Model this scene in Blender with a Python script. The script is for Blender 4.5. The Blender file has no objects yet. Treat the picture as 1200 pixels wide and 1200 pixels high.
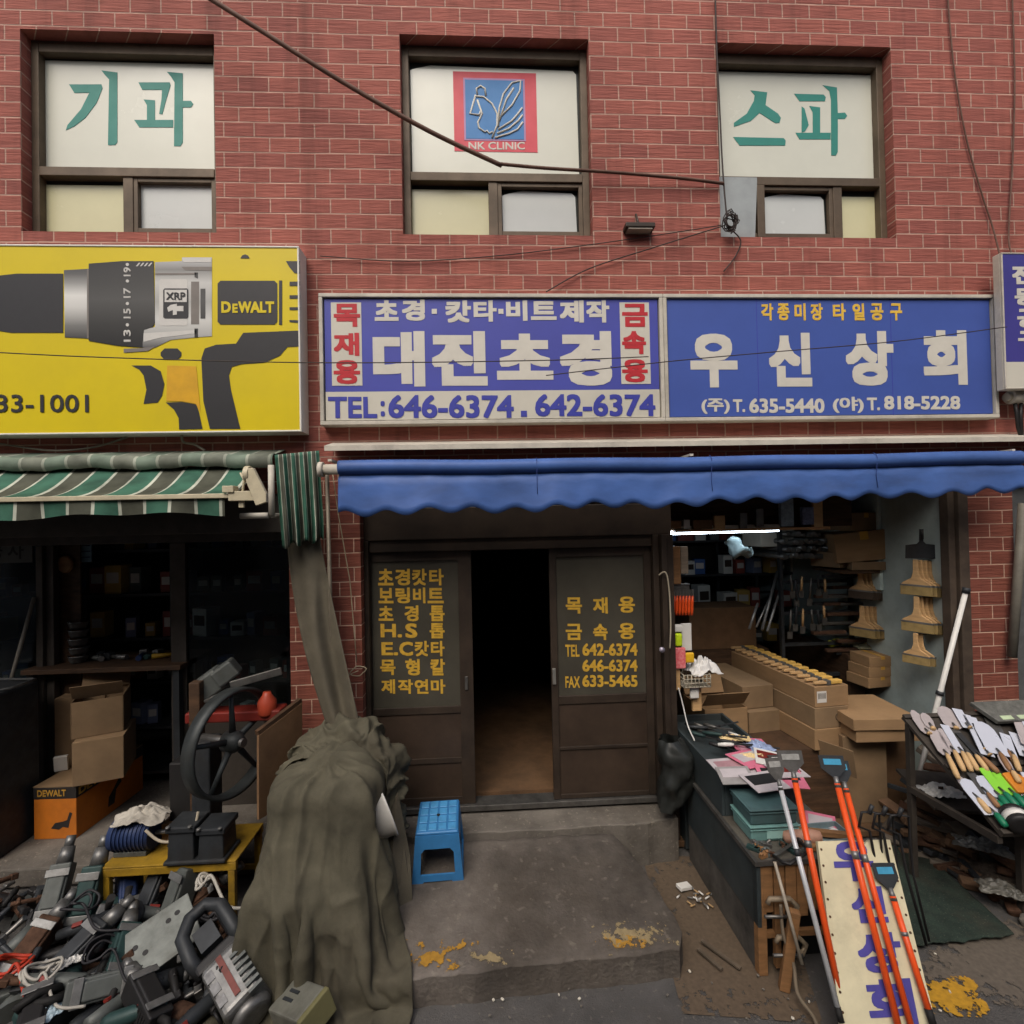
import bpy, bmesh, math, random
import numpy as np
from mathutils import Vector, Matrix, Euler, noise
random.seed(7)
R = math.radians
sc = bpy.context.scene
COL = sc.collection
# ------------------------------------------------------------------ camera
CAM = Vector((0.0, -3.75, 2.5))
YAW, PITCH, ROLL = R(3.0), R(0.8), R(-1.2)
CROT = Matrix.Rotation(-YAW, 3, 'Z') @ Matrix.Rotation(R(90) + PITCH, 3, 'X') @ Matrix.Rotation(ROLL, 3, 'Z')
cd = bpy.data.cameras.new('camera'); cd.sensor_width = 36; cd.lens = 18
cd.clip_start = 0.05; cd.clip_end = 2000
co = bpy.data.objects.new('camera', cd); COL.objects.link(co)
co.matrix_world = Matrix.Translation(CAM) @ CROT.to_4x4()
sc.camera = co
# ------------------------------------------------------------------ light: bright overcast street
SUN_EL, SUN_AZ = R(52), R(200)            # azimuth the light comes from, measured from +Y clockwise
w = bpy.data.worlds.new('World'); sc.world = w; w.use_nodes = True
wn = w.node_tree; bg = wn.nodes['Background']
sky = wn.nodes.new('ShaderNodeTexSky'); sky.sky_type = 'NISHITA'; sky.sun_disc = False
sky.sun_elevation = SUN_EL; sky.sun_rotation = SUN_AZ; sky.air_density = 1.0; sky.dust_density = 6.0; sky.ozone_density = 1.0
wn.links.new(sky.outputs[0], bg.inputs[0]); bg.inputs[1].default_value = 0.08
sd = bpy.data.lights.new('sun', 'SUN'); sd.energy = 1.0; sd.angle = R(40); sd.color = (1.0, 0.965, 0.92)
so = bpy.data.objects.new('sun', sd); COL.objects.link(so)
sdir = Vector((math.sin(SUN_AZ) * math.cos(SUN_EL), math.cos(SUN_AZ) * math.cos(SUN_EL), math.sin(SUN_EL)))
so.rotation_euler = sdir.to_track_quat('Z', 'Y').to_euler()
sc.view_settings.view_transform = 'Standard'; sc.view_settings.look = 'None'
sc.view_settings.gamma = 1; sc.view_settings.use_curve_mapping = False
sc.view_settings.exposure = 0.8
sc.render.engine = 'CYCLES'
sc.cycles.use_denoising = True
sc.cycles.max_bounces = 6
sc.cycles.transparent_max_bounces = 8
sc.cycles.caustics_reflective = False; sc.cycles.caustics_refractive = False

def lerp(a, b, t): return a + (b - a) * t
# ------------------------------------------------------------------ measuring helpers (photograph pixels of 1200 -> points on real planes)
def ray(px, py):
    return CROT @ Vector(((px - 600) / 600.0, -(py - 600) / 600.0, -1.0))
def P(px, py, Y):
    d = ray(px, py); t = (Y - CAM.y) / d.y
    return CAM + d * t
def G(px, py, z):
    d = ray(px, py); t = (z - CAM.z) / d.z
    return CAM + d * t

# ------------------------------------------------------------------ materials
def lin(c):
    def f(v):
        v = v / 255.0
        return v / 12.92 if v <= 0.04045 else ((v + 0.055) / 1.055) ** 2.4
    return (f(c[0]), f(c[1]), f(c[2]), 1.0)
def nd(nt, t, **kw):
    n = nt.nodes.new(t)
    for k, v in kw.items(): setattr(n, k, v)
    return n
_mats = {}
def mat(name, col, rough=0.6, metal=0.0, var=0.18, scale=9.0, col2=None, bump=0.0, bscale=60.0, stretch=(1, 1, 1), spec=0.35, dirt=0.0, emit=0.0, speck=0.0):
    """plain procedural material: base colour with noise wear, optional second colour, grime patches, bump"""
    if name in _mats: return _mats[name]
    m = bpy.data.materials.new(name); m.use_nodes = True; _mats[name] = m
    nt = m.node_tree; b = nt.nodes['Principled BSDF']; L = nt.links.new
    b.inputs['Roughness'].default_value = rough; b.inputs['Metallic'].default_value = metal
    b.inputs['Specular IOR Level'].default_value = spec
    tc = nd(nt, 'ShaderNodeTexCoord'); mp = nd(nt, 'ShaderNodeMapping'); mp.inputs['Scale'].default_value = stretch
    L(tc.outputs['Object'], mp.inputs[0])
    n1 = nd(nt, 'ShaderNodeTexNoise'); n1.inputs['Scale'].default_value = scale; n1.inputs['Detail'].default_value = 8; n1.inputs['Roughness'].default_value = 0.65
    L(mp.outputs[0], n1.inputs['Vector'])
    rp = nd(nt, 'ShaderNodeMapRange'); rp.inputs[1].default_value = 0.3; rp.inputs[2].default_value = 0.7
    L(n1.outputs[0], rp.inputs[0])
    mx = nd(nt, 'ShaderNodeMix', data_type='RGBA')
    c = lin(col); d = lin(col2) if col2 else tuple(v * (1 - var * 1.6) for v in c[:3]) + (1,)
    mx.inputs[6].default_value = c if col2 else tuple(min(1, v * (1 + var * 0.5)) for v in c[:3]) + (1,)
    mx.inputs[7].default_value = d
    L(rp.outputs[0], mx.inputs[0]); out = mx.outputs[2]
    if dirt:
        n2 = nd(nt, 'ShaderNodeTexNoise'); n2.inputs['Scale'].default_value = scale * 0.35; n2.inputs['Detail'].default_value = 10; n2.inputs['Roughness'].default_value = 0.75
        L(mp.outputs[0], n2.inputs['Vector'])
        r2 = nd(nt, 'ShaderNodeMapRange'); r2.inputs[1].default_value = 0.48; r2.inputs[2].default_value = 0.68; r2.inputs[4].default_value = dirt
        L(n2.outputs[0], r2.inputs[0])
        m2 = nd(nt, 'ShaderNodeMix', data_type='RGBA'); m2.inputs[7].default_value = lin((62, 54, 44))
        L(r2.outputs[0], m2.inputs[0]); L(out, m2.inputs[6]); out = m2.outputs[2]
    if speck:
        n4 = nd(nt, 'ShaderNodeTexNoise'); n4.inputs['Scale'].default_value = scale * 14; n4.inputs['Detail'].default_value = 3
        L(tc.outputs['Object'], n4.inputs['Vector'])
        r4 = nd(nt, 'ShaderNodeMapRange'); r4.inputs[1].default_value = 0.62; r4.inputs[2].default_value = 0.72; r4.inputs[4].default_value = speck
        L(n4.outputs[0], r4.inputs[0])
        m4 = nd(nt, 'ShaderNodeMix', data_type='RGBA'); m4.inputs[7].default_value = lin((150, 142, 128))
        L(r4.outputs[0], m4.inputs[0]); L(out, m4.inputs[6]); out = m4.outputs[2]
    L(out, b.inputs['Base Color'])
    rr = nd(nt, 'ShaderNodeMapRange'); rr.inputs[3].default_value = max(0.02, rough - 0.1); rr.inputs[4].default_value = min(1, rough + 0.15)
    L(n1.outputs[0], rr.inputs[0]); L(rr.outputs[0], b.inputs['Roughness'])
    if bump:
        n3 = nd(nt, 'ShaderNodeTexNoise'); n3.inputs['Scale'].default_value = bscale; n3.inputs['Detail'].default_value = 5
        L(mp.outputs[0], n3.inputs['Vector'])
        bp = nd(nt, 'ShaderNodeBump'); bp.inputs['Strength'].default_value = bump; bp.inputs['Distance'].default_value = 0.01
        L(n3.outputs[0], bp.inputs['Height']); L(bp.outputs[0], b.inputs['Normal'])
    if emit:
        b.inputs['Emission Color'].default_value = lin(col); b.inputs['Emission Strength'].default_value = emit
    return m
def brick_mat(name, c1, c2, mortar, bw=0.2, bh=0.1, ms=0.0045):
    m = bpy.data.materials.new(name); m.use_nodes = True
    nt = m.node_tree; b = nt.nodes['Principled BSDF']; L = nt.links.new
    tc = nd(nt, 'ShaderNodeTexCoord'); sp = nd(nt, 'ShaderNodeSeparateXYZ'); L(tc.outputs['Object'], sp.inputs[0])
    ad = nd(nt, 'ShaderNodeMath', operation='ADD'); L(sp.outputs[0], ad.inputs[0]); L(sp.outputs[1], ad.inputs[1])
    cb = nd(nt, 'ShaderNodeCombineXYZ'); L(ad.outputs[0], cb.inputs[0]); L(sp.outputs[2], cb.inputs[1])
    wob = nd(nt, 'ShaderNodeTexNoise'); wob.inputs['Scale'].default_value = 2.2; wob.inputs['Detail'].default_value = 4
    L(tc.outputs['Object'], wob.inputs['Vector'])
    vs = nd(nt, 'ShaderNodeVectorMath', operation='SCALE'); vs.inputs['Scale'].default_value = 0.012; L(wob.outputs['Color'], vs.inputs[0])
    va = nd(nt, 'ShaderNodeVectorMath', operation='ADD'); L(cb.outputs[0], va.inputs[0]); L(vs.outputs[0], va.inputs[1])
    bt = nd(nt, 'ShaderNodeTexBrick'); bt.inputs['Scale'].default_value = 1; bt.inputs['Brick Width'].default_value = bw; bt.inputs['Row Height'].default_value = bh
    bt.inputs['Mortar Size'].default_value = ms; bt.inputs['Mortar Smooth'].default_value = 0.35; bt.inputs['Bias'].default_value = -0.2
    bt.inputs['Color1'].default_value = lin(c1); bt.inputs['Color2'].default_value = lin(c2); bt.inputs['Mortar'].default_value = lin(mortar)
    L(va.outputs[0], bt.inputs['Vector'])
    # split-face striations along the courses
    ms_ = nd(nt, 'ShaderNodeMapping'); ms_.inputs['Scale'].default_value = (5, 5, 62); L(tc.outputs['Object'], ms_.inputs[0])
    ns = nd(nt, 'ShaderNodeTexNoise'); ns.inputs['Scale'].default_value = 1.0; ns.inputs['Detail'].default_value = 5; ns.inputs['Roughness'].default_value = 0.6; L(ms_.outputs[0], ns.inputs['Vector'])
    nb = nd(nt, 'ShaderNodeTexNoise'); nb.inputs['Scale'].default_value = 0.9; nb.inputs['Detail'].default_value = 8; nb.inputs['Roughness'].default_value = 0.7; L(tc.outputs['Object'], nb.inputs['Vector'])
    mr = nd(nt, 'ShaderNodeMapRange'); mr.inputs[1].default_value = 0.3; mr.inputs[2].default_value = 0.7; mr.inputs[3].default_value = 0.76; mr.inputs[4].default_value = 1.16; L(ns.outputs[0], mr.inputs[0])
    mb = nd(nt, 'ShaderNodeMapRange'); mb.inputs[1].default_value = 0.3; mb.inputs[2].default_value = 0.7; mb.inputs[3].default_value = 0.76; mb.inputs[4].default_value = 1.1; L(nb.outputs[0], mb.inputs[0])
    mm = nd(nt, 'ShaderNodeMath', operation='MULTIPLY'); L(mr.outputs[0], mm.inputs[0]); L(mb.outputs[0], mm.inputs[1])
    # rain streaks and soot running down the face
    mk = nd(nt, 'ShaderNodeMapping'); mk.inputs['Scale'].default_value = (4.5, 4.5, .28); L(tc.outputs['Object'], mk.inputs[0])
    nk = nd(nt, 'ShaderNodeTexNoise'); nk.inputs['Scale'].default_value = 1.0; nk.inputs['Detail'].default_value = 7; nk.inputs['Roughness'].default_value = .62; L(mk.outputs[0], nk.inputs['Vector'])
    rk_ = nd(nt, 'ShaderNodeMapRange'); rk_.inputs[1].default_value = .52; rk_.inputs[2].default_value = .74; rk_.inputs[3].default_value = 1.0; rk_.inputs[4].default_value = .66; L(nk.outputs[0], rk_.inputs[0])
    mq = nd(nt, 'ShaderNodeMath', operation='MULTIPLY'); L(mm.outputs[0], mq.inputs[0]); L(rk_.outputs[0], mq.inputs[1])
    vm = nd(nt, 'ShaderNodeVectorMath', operation='SCALE'); L(bt.outputs['Color'], vm.inputs[0]); L(mq.outputs[0], vm.inputs['Scale'])
    L(vm.outputs[0], b.inputs['Base Color']); b.inputs['Roughness'].default_value = 0.8; b.inputs['Specular IOR Level'].default_value = 0.25
    hm = nd(nt, 'ShaderNodeMath', operation='MULTIPLY_ADD'); L(bt.outputs['Fac'], hm.inputs[0]); hm.inputs[1].default_value = -1.0; L(ns.outputs[0], hm.inputs[2])
    bp = nd(nt, 'ShaderNodeBump'); bp.inputs['Strength'].default_value = 0.75; bp.inputs['Distance'].default_value = 0.012
    L(hm.outputs[0], bp.inputs['Height']); L(bp.outputs[0], b.inputs['Normal'])
    return m
def stripe_mat(name, period, axis=0, shift=0.0, fade=0.0):
    """green and grey-brown awning cloth with thin off-white lines"""
    m = bpy.data.materials.new(name); m.use_nodes = True
    nt = m.node_tree; b = nt.nodes['Principled BSDF']; L = nt.links.new
    tc = nd(nt, 'ShaderNodeTexCoord'); sp = nd(nt, 'ShaderNodeSeparateXYZ'); L(tc.outputs['UV'], sp.inputs[0])
    dv = nd(nt, 'ShaderNodeMath', operation='DIVIDE'); L(sp.outputs[axis], dv.inputs[0]); dv.inputs[1].default_value = period
    ad = nd(nt, 'ShaderNodeMath', operation='ADD'); L(dv.outputs[0], ad.inputs[0]); ad.inputs[1].default_value = 100.0 + shift
    fr = nd(nt, 'ShaderNodeMath', operation='FRACT'); L(ad.outputs[0], fr.inputs[0])
    cr = nd(nt, 'ShaderNodeValToRGB'); cr.color_ramp.interpolation = 'CONSTANT'; e = cr.color_ramp.elements
    white, green, brown = [tuple(lerp(a, b, fade) for a, b in zip(lin(c), lin((140, 146, 132)))) for c in ((190, 194, 178), (60, 104, 86), (80, 82, 70))]
    e[0].position = 0; e[0].color = white; e[1].position = 0.06; e[1].color = green
    for p_, c_ in ((0.5, white), (0.56, brown)):
        q = e.new(p_); q.color = c_
    L(fr.outputs[0], cr.inputs[0])
    n = nd(nt, 'ShaderNodeTexNoise'); n.inputs['Scale'].default_value = 7; n.inputs['Detail'].default_value = 8; L(tc.outputs['Object'], n.inputs['Vector'])
    r = nd(nt, 'ShaderNodeMapRange'); r.inputs[1].default_value = 0.35; r.inputs[2].default_value = 0.75; r.inputs[3].default_value = 1.0; r.inputs[4].default_value = 0.42; L(n.outputs[0], r.inputs[0])
    vm = nd(nt, 'ShaderNodeVectorMath', operation='SCALE'); L(cr.outputs[0], vm.inputs[0]); L(r.outputs[0], vm.inputs['Scale'])
    L(vm.outputs[0], b.inputs['Base Color']); b.inputs['Roughness'].default_value = 0.75
    b.inputs['Specular IOR Level'].default_value = 0.25
    return m
def glass_mat(name, tint=(205, 215, 210), k=0.04):
    m = bpy.data.materials.new(name); m.use_nodes = True
    nt = m.node_tree; nt.nodes.clear(); L = nt.links.new
    o = nd(nt, 'ShaderNodeOutputMaterial'); t = nd(nt, 'ShaderNodeBsdfTransparent'); t.inputs[0].default_value = lin(tint)
    g = nd(nt, 'ShaderNodeBsdfGlossy'); g.inputs[1].default_value = 0.06
    lw = nd(nt, 'ShaderNodeFresnel'); lw.inputs[0].default_value = 1.4
    mx = nd(nt, 'ShaderNodeMixShader'); L(lw.outputs[0], mx.inputs[0]); L(t.outputs[0], mx.inputs[1]); L(g.outputs[0], mx.inputs[2])
    d = nd(nt, 'ShaderNodeBsdfDiffuse'); d.inputs[0].default_value = lin((120, 118, 108))
    n = nd(nt, 'ShaderNodeTexNoise'); n.inputs['Scale'].default_value = 3; n.inputs['Detail'].default_value = 8
    tc = nd(nt, 'ShaderNodeTexCoord'); L(tc.outputs['Object'], n.inputs['Vector'])
    r = nd(nt, 'ShaderNodeMapRange'); r.inputs[1].default_value = 0.4; r.inputs[2].default_value = 0.8; r.inputs[4].default_value = k * 3; L(n.outputs[0], r.inputs[0])
    m2 = nd(nt, 'ShaderNodeMixShader'); L(r.outputs[0], m2.inputs[0]); L(mx.outputs[0], m2.inputs[1]); L(d.outputs[0], m2.inputs[2])
    L(m2.outputs[0], o.inputs[0])
    return m

# ------------------------------------------------------------------ mesh collector
class MB:
    def __init__(s): s.v = []; s.f = []; s.sm = []; s.uv = None
    def add(s, vs, fs, smooth=False):
        o = len(s.v); s.v += [tuple(v) for v in vs]
        for f in fs: s.f.append(tuple(i + o for i in f)); s.sm.append(smooth)
        return s
    def box(s, c, d, rot=None, taper=1.0, tapery=None):
        """box centred at c; taper scales the top face"""
        ty = taper if tapery is None else tapery
        vs = []
        for z in (-1, 1):
            kx = taper if z > 0 else 1.0; ky = ty if z > 0 else 1.0
            for x, y in ((-1, -1), (1, -1), (1, 1), (-1, 1)):
                p = Vector((x * d[0] / 2 * kx, y * d[1] / 2 * ky, z * d[2] / 2))
                if rot is not None: p = rot @ p
                vs.append(p + Vector(c))
        return s.add(vs, [(0, 3, 2, 1), (4, 5, 6, 7), (0, 1, 5, 4), (1, 2, 6, 5), (2, 3, 7, 6), (3, 0, 4, 7)])
    def bb(s, x0, x1, y0, y1, z0, z1):
        return s.box(((x0 + x1) / 2, (y0 + y1) / 2, (z0 + z1) / 2), (abs(x1 - x0), abs(y1 - y0), abs(z1 - z0)))
    def beam(s, a, b, w, h, up=(0, 0, 1)):
        """rectangular bar from a to b, w across, h along up"""
        a = Vector(a); b = Vector(b); d = (b - a); L = d.length; d.normalize()
        x = d.cross(Vector(up))
        if x.length < 1e-4: x = d.cross(Vector((0, 1, 0)))
        x.normalize(); y = x.cross(d)
        return s.box((a + b) / 2, (w, L, h), Matrix((x, d, y)).transposed())
    def cyl(s, a, b, r, r2=None, n=14, cap=True, smooth=True):
        a = Vector(a); b = Vector(b); r2 = r if r2 is None else r2
        d = (b - a).normalized(); x = d.orthogonal().normalized(); y = d.cross(x)
        vs = []
        for p, rr in ((a, r), (b, r2)):
            for i in range(n):
                t = 2 * math.pi * i / n; vs.append(p + (x * math.cos(t) + y * math.sin(t)) * rr)
        s.add(vs, [(i, (i + 1) % n, n + (i + 1) % n, n + i) for i in range(n)], smooth)
        if cap:
            o = len(s.v) - 2 * n
            s.f.append(tuple(o + i for i in reversed(range(n)))); s.sm.append(False)
            s.f.append(tuple(o + n + i for i in range(n))); s.sm.append(False)
        return s
    def tube(s, pts, r, n=8, closed=False, taper=None):
        pts = [Vector(p) for p in pts]; m = len(pts); rings = []
        prev = None
        for i, p in enumerate(pts):
            if closed: d = pts[(i + 1) % m] - pts[i - 1]
            else: d = pts[min(i + 1, m - 1)] - pts[max(i - 1, 0)]
            if d.length < 1e-9: d = Vector((0, 0, 1))
            d.normalize()
            x = d.orthogonal().normalized() if prev is None else (prev - d * prev.dot(d))
            if x.length < 1e-5: x = d.orthogonal()
            x.normalize(); prev = x; y = d.cross(x)
            rr = r if taper is None else r * taper[i]
            rings.append([p + (x * math.cos(2 * math.pi * k / n) + y * math.sin(2 * math.pi * k / n)) * rr for k in range(n)])
        vs = [v for q in rings for v in q]; fs = []
        for i in range(m if closed else m - 1):
            j = (i + 1) % m
            for k in range(n): fs.append((i * n + k, i * n + (k + 1) % n, j * n + (k + 1) % n, j * n + k))
        if not closed:
            fs.append(tuple(reversed(range(n)))); fs.append(tuple((m - 1) * n + k for k in range(n)))
        return s.add(vs, fs, True)
    def lathe(s, prof, M=None, n=24, cap=True):
        """prof: (radius, height) pairs about local z"""
        vs = []
        for r, z in prof:
            for i in range(n):
                t = 2 * math.pi * i / n; p = Vector((r * math.cos(t), r * math.sin(t), z))
                vs.append(M @ p if M is not None else p)
        m = len(prof); fs = []
        for i in range(m - 1):
            for k in range(n): fs.append((i * n + k, i * n + (k + 1) % n, (i + 1) * n + (k + 1) % n, (i + 1) * n + k))
        if cap: fs.append(tuple(reversed(range(n)))); fs.append(tuple((m - 1) * n + k for k in range(n)))
        return s.add(vs, fs, True)
    def prism(s, poly, O, U, V, th):
        """2-D outline (u, v) in the frame O, U, V, thickness th towards U x V"""
        O = Vector(O); U = Vector(U); V = Vector(V); N = U.cross(V).normalized()
        area = sum(poly[i][0] * poly[(i + 1) % len(poly)][1] - poly[(i + 1) % len(poly)][0] * poly[i][1] for i in range(len(poly)))
        if area < 0: poly = poly[::-1]
        m = len(poly); b = [O + U * u + V * v for u, v in poly]; t = [p + N * th for p in b]
        fs = [tuple(reversed(range(m))), tuple(range(m, 2 * m))] + [(i, (i + 1) % m, m + (i + 1) % m, m + i) for i in range(m)]
        return s.add(b + t, fs)
    def poly(s, pts): return s.add(pts, [tuple(range(len(pts)))])
    def grid(s, rows, smooth=True, closed=False):
        m = len(rows); n = len(rows[0]); fs = []
        for i in range(m - 1):
            for k in range(n if closed else n - 1):
                kk = (k + 1) % n
                fs.append((i * n + k, i * n + kk, (i + 1) * n + kk, (i + 1) * n + k))
        return s.add([p for r in rows for p in r], fs, smooth)
    def build(s, name, m, parent=None, loc=None, rot=None, local=False, bevel=0.0, seg=2, solid=0.0, sub=0, uvf=None):
        me = bpy.data.meshes.new(name)
        wl = Vector((0, 0, 0))
        if not local:
            if parent is not None: wl = Vector(parent.get('_w', (0, 0, 0)))
            elif loc is not None: wl = Vector(loc)
        vs = [(v[0] - wl.x, v[1] - wl.y, v[2] - wl.z) for v in s.v] if wl.length else s.v
        me.from_pydata(vs, [], s.f)
        me.polygons.foreach_set('use_smooth', s.sm)
        if uvf is not None:
            uvl = me.uv_layers.new(name='UVMap')
            for lp in me.loops: uvl.data[lp.index].uv = uvf(lp.vertex_index)
        for q in (m if isinstance(m, (list, tuple)) else [m]): me.materials.append(q)
        me.update()
        o = bpy.data.objects.new(name, me); COL.objects.link(o)
        if parent is not None:
            o.parent = parent; o['_w'] = tuple(parent.get('_w', (0, 0, 0)))
        if parent is None or local:
            if loc is not None: o.location = loc
            if rot is not None: o.rotation_euler = rot
            if not local and loc is not None: o['_w'] = tuple(loc)
        if solid:
            q = o.modifiers.new('solid', 'SOLIDIFY'); q.thickness = solid; q.offset = 0
        if bevel:
            q = o.modifiers.new('bevel', 'BEVEL'); q.width = bevel; q.segments = seg; q.limit_method = 'ANGLE'; q.angle_limit = R(40)
        if sub:
            q = o.modifiers.new('sub', 'SUBSURF'); q.levels = sub; q.render_levels = sub
        return o

def tag(o, label=None, cat=None, group=None, kind=None):
    if label: o['label'] = label
    if cat: o['category'] = cat
    if group: o['group'] = group
    if kind: o['kind'] = kind
    return o
def thing(name, label, cat, loc=(0, 0, 0), rot=(0, 0, 0), group=None, world=True):
    """an Empty at the thing's base; parts are then given in world coordinates (world) or in its own frame"""
    o = bpy.data.objects.new(name, None); o.empty_display_size = 0.05; COL.objects.link(o)
    o.location = loc; o.rotation_euler = rot
    o['_w'] = tuple(loc) if world else (0.0, 0.0, 0.0)
    return tag(o, label, cat, group)
def dup(root, loc, rot=None, label=None, scale=None):
    """copy a thing, its parts and their sub-parts"""
    r = root.copy(); COL.objects.link(r); r.location = loc
    if rot is not None: r.rotation_euler = rot
    if scale is not None: r.scale = scale if isinstance(scale, (tuple, list)) else (scale,) * 3
    if label: r['label'] = label
    for ch in list(root.children):
        c = ch.copy(); COL.objects.link(c); c.parent = r
        for g in list(ch.children):
            d = g.copy(); COL.objects.link(d); d.parent = c
    return r
def remat(root, frm, to):
    """give a copied thing its own paint: swap a material on object level"""
    for o in [root] + list(root.children) + [g for c in root.children for g in c.children]:
        if o.type != 'MESH': continue
        for sl in o.material_slots:
            if sl.material == frm: sl.link = 'OBJECT'; sl.material = to

# ------------------------------------------------------------------ lettering
_tc = {}
def glyphs(s):
    if s in _tc: return _tc[s]
    c = bpy.data.curves.new('letters', 'FONT'); c.body = s; c.size = 1; c.fill_mode = 'FRONT'; c.resolution_u = 3
    o = bpy.data.objects.new('letters', c); COL.objects.link(o)
    dg = bpy.context.evaluated_depsgraph_get(); dg.update()
    me = bpy.data.meshes.new_from_object(o.evaluated_get(dg))
    v = [(q.co.x, q.co.y) for q in me.vertices]; f = [tuple(p.vertices) for p in me.polygons]
    bpy.data.objects.remove(o); bpy.data.curves.remove(c); bpy.data.meshes.remove(me)
    _tc[s] = (v, f); return v, f
def letters(mb, s, O, U, V, bold=0.0, lift=0.0):
    """string s fitted into the parallelogram O + [0,1]U + [0,1]V (U along the line, V up); bold = stroke growth as a share of the em"""
    v, f = glyphs(s)
    if not v: return
    x0 = min(p[0] for p in v) - bold; x1 = max(p[0] for p in v) + bold
    y0 = min(p[1] for p in v) - bold; y1 = max(p[1] for p in v) + bold
    O = Vector(O); U = Vector(U); V = Vector(V); N = U.cross(V).normalized()
    offs = [(0, 0)] + ([(bold * a, bold * b) for a in (-1, -.5, 0, .5, 1) for b in (-1, -.5, 0, .5, 1) if max(abs(a), abs(b)) == 1] if bold else [])
    for k, (dx, dy) in enumerate(offs):
        n = N * (lift + k * 0.00012)
        vs = [O + U * ((p[0] + dx - x0) / (x1 - x0)) + V * ((p[1] + dy - y0) / (y1 - y0)) + n for p in v]
        mb.add(vs, f)
def wall_text(mb, s, x0, y0, x1, y1, Y, bold=0.035):
    if isinstance(mb, Letters): mb = mb.new()
    return wall_text_(mb, s, x0, y0, x1, y1, Y, bold)
def wall_text_(mb, s, x0, y0, x1, y1, Y, bold=0.035):
    """line of lettering on a plane Y = const, filling the photograph rectangle x0..x1, y0..y1"""
    a = P(x0, (y0 + y1) / 2, Y); b = P(x1, (y0 + y1) / 2, Y); t = P((x0 + x1) / 2, y0, Y); u = P((x0 + x1) / 2, y1, Y)
    U = b - a
    letters(mb, s, Vector((a.x, Y, u.z + (a.z - b.z) * 0.5)), U, Vector((0, 0, t.z - u.z)), bold)
class Letters:
    """collects lettering; every string becomes a part of its own"""
    def __init__(s): s.mbs = []
    def new(s): s.mbs.append(MB()); return s.mbs[-1]
    def build(s, name, m, parent):
        return [b.build(name, m, parent) for b in s.mbs]
def rect(mb, x0, y0, x1, y1, Y, th=0.003):
    """thin upright plate on plane Y = const over a photograph rectangle, th thick towards the street"""
    a = P(x0, (y0 + y1) / 2, Y); b = P(x1, (y0 + y1) / 2, Y); t = P((x0 + x1) / 2, y0, Y); u = P((x0 + x1) / 2, y1, Y)
    mb.bb(a.x, b.x, Y - th, Y, u.z, t.z); return a.x, b.x, u.z, t.z
def outline(mb, pts, Y, th=0.002):
    q = [P(x, y, Y) for x, y in pts]
    mb.prism([(p.x, p.z) for p in q], (0, Y, 0), (1, 0, 0), (0, 0, 1), th)
def lerp(a, b, t): return a + (b - a) * t
def fbm(p, o=4): return noise.fractal(Vector(p), 1.0, 2.0, o)
# ================================================================== materials of the setting
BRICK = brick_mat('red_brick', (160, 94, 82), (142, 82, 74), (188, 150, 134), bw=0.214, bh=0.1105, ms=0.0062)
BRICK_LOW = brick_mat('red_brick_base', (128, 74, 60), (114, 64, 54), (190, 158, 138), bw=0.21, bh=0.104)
CONC = mat('concrete', (112, 106, 98), 0.9, var=0.3, scale=3, bump=0.5, bscale=40, dirt=0.6, speck=0.5)
ASPH = mat('asphalt', (86, 84, 82), 0.92, var=0.25, scale=2.2, bump=0.6, bscale=120, dirt=0.5, speck=0.25)
SLABM = mat('slab_concrete', (106, 99, 92), 0.85, var=0.45, scale=1.6, bump=0.6, bscale=45, dirt=0.65, speck=0.22)
FRAME = mat('bronze_frame', (98, 84, 68), 0.5, 0.2, var=0.2, scale=5, dirt=0.4)
FRAMED = mat('dark_brown_steel', (60, 50, 42), 0.45, 0.1, var=0.35, scale=4, dirt=0.35)
FILM_A = mat('window_film', (206, 207, 192), 0.22, var=0.05, scale=1.5, bump=0.12, bscale=3.5, spec=.5)
FILM_B = mat('window_film_yellow', (204, 200, 160), 0.22, var=0.06, scale=1.5, bump=0.12, bscale=3.5, spec=.5)
FILM_C = mat('window_film_grey', (196, 200, 196), 0.22, var=0.05, scale=1.5, bump=0.12, bscale=3.5, spec=.5)
TEAL = mat('teal_letter', (52, 132, 120), 0.5, var=0.06)
WHITE = mat('white_paint', (222, 220, 210), 0.5, var=0.08, scale=4, dirt=0.12)
OFFW = mat('aged_white_metal', (196, 190, 176), 0.55, var=0.12, scale=6, dirt=0.35)
IVORY = mat('ivory_letter', (206, 202, 190), 0.5, var=0.05)
BLACK = mat('black_plastic', (34, 33, 33), 0.5, var=0.2)
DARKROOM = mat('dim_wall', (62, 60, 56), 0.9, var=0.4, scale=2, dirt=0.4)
WOODD = mat('dark_wood', (78, 56, 38), 0.7, var=0.4, scale=5, stretch=(1, 1, 6), dirt=0.3)
PANEL = mat('pale_teal_board', (178, 192, 188), 0.6, var=0.12, scale=3, dirt=0.3)
STEEL = mat('worn_steel', (120, 118, 114), 0.42, 0.75, var=0.3, scale=10, dirt=0.3)
CREAM = mat('cream_metal', (196, 186, 158), 0.5, var=0.12, dirt=0.3)
RUST = mat('rusty_iron', (92, 66, 50), 0.8, 0.3, var=0.4, scale=14, bump=0.3)

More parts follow.
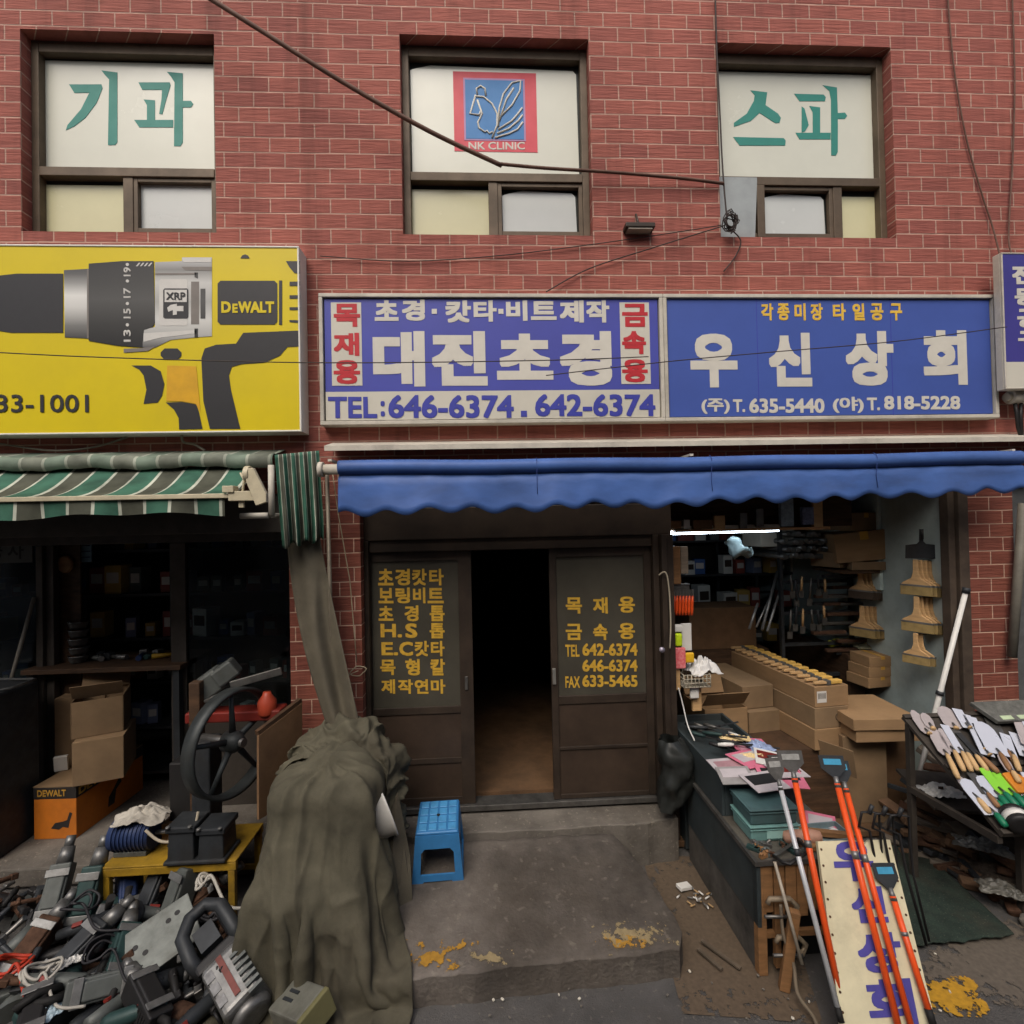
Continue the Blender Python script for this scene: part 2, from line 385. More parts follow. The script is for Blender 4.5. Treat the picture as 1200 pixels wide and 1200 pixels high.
# ================================================================== ground
g = MB()
n_ = 60
def gz(x, y):
    near = max(0.0, 1 - max(0, abs(x) - 5) / 4) * max(0.0, 1 - max(0, abs(y + 1.5) - 3) / 3)
    return 0.012 * near * fbm((x * 1.1, y * 1.1, 0.3))
xs = [-400, -120, -40, -14] + [-7 + i * 0.25 for i in range(57)] + [14, 40, 120, 400]
ys = [-400, -120, -40, -12] + [-5 + i * 0.2 for i in range(36)] + [12, 60, 200]
ys = sorted(set(ys))
g.grid([[(x, y, gz(x, y)) for x in xs] for y in ys])
o = g.build('road', ASPH); tag(o, kind='structure')
# raised floors inside the shops
f = MB(); f.bb(-6.4, -1.36, 0.0, 3.4, 0.02, 0.15)
o = f.build('floor', CONC, bevel=0.012); tag(o, kind='structure')
f = MB(); f.bb(1.36, 6.0, 0.05, 3.4, 0.02, 0.06); f.bb(-1.36, 1.36, 0.32, 4.6, 0.02, 0.355)
o = f.build('floor', mat('shop_floor', (104, 78, 54), 0.75, var=0.3, scale=4, dirt=0.35)); tag(o, kind='structure')

# ================================================================== brick building
bld = thing('shop_building', 'red brick shop building with three film-covered upstairs windows and dark shop fronts', 'building', (0, 0, 0))
X0, X1, ZT = -7.0, 7.5, 9.0
WIN = [(-3.22, -1.885, 4.6, 6.045), (-0.56, 0.845, 4.6, 6.085), (1.82, 3.205, 4.6, 6.09)]
LOW = [(-6.0, -1.41, 0.0, 2.72), (-0.905, 3.70, 0.0, 2.74), (4.07, 7.0, 0.0, 2.74)]
def holed(holes, x0, x1, z0, z1, yf, yb):
    m = MB()
    xs = sorted({x0, x1} | {h[0] for h in holes} | {h[1] for h in holes}); zs = sorted({z0, z1} | {h[2] for h in holes} | {h[3] for h in holes})
    hole = lambda i, k: any(h[0] <= (xs[i] + xs[i + 1]) / 2 <= h[1] and h[2] <= (zs[k] + zs[k + 1]) / 2 <= h[3] for h in holes)
    for i in range(len(xs) - 1):
        for k in range(len(zs) - 1):
            if hole(i, k): continue
            a, b, c, d = xs[i], xs[i + 1], zs[k], zs[k + 1]
            m.poly([(a, yf, c), (b, yf, c), (b, yf, d), (a, yf, d)]); m.poly([(a, yb, c), (a, yb, d), (b, yb, d), (b, yb, c)])
    for h in holes:
        a, b, c, d = h
        m.poly([(a, yf, c), (a, yb, c), (a, yb, d), (a, yf, d)][::-1]); m.poly([(b, yf, c), (b, yf, d), (b, yb, d), (b, yb, c)][::-1])
        m.poly([(a, yf, d), (b, yf, d), (b, yb, d), (a, yb, d)][::-1])
        if c > z0: m.poly([(a, yf, c), (a, yb, c), (b, yb, c), (b, yf, c)][::-1])
    return m
ZS = 2.9
holed(WIN, X0, X1, ZS, ZT, 0.0, 0.25).build('wall', BRICK, bld)
lw = MB()
lw = holed(LOW, X0, X1, 0.0, ZS, 0.0, 0.25)
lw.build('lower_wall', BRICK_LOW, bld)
# side walls, roof slab and the dim rooms behind the fronts
bx = MB(); bx.bb(X0, X0 + 0.25, 0.252, 8, 0, ZT); bx.bb(X1 - 0.25, X1, 0.252, 8, 0, ZT); bx.bb(X0, X1, 8, 8.25, 0, ZT); bx.bb(X0, X1, 0, 8.25, ZT + .002, ZT + 0.3)
bx.build('outer_wall', BRICK, bld)
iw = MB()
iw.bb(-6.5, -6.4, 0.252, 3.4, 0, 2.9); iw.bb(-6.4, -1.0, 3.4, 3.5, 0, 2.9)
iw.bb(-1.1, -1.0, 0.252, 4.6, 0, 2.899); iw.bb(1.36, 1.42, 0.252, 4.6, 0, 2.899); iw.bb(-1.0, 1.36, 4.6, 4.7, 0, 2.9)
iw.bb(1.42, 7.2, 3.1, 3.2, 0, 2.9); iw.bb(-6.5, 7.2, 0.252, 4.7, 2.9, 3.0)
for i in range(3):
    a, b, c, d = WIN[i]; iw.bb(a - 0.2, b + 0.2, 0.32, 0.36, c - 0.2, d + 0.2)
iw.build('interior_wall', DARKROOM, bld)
sp_ = MB(); sp_.bb(3.62, 3.70, 0.06, 3.09, 0.06, 2.74)
sp_.build('side_panel', PANEL, bld)
sp_ = MB(); sp_.bb(3.585, 3.618, 0.75, 1.35, 1.78, 2.70)                 # blank board fixed on the side wall
sp_.build('side_panel', mat('pale_green_board', (206, 224, 220), 0.5, var=0.08, dirt=0.15), bld, bevel=0.004)
sp_ = MB(); sp_.bb(3.565, 3.618, 0.02, 0.10, 0.0, 2.735); sp_.bb(3.62, 3.70, -0.012, 0.055, 0.0, 2.735)
sp_.build('shutter_post', mat('weathered_post', (74, 62, 52), 0.8, var=0.3, scale=6, dirt=0.4), bld, bevel=0.006)

# ---- windows
def window(i, mull, flip=False):
    a, b, c, d = WIN[i]; yf, yb = 0.085, 0.15
    fr = MB(); t = 0.052; zt = c + 0.50
    fr.bb(a, a + t, yf, yb, c, d); fr.bb(b - t, b, yf, yb, c, d); fr.bb(a + t, b - t, yf + .002, yb, d - t - 0.03, d); fr.bb(a + t, b - t, yf + .002, yb, c, c + 0.045)
    fr.bb(a + t, b - t, yf - .004, yb, zt - 0.045, zt + 0.02)
    fr.bb(mull - 0.035, mull + 0.035, yf + .006, yb, c + 0.045, zt - 0.045)
    w_ = fr.build('window', FRAME, bld, bevel=0.004)
    sash = MB(); s0, s1 = (mull + 0.035, b - t) if not flip else (a + t, mull - 0.035)
    for q in ((s0, s0 + .03, c + .045, zt - .045), (s1 - .03, s1, c + .045, zt - .045), (s0 + .03, s1 - .03, c + .045, c + .085), (s0 + .03, s1 - .03, zt - .075, zt - .045)):
        sash.bb(q[0], q[1], yf + .012, yb - .01, q[2], q[3])
    sash.build('sash', FRAME, w_, bevel=0.003)
    return w_, a + t, b - t, c, d, zt
def pane(w_, x0, x1, z0, z1, y, m, jag=0.0):
    p = MB()
    pts = [(x0, z0), (x1, z0), (x1, z1), (x0, z1)]
    if jag: pts = [(x0 + .008, z0 + .01), (x1 - .012, z0 + .006), (x1 - .02, z1 - .05), (x1 - .045, z1 - .022), (x0 + .16, z1 - .006), (x0 + .05, z1 - .03), (x0 + .004, z1 - .045)]
    p.prism(pts, (0, y, 0), (1, 0, 0), (0, 0, 1), 0.004)
    return p.build('pane', m, w_)
GLZ = mat('window_glass_dark', (60, 62, 60), 0.15, var=0.1)
for i in range(3):
    mull = (P(151, 235, 0.1).x, P(578, 235, 0.1).x, P(981, 240, 0.1).x)[i]
    w_, a, b, c, d, zt = window(i, mull, flip=(i == 2))
    back = MB(); back.bb(a - .03, b + .03, 0.152, 0.158, c, d); back.build('glass', GLZ, w_)
    pane(w_, a, b, zt + 0.02, d - 0.095, 0.148, FILM_A, jag=0.0 if i != 1 else 1)
    if i < 2:
        pane(w_, a, mull - .035, c + .045, zt - 0.075, 0.148, FILM_B); pane(w_, mull + .065, b - .03, c + .085, zt - .075, 0.14, FILM_C, jag=1 if i else 0)
    else:
        lx = P(886, 240, 0.1).x
        q = MB(); q.prism([(a - .06, c + .0), (lx - .03, c + .0), (lx, zt - .03), (lx, zt + .01), (a - .06, zt + .01)], (0, 0.083, 0), (1, 0, 0), (0, 0, 1), 0.006)
        q.build('filler_plate', mat('grey_acrylic', (160, 166, 166), 0.3, var=0.18, scale=2, dirt=0.3), w_)
        q = MB(); q.bb(lx, lx + .06, 0.08, 0.15, c + .045, zt - .045); q.build('sash', FRAME, w_, bevel=.003)
        pane(w_, lx + .06, mull - .065, c + .085, zt - .075, 0.14, FILM_C, jag=1); pane(w_, mull + .035, b, c + .045, zt - .09, 0.148, FILM_B)
    L_ = Letters()
    if i == 0:
        z3 = lambda pts: [(x / 3, y / 3) for x, y in pts]
        for pts in ([(243, 297), (357, 297), (361, 310), (340, 362), (300, 415), (262, 444), (232, 458), (238, 440), (285, 385), (315, 326), (262, 327)],
                    [(357, 248), (413, 255), (413, 500), (405, 510), (380, 510), (384, 280), (370, 265)],
                    [(487, 290), (597, 290), (600, 300), (585, 350), (571, 402), (560, 400), (568, 350), (570, 316), (500, 316)],
                    [(505, 350), (545, 353), (545, 422), (609, 422), (609, 448), (490, 448), (472, 422), (517, 422), (517, 370)],
                    [(587, 253), (643, 258), (643, 355), (672, 355), (680, 366), (672, 378), (643, 378), (643, 500), (635, 514), (612, 514), (614, 290), (600, 268)]):
            outline(L_.new(), z3(pts), 0.1435)
    elif i == 2:
        z3 = lambda pts: [(800 + x / 3, y / 3) for x, y in pts]
        for pts in ([(238, 318), (297, 325), (291, 370), (335, 400), (345, 415), (340, 432), (325, 433), (270, 397), (240, 425), (180, 446), (180, 432), (225, 400), (250, 355), (253, 335)],
                    [(177, 482), (355, 486), (362, 495), (360, 512), (200, 512)],
                    [(392, 330), (495, 333), (503, 342), (500, 356), (410, 356)],
                    [(418, 375), (428, 382), (443, 440), (430, 462), (418, 466)],
                    [(445, 373), (483, 378), (483, 467), (520, 467), (520, 490), (410, 490), (397, 467), (457, 467), (457, 395)],
                    [(492, 300), (542, 308), (545, 398), (570, 396), (578, 408), (570, 418), (545, 418), (545, 535), (538, 547), (522, 547), (521, 350), (515, 320)]):
            outline(L_.new(), z3(pts), 0.1435)
    if i != 1: L_.build('lettering', TEAL, w_)
    else:
        q = MB(); rect(q, 531.7, 85, 629, 178, 0.1435, 0.002); q.build('logo', mat('logo_red', (205, 70, 82), 0.45, var=0.05), w_)
        q = MB(); rect(q, 543.5, 92, 615.5, 165, 0.1405, 0.001); q.build('logo_border', mat('logo_pale', (170, 130, 170), 0.45, var=0.05), w_)
        q = MB(); rect(q, 545.5, 94, 613.5, 163, 0.139, 0.001); q.build('logo', mat('logo_blue', (48, 118, 178), 0.45, var=0.05), w_)
        q = MB()
        for ln in ([(472, 335), (452, 400), (485, 405), (489, 392)], [(478, 332), (475, 312), (490, 302), (505, 312), (508, 336)],
                   [(470, 338), (500, 341), (530, 365), (548, 400), (548, 440), (530, 485)], [(478, 352), (495, 400), (480, 430), (484, 450), (505, 465), (512, 460), (520, 470), (532, 464)],
                   [(552, 445), (555, 380), (570, 330), (600, 292), (630, 284), (628, 320), (600, 370), (562, 408)], [(556, 425), (580, 350), (606, 310)],
                   [(552, 455), (600, 425), (620, 402), (636, 380)], [(548, 470), (590, 452), (622, 425), (637, 405)], [(540, 485), (590, 470), (620, 455), (638, 430)]):
            q.tube([P(400 + x / 3, y / 3, 0.1375) for x, y in ln], 0.0078, 6)
        q.build('line_drawing', IVORY, w_)
        q = MB(); wall_text(q, 'NK CLINIC', 549, 166.5, 615, 175.5, 0.141, 0.02); q.build('lettering', IVORY, w_)

# ---- pale rain ledge over the shop fronts
q = MB()
a = P(380, 524, -0.2); b = P(1200, 512, -0.2)
q.prism([(0.0, 0.0), (-0.2, -0.05), (-0.2, -0.085), (-0.19, -0.085), (-0.19, -0.06), (0.0, -0.02)], (a.x, 0, a.z + 0.06), (0, 1, 0), (0, 0, 1), 5.9)
o = q.build('rain_ledge', OFFW, bld)

# ---- central door front
yD = 0.15
def px_bb(m, x0, y0, x1, y1, Y, th): return rect(m, x0, y0, x1, y1, Y, th)
q = MB()
q.bb(-0.905, 1.42, 0.10, 0.24, 2.36, 2.60); q.bb(-0.905, 1.42, 0.16, 0.24, 2.602, 2.9); q.bb(-0.905, -0.87, 0.09, 0.24, 0.30, 2.36); q.bb(-0.87, 1.27, 0.12, 0.245, 2.27, 2.36)
q.build('transom_box', FRAMED, bld, bevel=0.006)
q = MB(); q.bb(1.27, 1.315, 0.09, 0.24, 0.28, 2.36); q.bb(1.318, 1.36, 0.04, 0.20, 0.05, 2.36); q.bb(1.362, 1.42, 0.07, 0.25, 0.05, 2.36)
q.build('steel_post', FRAMED, bld, bevel=0.005)
q = MB(); q.bb(-0.87, 1.27, 0.12, 0.26, 0.32, 0.362); q.build('door_sill', STEEL, bld, bevel=0.004)
DGLASS = mat('door_glass_dark', (74, 71, 62), 0.16, var=0.2, scale=2, spec=0.5, dirt=0.25)
DPAN = mat('door_panel_brown', (64, 52, 43), 0.4, var=0.3, scale=3, dirt=0.25)
YEL = mat('yellow_letter', (206, 164, 58), 0.5, var=0.18, scale=30)
def leaf(x0, x1, inner, rails, y):
    m = MB(); z0, z1 = 0.365, 2.268
    m.bb(x0, inner[0], y, y + .04, z0, z1); m.bb(inner[1], x1, y, y + .04, z0, z1)
    for (a, b) in rails: m.bb(inner[0], inner[1], y + .002, y + .038, a, b)
    return m
zr = lambda py: P(600, py, yD).z
lx0, lx1 = -0.868, -0.115; li = (P(436, 740, yD).x, P(538, 740, yD).x)
d1 = leaf(lx0, lx1, li, [(0.365, 0.42), (zr(891), zr(885)), (zr(833), zr(825)), (2.2, 2.268)], yD).build('door', FRAMED, bld, bevel=0.004)
q = MB(); q.bb(li[0], li[1], yD + .015, yD + .022, zr(825), 2.2); q.build('glass', DGLASS, d1)
q = MB(); q.bb(li[0], li[1], yD + .012, yD + .022, zr(885), zr(833)); q.bb(li[0], li[1], yD + .012, yD + .022, 0.42, zr(891)); q.build('panel', DPAN, d1)
q = Letters()
for s, x0, y0, x1, y1 in (('초', 443, 666.5, 461, 686), ('경', 463, 666.5, 480.5, 686), ('캇', 483, 666.5, 500, 686), ('타', 503, 666.5, 520, 686),
        ('보', 443.5, 689, 461, 707), ('링', 463.5, 688.5, 480.5, 707), ('비', 484, 688.5, 498.5, 707), ('트', 501, 689, 520, 707),
        ('초', 443.5, 710, 461, 727.5), ('경', 474, 709.5, 490.5, 728), ('톱', 503.5, 709.5, 521, 728),
        ('H.', 446, 731, 471, 747), ('S', 475, 730.5, 489, 747.5), ('톱', 503.5, 730, 521, 748), ('E.', 447, 752.5, 466.5, 768), ('C', 468, 752, 484, 768.5), ('캇', 486, 751, 502.5, 769), ('타', 505, 751, 521, 769),
        ('목', 445.5, 773, 463.5, 791), ('형', 475, 772, 492, 791.5), ('칼', 504.5, 772, 521.5, 791.5), ('제', 447, 796, 463, 813), ('작', 466.5, 796, 484, 813), ('연', 486, 796, 502, 813), ('마', 505, 796, 522, 813)):
    wall_text(q, s, x0, y0, x1, y1, yD + .0135, 0.031)
q.build('lettering', YEL, d1)
q = MB(); p_ = P(548, 800, yD); q.bb(p_.x - .02, p_.x + .002, yD - .014, yD - .001, p_.z - .05, p_.z + .05); q.build('handle', STEEL, d1, bevel=.003)
rx0, rx1 = P(645, 740, yD).x, 1.268; ri = (P(653, 740, yD).x, P(756, 740, yD).x)
d2 = leaf(rx0, rx1, ri, [(0.365, 0.40), (zr(882), zr(878)), (zr(828), zr(818)), (2.2, 2.268)], yD - .005).build('door', FRAMED, bld, bevel=0.004)
q = MB(); q.bb(ri[0], ri[1], yD + .010, yD + .017, zr(818), 2.2); q.build('glass', DGLASS, d2)
q = MB(); q.bb(ri[0], ri[1], yD + .007, yD + .017, zr(878), zr(828)); q.bb(ri[0], ri[1], yD + .007, yD + .017, 0.40, zr(882)); q.build('panel', DPAN, d2)
q = Letters()
for s, x0, y0, x1, y1 in (('목', 663, 700, 682, 719), ('재', 695, 700, 712, 719), ('용', 725, 699, 744, 718), ('금', 663, 731, 682, 750), ('속', 695, 731, 712, 750), ('용', 725, 730, 744, 749),
        ('TEL', 662.5, 755.5, 679, 769.5), ('642-6374', 682.5, 754, 747, 768.5), ('646-6374', 682.5, 773, 747, 787), ('FAX', 662.5, 792.5, 679.5, 806), ('633-5465', 682.5, 791, 747, 805)):
    wall_text(q, s, x0, y0, x1, y1, yD + .0085, 0.03 if s[0] not in 'TF' else 0.02)
q.build('lettering', YEL, d2)
q = MB(); p_ = P(649, 792, yD); q.bb(p_.x - .012, p_.x + .014, yD - .02, yD - .006, p_.z - .06, p_.z + .06); q.build('handle', mat('bright_steel', (190, 188, 180), 0.3, 0.8, var=.1), d2, bevel=.003)

# ---- left shop front glazing
yL = 0.70
ALU = mat('bronze_aluminium', (86, 80, 74), 0.45, 0.5, var=0.2, scale=6, dirt=0.3)
GLASS = glass_mat('clear_glass', (205, 214, 216), 0.02)
def post(m, px0, px1, y=yL, z0=0.15, z1=2.36):
    a, b = P(px0, 740, y).x, P(px1, 740, y).x; m.bb(a, b, y, y + .06, z0, z1); return a, b
q = MB(); pa = post(q, 42, 50); pb = post(q, 54, 63, yL + .03); pc = post(q, 200, 218)
pe = P(338, 740, yL).x
q.bb(-6.0, pa[1], yL, yL + .06, 0.15, 0.22); q.bb(-6.0, -1.102, yL, yL + .062, 2.362, 2.44); q.bb(pc[1], -1.102, yL, yL + .06, 0.15, 0.95)
q.bb(-6.0, -1.412, 0.02, 0.2, 2.442, 2.715); q.bb(-6.0, -1.102, .26, yL + .05, 2.442, 2.89)
sf = q.build('shop_front', ALU, bld, bevel=0.004)
q = MB(); q.bb(-6.0, pa[0], yL + .02, yL + .028, 0.22, 2.362); q.build('glass', GLASS, sf)
q = MB(); q.bb(pc[1], -1.104, yL + .02, yL + .028, 0.95, 2.362); q.build('glass', GLASS, sf)
q = Letters(); wall_text(q, '사', 9, 636, 28, 655, yL + .016, 0.02); wall_text(q, '공', -14, 636, 3, 655, yL + .016, 0.02); q.build('lettering', BLACK, sf)
q = MB(); rect(q, -40, 628, 38, 660, yL + .0195, 0.002); q.build('glass_sticker', mat('grey_sticker', (96, 98, 96), 0.5, var=.1), sf)

# ---- next shop beyond the right pillar
q = MB(); q.bb(4.07, 7.0, 0.12, 0.16, 0.0, 2.74); q.build('shutter', mat('grey_shutter', (104, 106, 106), 0.5, 0.3, var=.2, dirt=.3), bld)

# ================================================================== door step and ramp slab
def blob_slab(name, outline_pts, ztop, zbot, m, sink=None, seed=0):
    """poured concrete slab: rough top grid inside a worn outline; zbot is the ground it rests on"""
    pts = []
    N = len(outline_pts)
    for i in range(N):
        a = Vector(outline_pts[i]); b = Vector(outline_pts[(i + 1) % N]); k = max(1, int((b - a).length / 0.04))
        for j in range(k):
            p = a.lerp(b, j / k); d = (b - a).normalized(); nrm = Vector((d.y, -d.x))
            pts.append(p + nrm * 0.018 * fbm((p.x * 6, p.y * 6, seed)))
    c = sum(pts, Vector((0, 0))) / len(pts); mb = MB(); rings = []
    for s, dz in ((1.0, None), (1.0, -0.006), (0.995, 0.0), (0.93, 0), (0.82, 0), (0.68, 0), (0.5, 0), (0.3, 0), (0.12, 0)):
        row = []
        for p in pts:
            q_ = c + (p - c) * s; zt = ztop(q_.x, q_.y)
            row.append((q_.x, q_.y, (zbot if dz is None else zt + dz) + (0.006 * fbm((q_.x * 4, q_.y * 4, seed + 5)) if dz is not None else 0)))
        rings.append(row)
    mb.grid(rings[:2], smooth=False, closed=True); mb.grid(rings[1:], closed=True); mb.poly(rings[-1])
    return mb.build(name, m)
stp = [(-0.95, 0.35), (-0.95, -0.10), (0.3, -0.115), (1.0, -0.10), (1.36, -0.06), (1.36, 0.35)]
o = blob_slab('doorstep', stp, lambda x, y: 0.30, -0.02, CONC, seed=3); tag(o, 'low rough concrete doorstep under the brown double door', 'step')
rmp = [(-0.78, -0.13), (-0.78, -1.05), (-0.42, -1.06), (0.3, -1.03), (1.0, -1.0), (1.06, -0.9), (1.02, -0.62), (0.93, -0.3), (0.86, -0.13)]
rz = lambda x, y: lerp(0.150, 0.262, (y + 1.05) / 0.92)
o = blob_slab('ramp_slab', rmp, rz, -0.02, SLABM, seed=9); tag(o, 'worn concrete ramp slab with flaking yellow paint at its front edge', 'slab')
RAMP = o
# flaking paint: thin sheets that follow the concrete, broken up where the paint has worn away
def flake_mat(name, col, thr):
    m = bpy.data.materials.new(name); m.use_nodes = True; nt = m.node_tree; b = nt.nodes['Principled BSDF']; L = nt.links.new; o = nt.nodes['Material Output']
    tc = nd(nt, 'ShaderNodeTexCoord'); n = nd(nt, 'ShaderNodeTexNoise'); n.inputs['Scale'].default_value = 16; n.inputs['Detail'].default_value = 9; n.inputs['Roughness'].default_value = .68; L(tc.outputs['Object'], n.inputs['Vector'])
    sp = nd(nt, 'ShaderNodeSeparateXYZ'); L(tc.outputs['UV'], sp.inputs[0])
    def tri(k):
        a1 = nd(nt, 'ShaderNodeMath', operation='SUBTRACT'); L(sp.outputs[k], a1.inputs[0]); a1.inputs[1].default_value = .5
        a2 = nd(nt, 'ShaderNodeMath', operation='ABSOLUTE'); L(a1.outputs[0], a2.inputs[0]); return a2
    mx_ = nd(nt, 'ShaderNodeMath', operation='MAXIMUM'); L(tri(0).outputs[0], mx_.inputs[0]); L(tri(1).outputs[0], mx_.inputs[1])
    f1 = nd(nt, 'ShaderNodeMath', operation='MULTIPLY_ADD'); L(mx_.outputs[0], f1.inputs[0]); f1.inputs[1].default_value = -.55; L(n.outputs[0], f1.inputs[2])
    f2 = nd(nt, 'ShaderNodeMapRange'); f2.inputs[1].default_value = thr; f2.inputs[2].default_value = thr + .02; L(f1.outputs[0], f2.inputs[0])
    v = nd(nt, 'ShaderNodeTexNoise'); v.inputs['Scale'].default_value = 40; v.inputs['Detail'].default_value = 6; L(tc.outputs['Object'], v.inputs['Vector'])
    cm = nd(nt, 'ShaderNodeMix', data_type='RGBA'); cm.inputs[6].default_value = lin(col); cm.inputs[7].default_value = lin(tuple(int(c * .62) for c in col)); L(v.outputs[0], cm.inputs[0]); L(cm.outputs[2], b.inputs['Base Color']); b.inputs['Roughness'].default_value = .85
    t = nd(nt, 'ShaderNodeBsdfTransparent'); ms = nd(nt, 'ShaderNodeMixShader'); L(f2.outputs[0], ms.inputs[0]); L(t.outputs[0], ms.inputs[1]); L(b.outputs[0], ms.inputs[2]); L(ms.outputs[0], o.inputs[0]); return m
YP = flake_mat('yellow_road_paint', (186, 138, 44), .38); YPW = flake_mat('pale_road_paint', (160, 142, 104), .37)
def sheet(quad, zf, n=16):
    m = MB(); rows = []
    for j in range(n + 1):
        row = []
        for i in range(n + 1):
            p = Vector(quad[0]).lerp(Vector(quad[1]), i / n).lerp(Vector(quad[3]).lerp(Vector(quad[2]), i / n), j / n); row.append((p.x, p.y, zf(p.x, p.y)))
        rows.append(row)
    m.grid(rows); return m, (lambda i: ((i % (n + 1)) / n, (i // (n + 1)) / n))
rzp = lambda x, y: rz(x, y) + 0.006 * fbm((x * 4, y * 4, 14)) + .007
for quad, m in ((((-.50, -1.06), (-.10, -1.05), (-.08, -.86), (-.50, -.84)), YP), (((-.2, -1.05), (.12, -1.04), (.1, -.93), (-.2, -.93)), YPW), (((.50, -1.02), (1.03, -.98), (1.04, -.80), (.52, -.80)), YPW), (((.52, -1.0), (.90, -1.0), (.90, -.90), (.52, -.88)), YP)):
    q, uv = sheet(quad, rzp); q.build('edge_paint', m, RAMP, uvf=uv)
a, b, c, d = G(1062, 1190, 0), G(1165, 1196, 0), G(1140, 1145, 0), G(1078, 1146, 0)
q, uv = sheet((a.xy, b.xy, c.xy, d.xy), lambda x, y: gz(x, y) + .012); o = q.build('road_paint', flake_mat('yellow_road_paint_b', (206, 154, 36), .29), uvf=uv); tag(o, kind='structure')

a, b, c, d = G(800, 1190, 0), G(965, 1200, 0), G(905, 1010, 0), G(752, 1000, 0)
q, uv = sheet((a.xy, b.xy, c.xy, d.xy), lambda x, y: gz(x, y) + .006, 30); o = q.build('dirt', flake_mat('brown_dirt', (104, 88, 70), .18), uvf=uv); tag(o, kind='structure')
a, b, c, d = G(1050, 1150, 0), G(1260, 1200, 0), G(1260, 1120, 0), G(1150, 1060, 0)
q, uv = sheet((a.xy, b.xy, c.xy, d.xy), lambda x, y: gz(x, y) + .006, 30); o = q.build('dirt', flake_mat('pale_ground', (110, 100, 88), .24), uvf=uv); tag(o, kind='structure')  # warmer, paler patch of ground, broken up by noise
# ================================================================== unseen building opposite, added to shade the lower shop fronts
ob = thing('unseen_opposite_building', 'unseen plain plaster building across the narrow street, added to shade the shop fronts', 'building', (0, -9.6, 0))
q = MB(); q.bb(-16, 16, -16, -9.6, 0, 8.2); q.build('wall', mat('pale_plaster', (170, 162, 150), .9, var=.15, scale=1.5, dirt=.25), ob)
for k in range(6):
    for zz in (1.0, 4.4):
        q = MB(); q.bb(-13 + k * 4.6, -11 + k * 4.6, -9.598, -9.55, zz, zz + 1.6); f_ = q.build('window', FRAME, ob)
        q = MB(); q.bb(-12.9 + k * 4.6, -11.1 + k * 4.6, -9.548, -9.54, zz + .1, zz + 1.5); q.build('glass', GLZ, f_)
# ================================================================== signs
def frame_box(m, x0, x1, z0, z1, yf, yb, t):
    m.bb(x0, x1, yf, yb, z1 - t, z1); m.bb(x0, x1, yf, yb, z0, z0 + t); m.bb(x0, x0 + t, yf + .001, yb, z0 + t, z1 - t); m.bb(x1 - t, x1, yf + .001, yb, z0 + t, z1 - t)
BLUE_S = mat('sign_blue_violet', (74, 80, 166), 0.4, var=0.12, scale=1.2)
BLUE_S2 = mat('sign_blue', (68, 90, 164), 0.4, var=0.1, scale=1.2)
BLUE_L = mat('blue_letter', (62, 68, 160), 0.5, var=0.08)
RED_L = mat('red_letter', (188, 44, 52), 0.5, var=0.1)
SWHITE = mat('sign_white', (200, 196, 182), 0.45, var=0.06, scale=2, dirt=0.1)
YSIGN = mat('sign_yellow', (214, 192, 28), 0.35, var=0.07, scale=1.5)
# ---- yellow drill sign
ys = -0.15
yx1, z0, z1 = P(352, 400, ys).x, 3.135, 4.425
sg = thing('shop_sign', 'yellow box sign with a large cordless drill and phone number, over the green awning', 'sign', (-3.2, -0.1, z0))
q = MB(); q.bb(-5.2, yx1, ys + .012, -0.002, z0, z1); frame_box(q, -5.2, yx1, z0, z1, ys - .006, ys + .011, 0.012)
q.build('cabinet', WHITE, sg, bevel=.003)
q = MB(); q.bb(-5.188, yx1 - .012, ys, ys + .011, z0 + .012, z1 - .012); q.build('face', YSIGN, sg)
def metal_print(name, za, zb, stops):
    m = bpy.data.materials.new(name); m.use_nodes = True; nt = m.node_tree; b = nt.nodes['Principled BSDF']; L = nt.links.new
    tc = nd(nt, 'ShaderNodeTexCoord'); sp = nd(nt, 'ShaderNodeSeparateXYZ'); L(tc.outputs['Object'], sp.inputs[0])
    mr = nd(nt, 'ShaderNodeMapRange'); mr.inputs[1].default_value = za; mr.inputs[2].default_value = zb; L(sp.outputs[2], mr.inputs[0])
    cr = nd(nt, 'ShaderNodeValToRGB'); e = cr.color_ramp.elements; e[0].position = 0; e[0].color = lin((stops[0][1],) * 3); e[1].position = 1; e[1].color = lin((stops[-1][1],) * 3)
    for p_, g_ in stops[1:-1]: x = e.new(p_); x.color = lin((g_, g_, int(g_ * .98)))
    L(mr.outputs[0], cr.inputs[0]); L(cr.outputs[0], b.inputs['Base Color']); b.inputs['Roughness'].default_value = .35; return m
Z = lambda pts: [(x / 3, 270 + y / 3) for x, y in pts]
def art(layer, m, polys, name='drill_print'):
    for pts in polys:
        b_ = MB(); outline(b_, Z(pts), ys - .0005 - .0012 * layer, .001); b_.build(name, m, sg)
def rr(x0, y0, x1, y1, r=8): return [(x0 + r, y0), (x1 - r, y0), (x1, y0 + r), (x1, y1 - r), (x1 - r, y1), (x0 + r, y1), (x0, y1 - r), (x0, y0 + r)]
PK = mat('print_black', (52, 52, 54), 0.4, var=.08); PG = mat('print_silver', (176, 172, 166), 0.35, var=.16, scale=4); PGD = mat('print_grey', (128, 122, 116), 0.35, var=.15, scale=4); POR = mat('print_amber', (214, 164, 40), 0.4, var=.1)
zt1, zb1 = P(80, 316, ys).z - z0, P(80, 396, ys).z - z0
PRING = metal_print('print_ring', zb1, zt1, ((0, 70), (.18, 120), (.45, 205), (.62, 222), (.8, 150), (.93, 96), (1, 80)))
zt2, zb2 = P(215, 302, ys).z - z0, P(215, 406, ys).z - z0
PHOUS = metal_print('print_housing', zb2, zt2, ((0, 96), (.12, 170), (.3, 206), (.5, 168), (.72, 196), (.86, 132), (1, 190)))
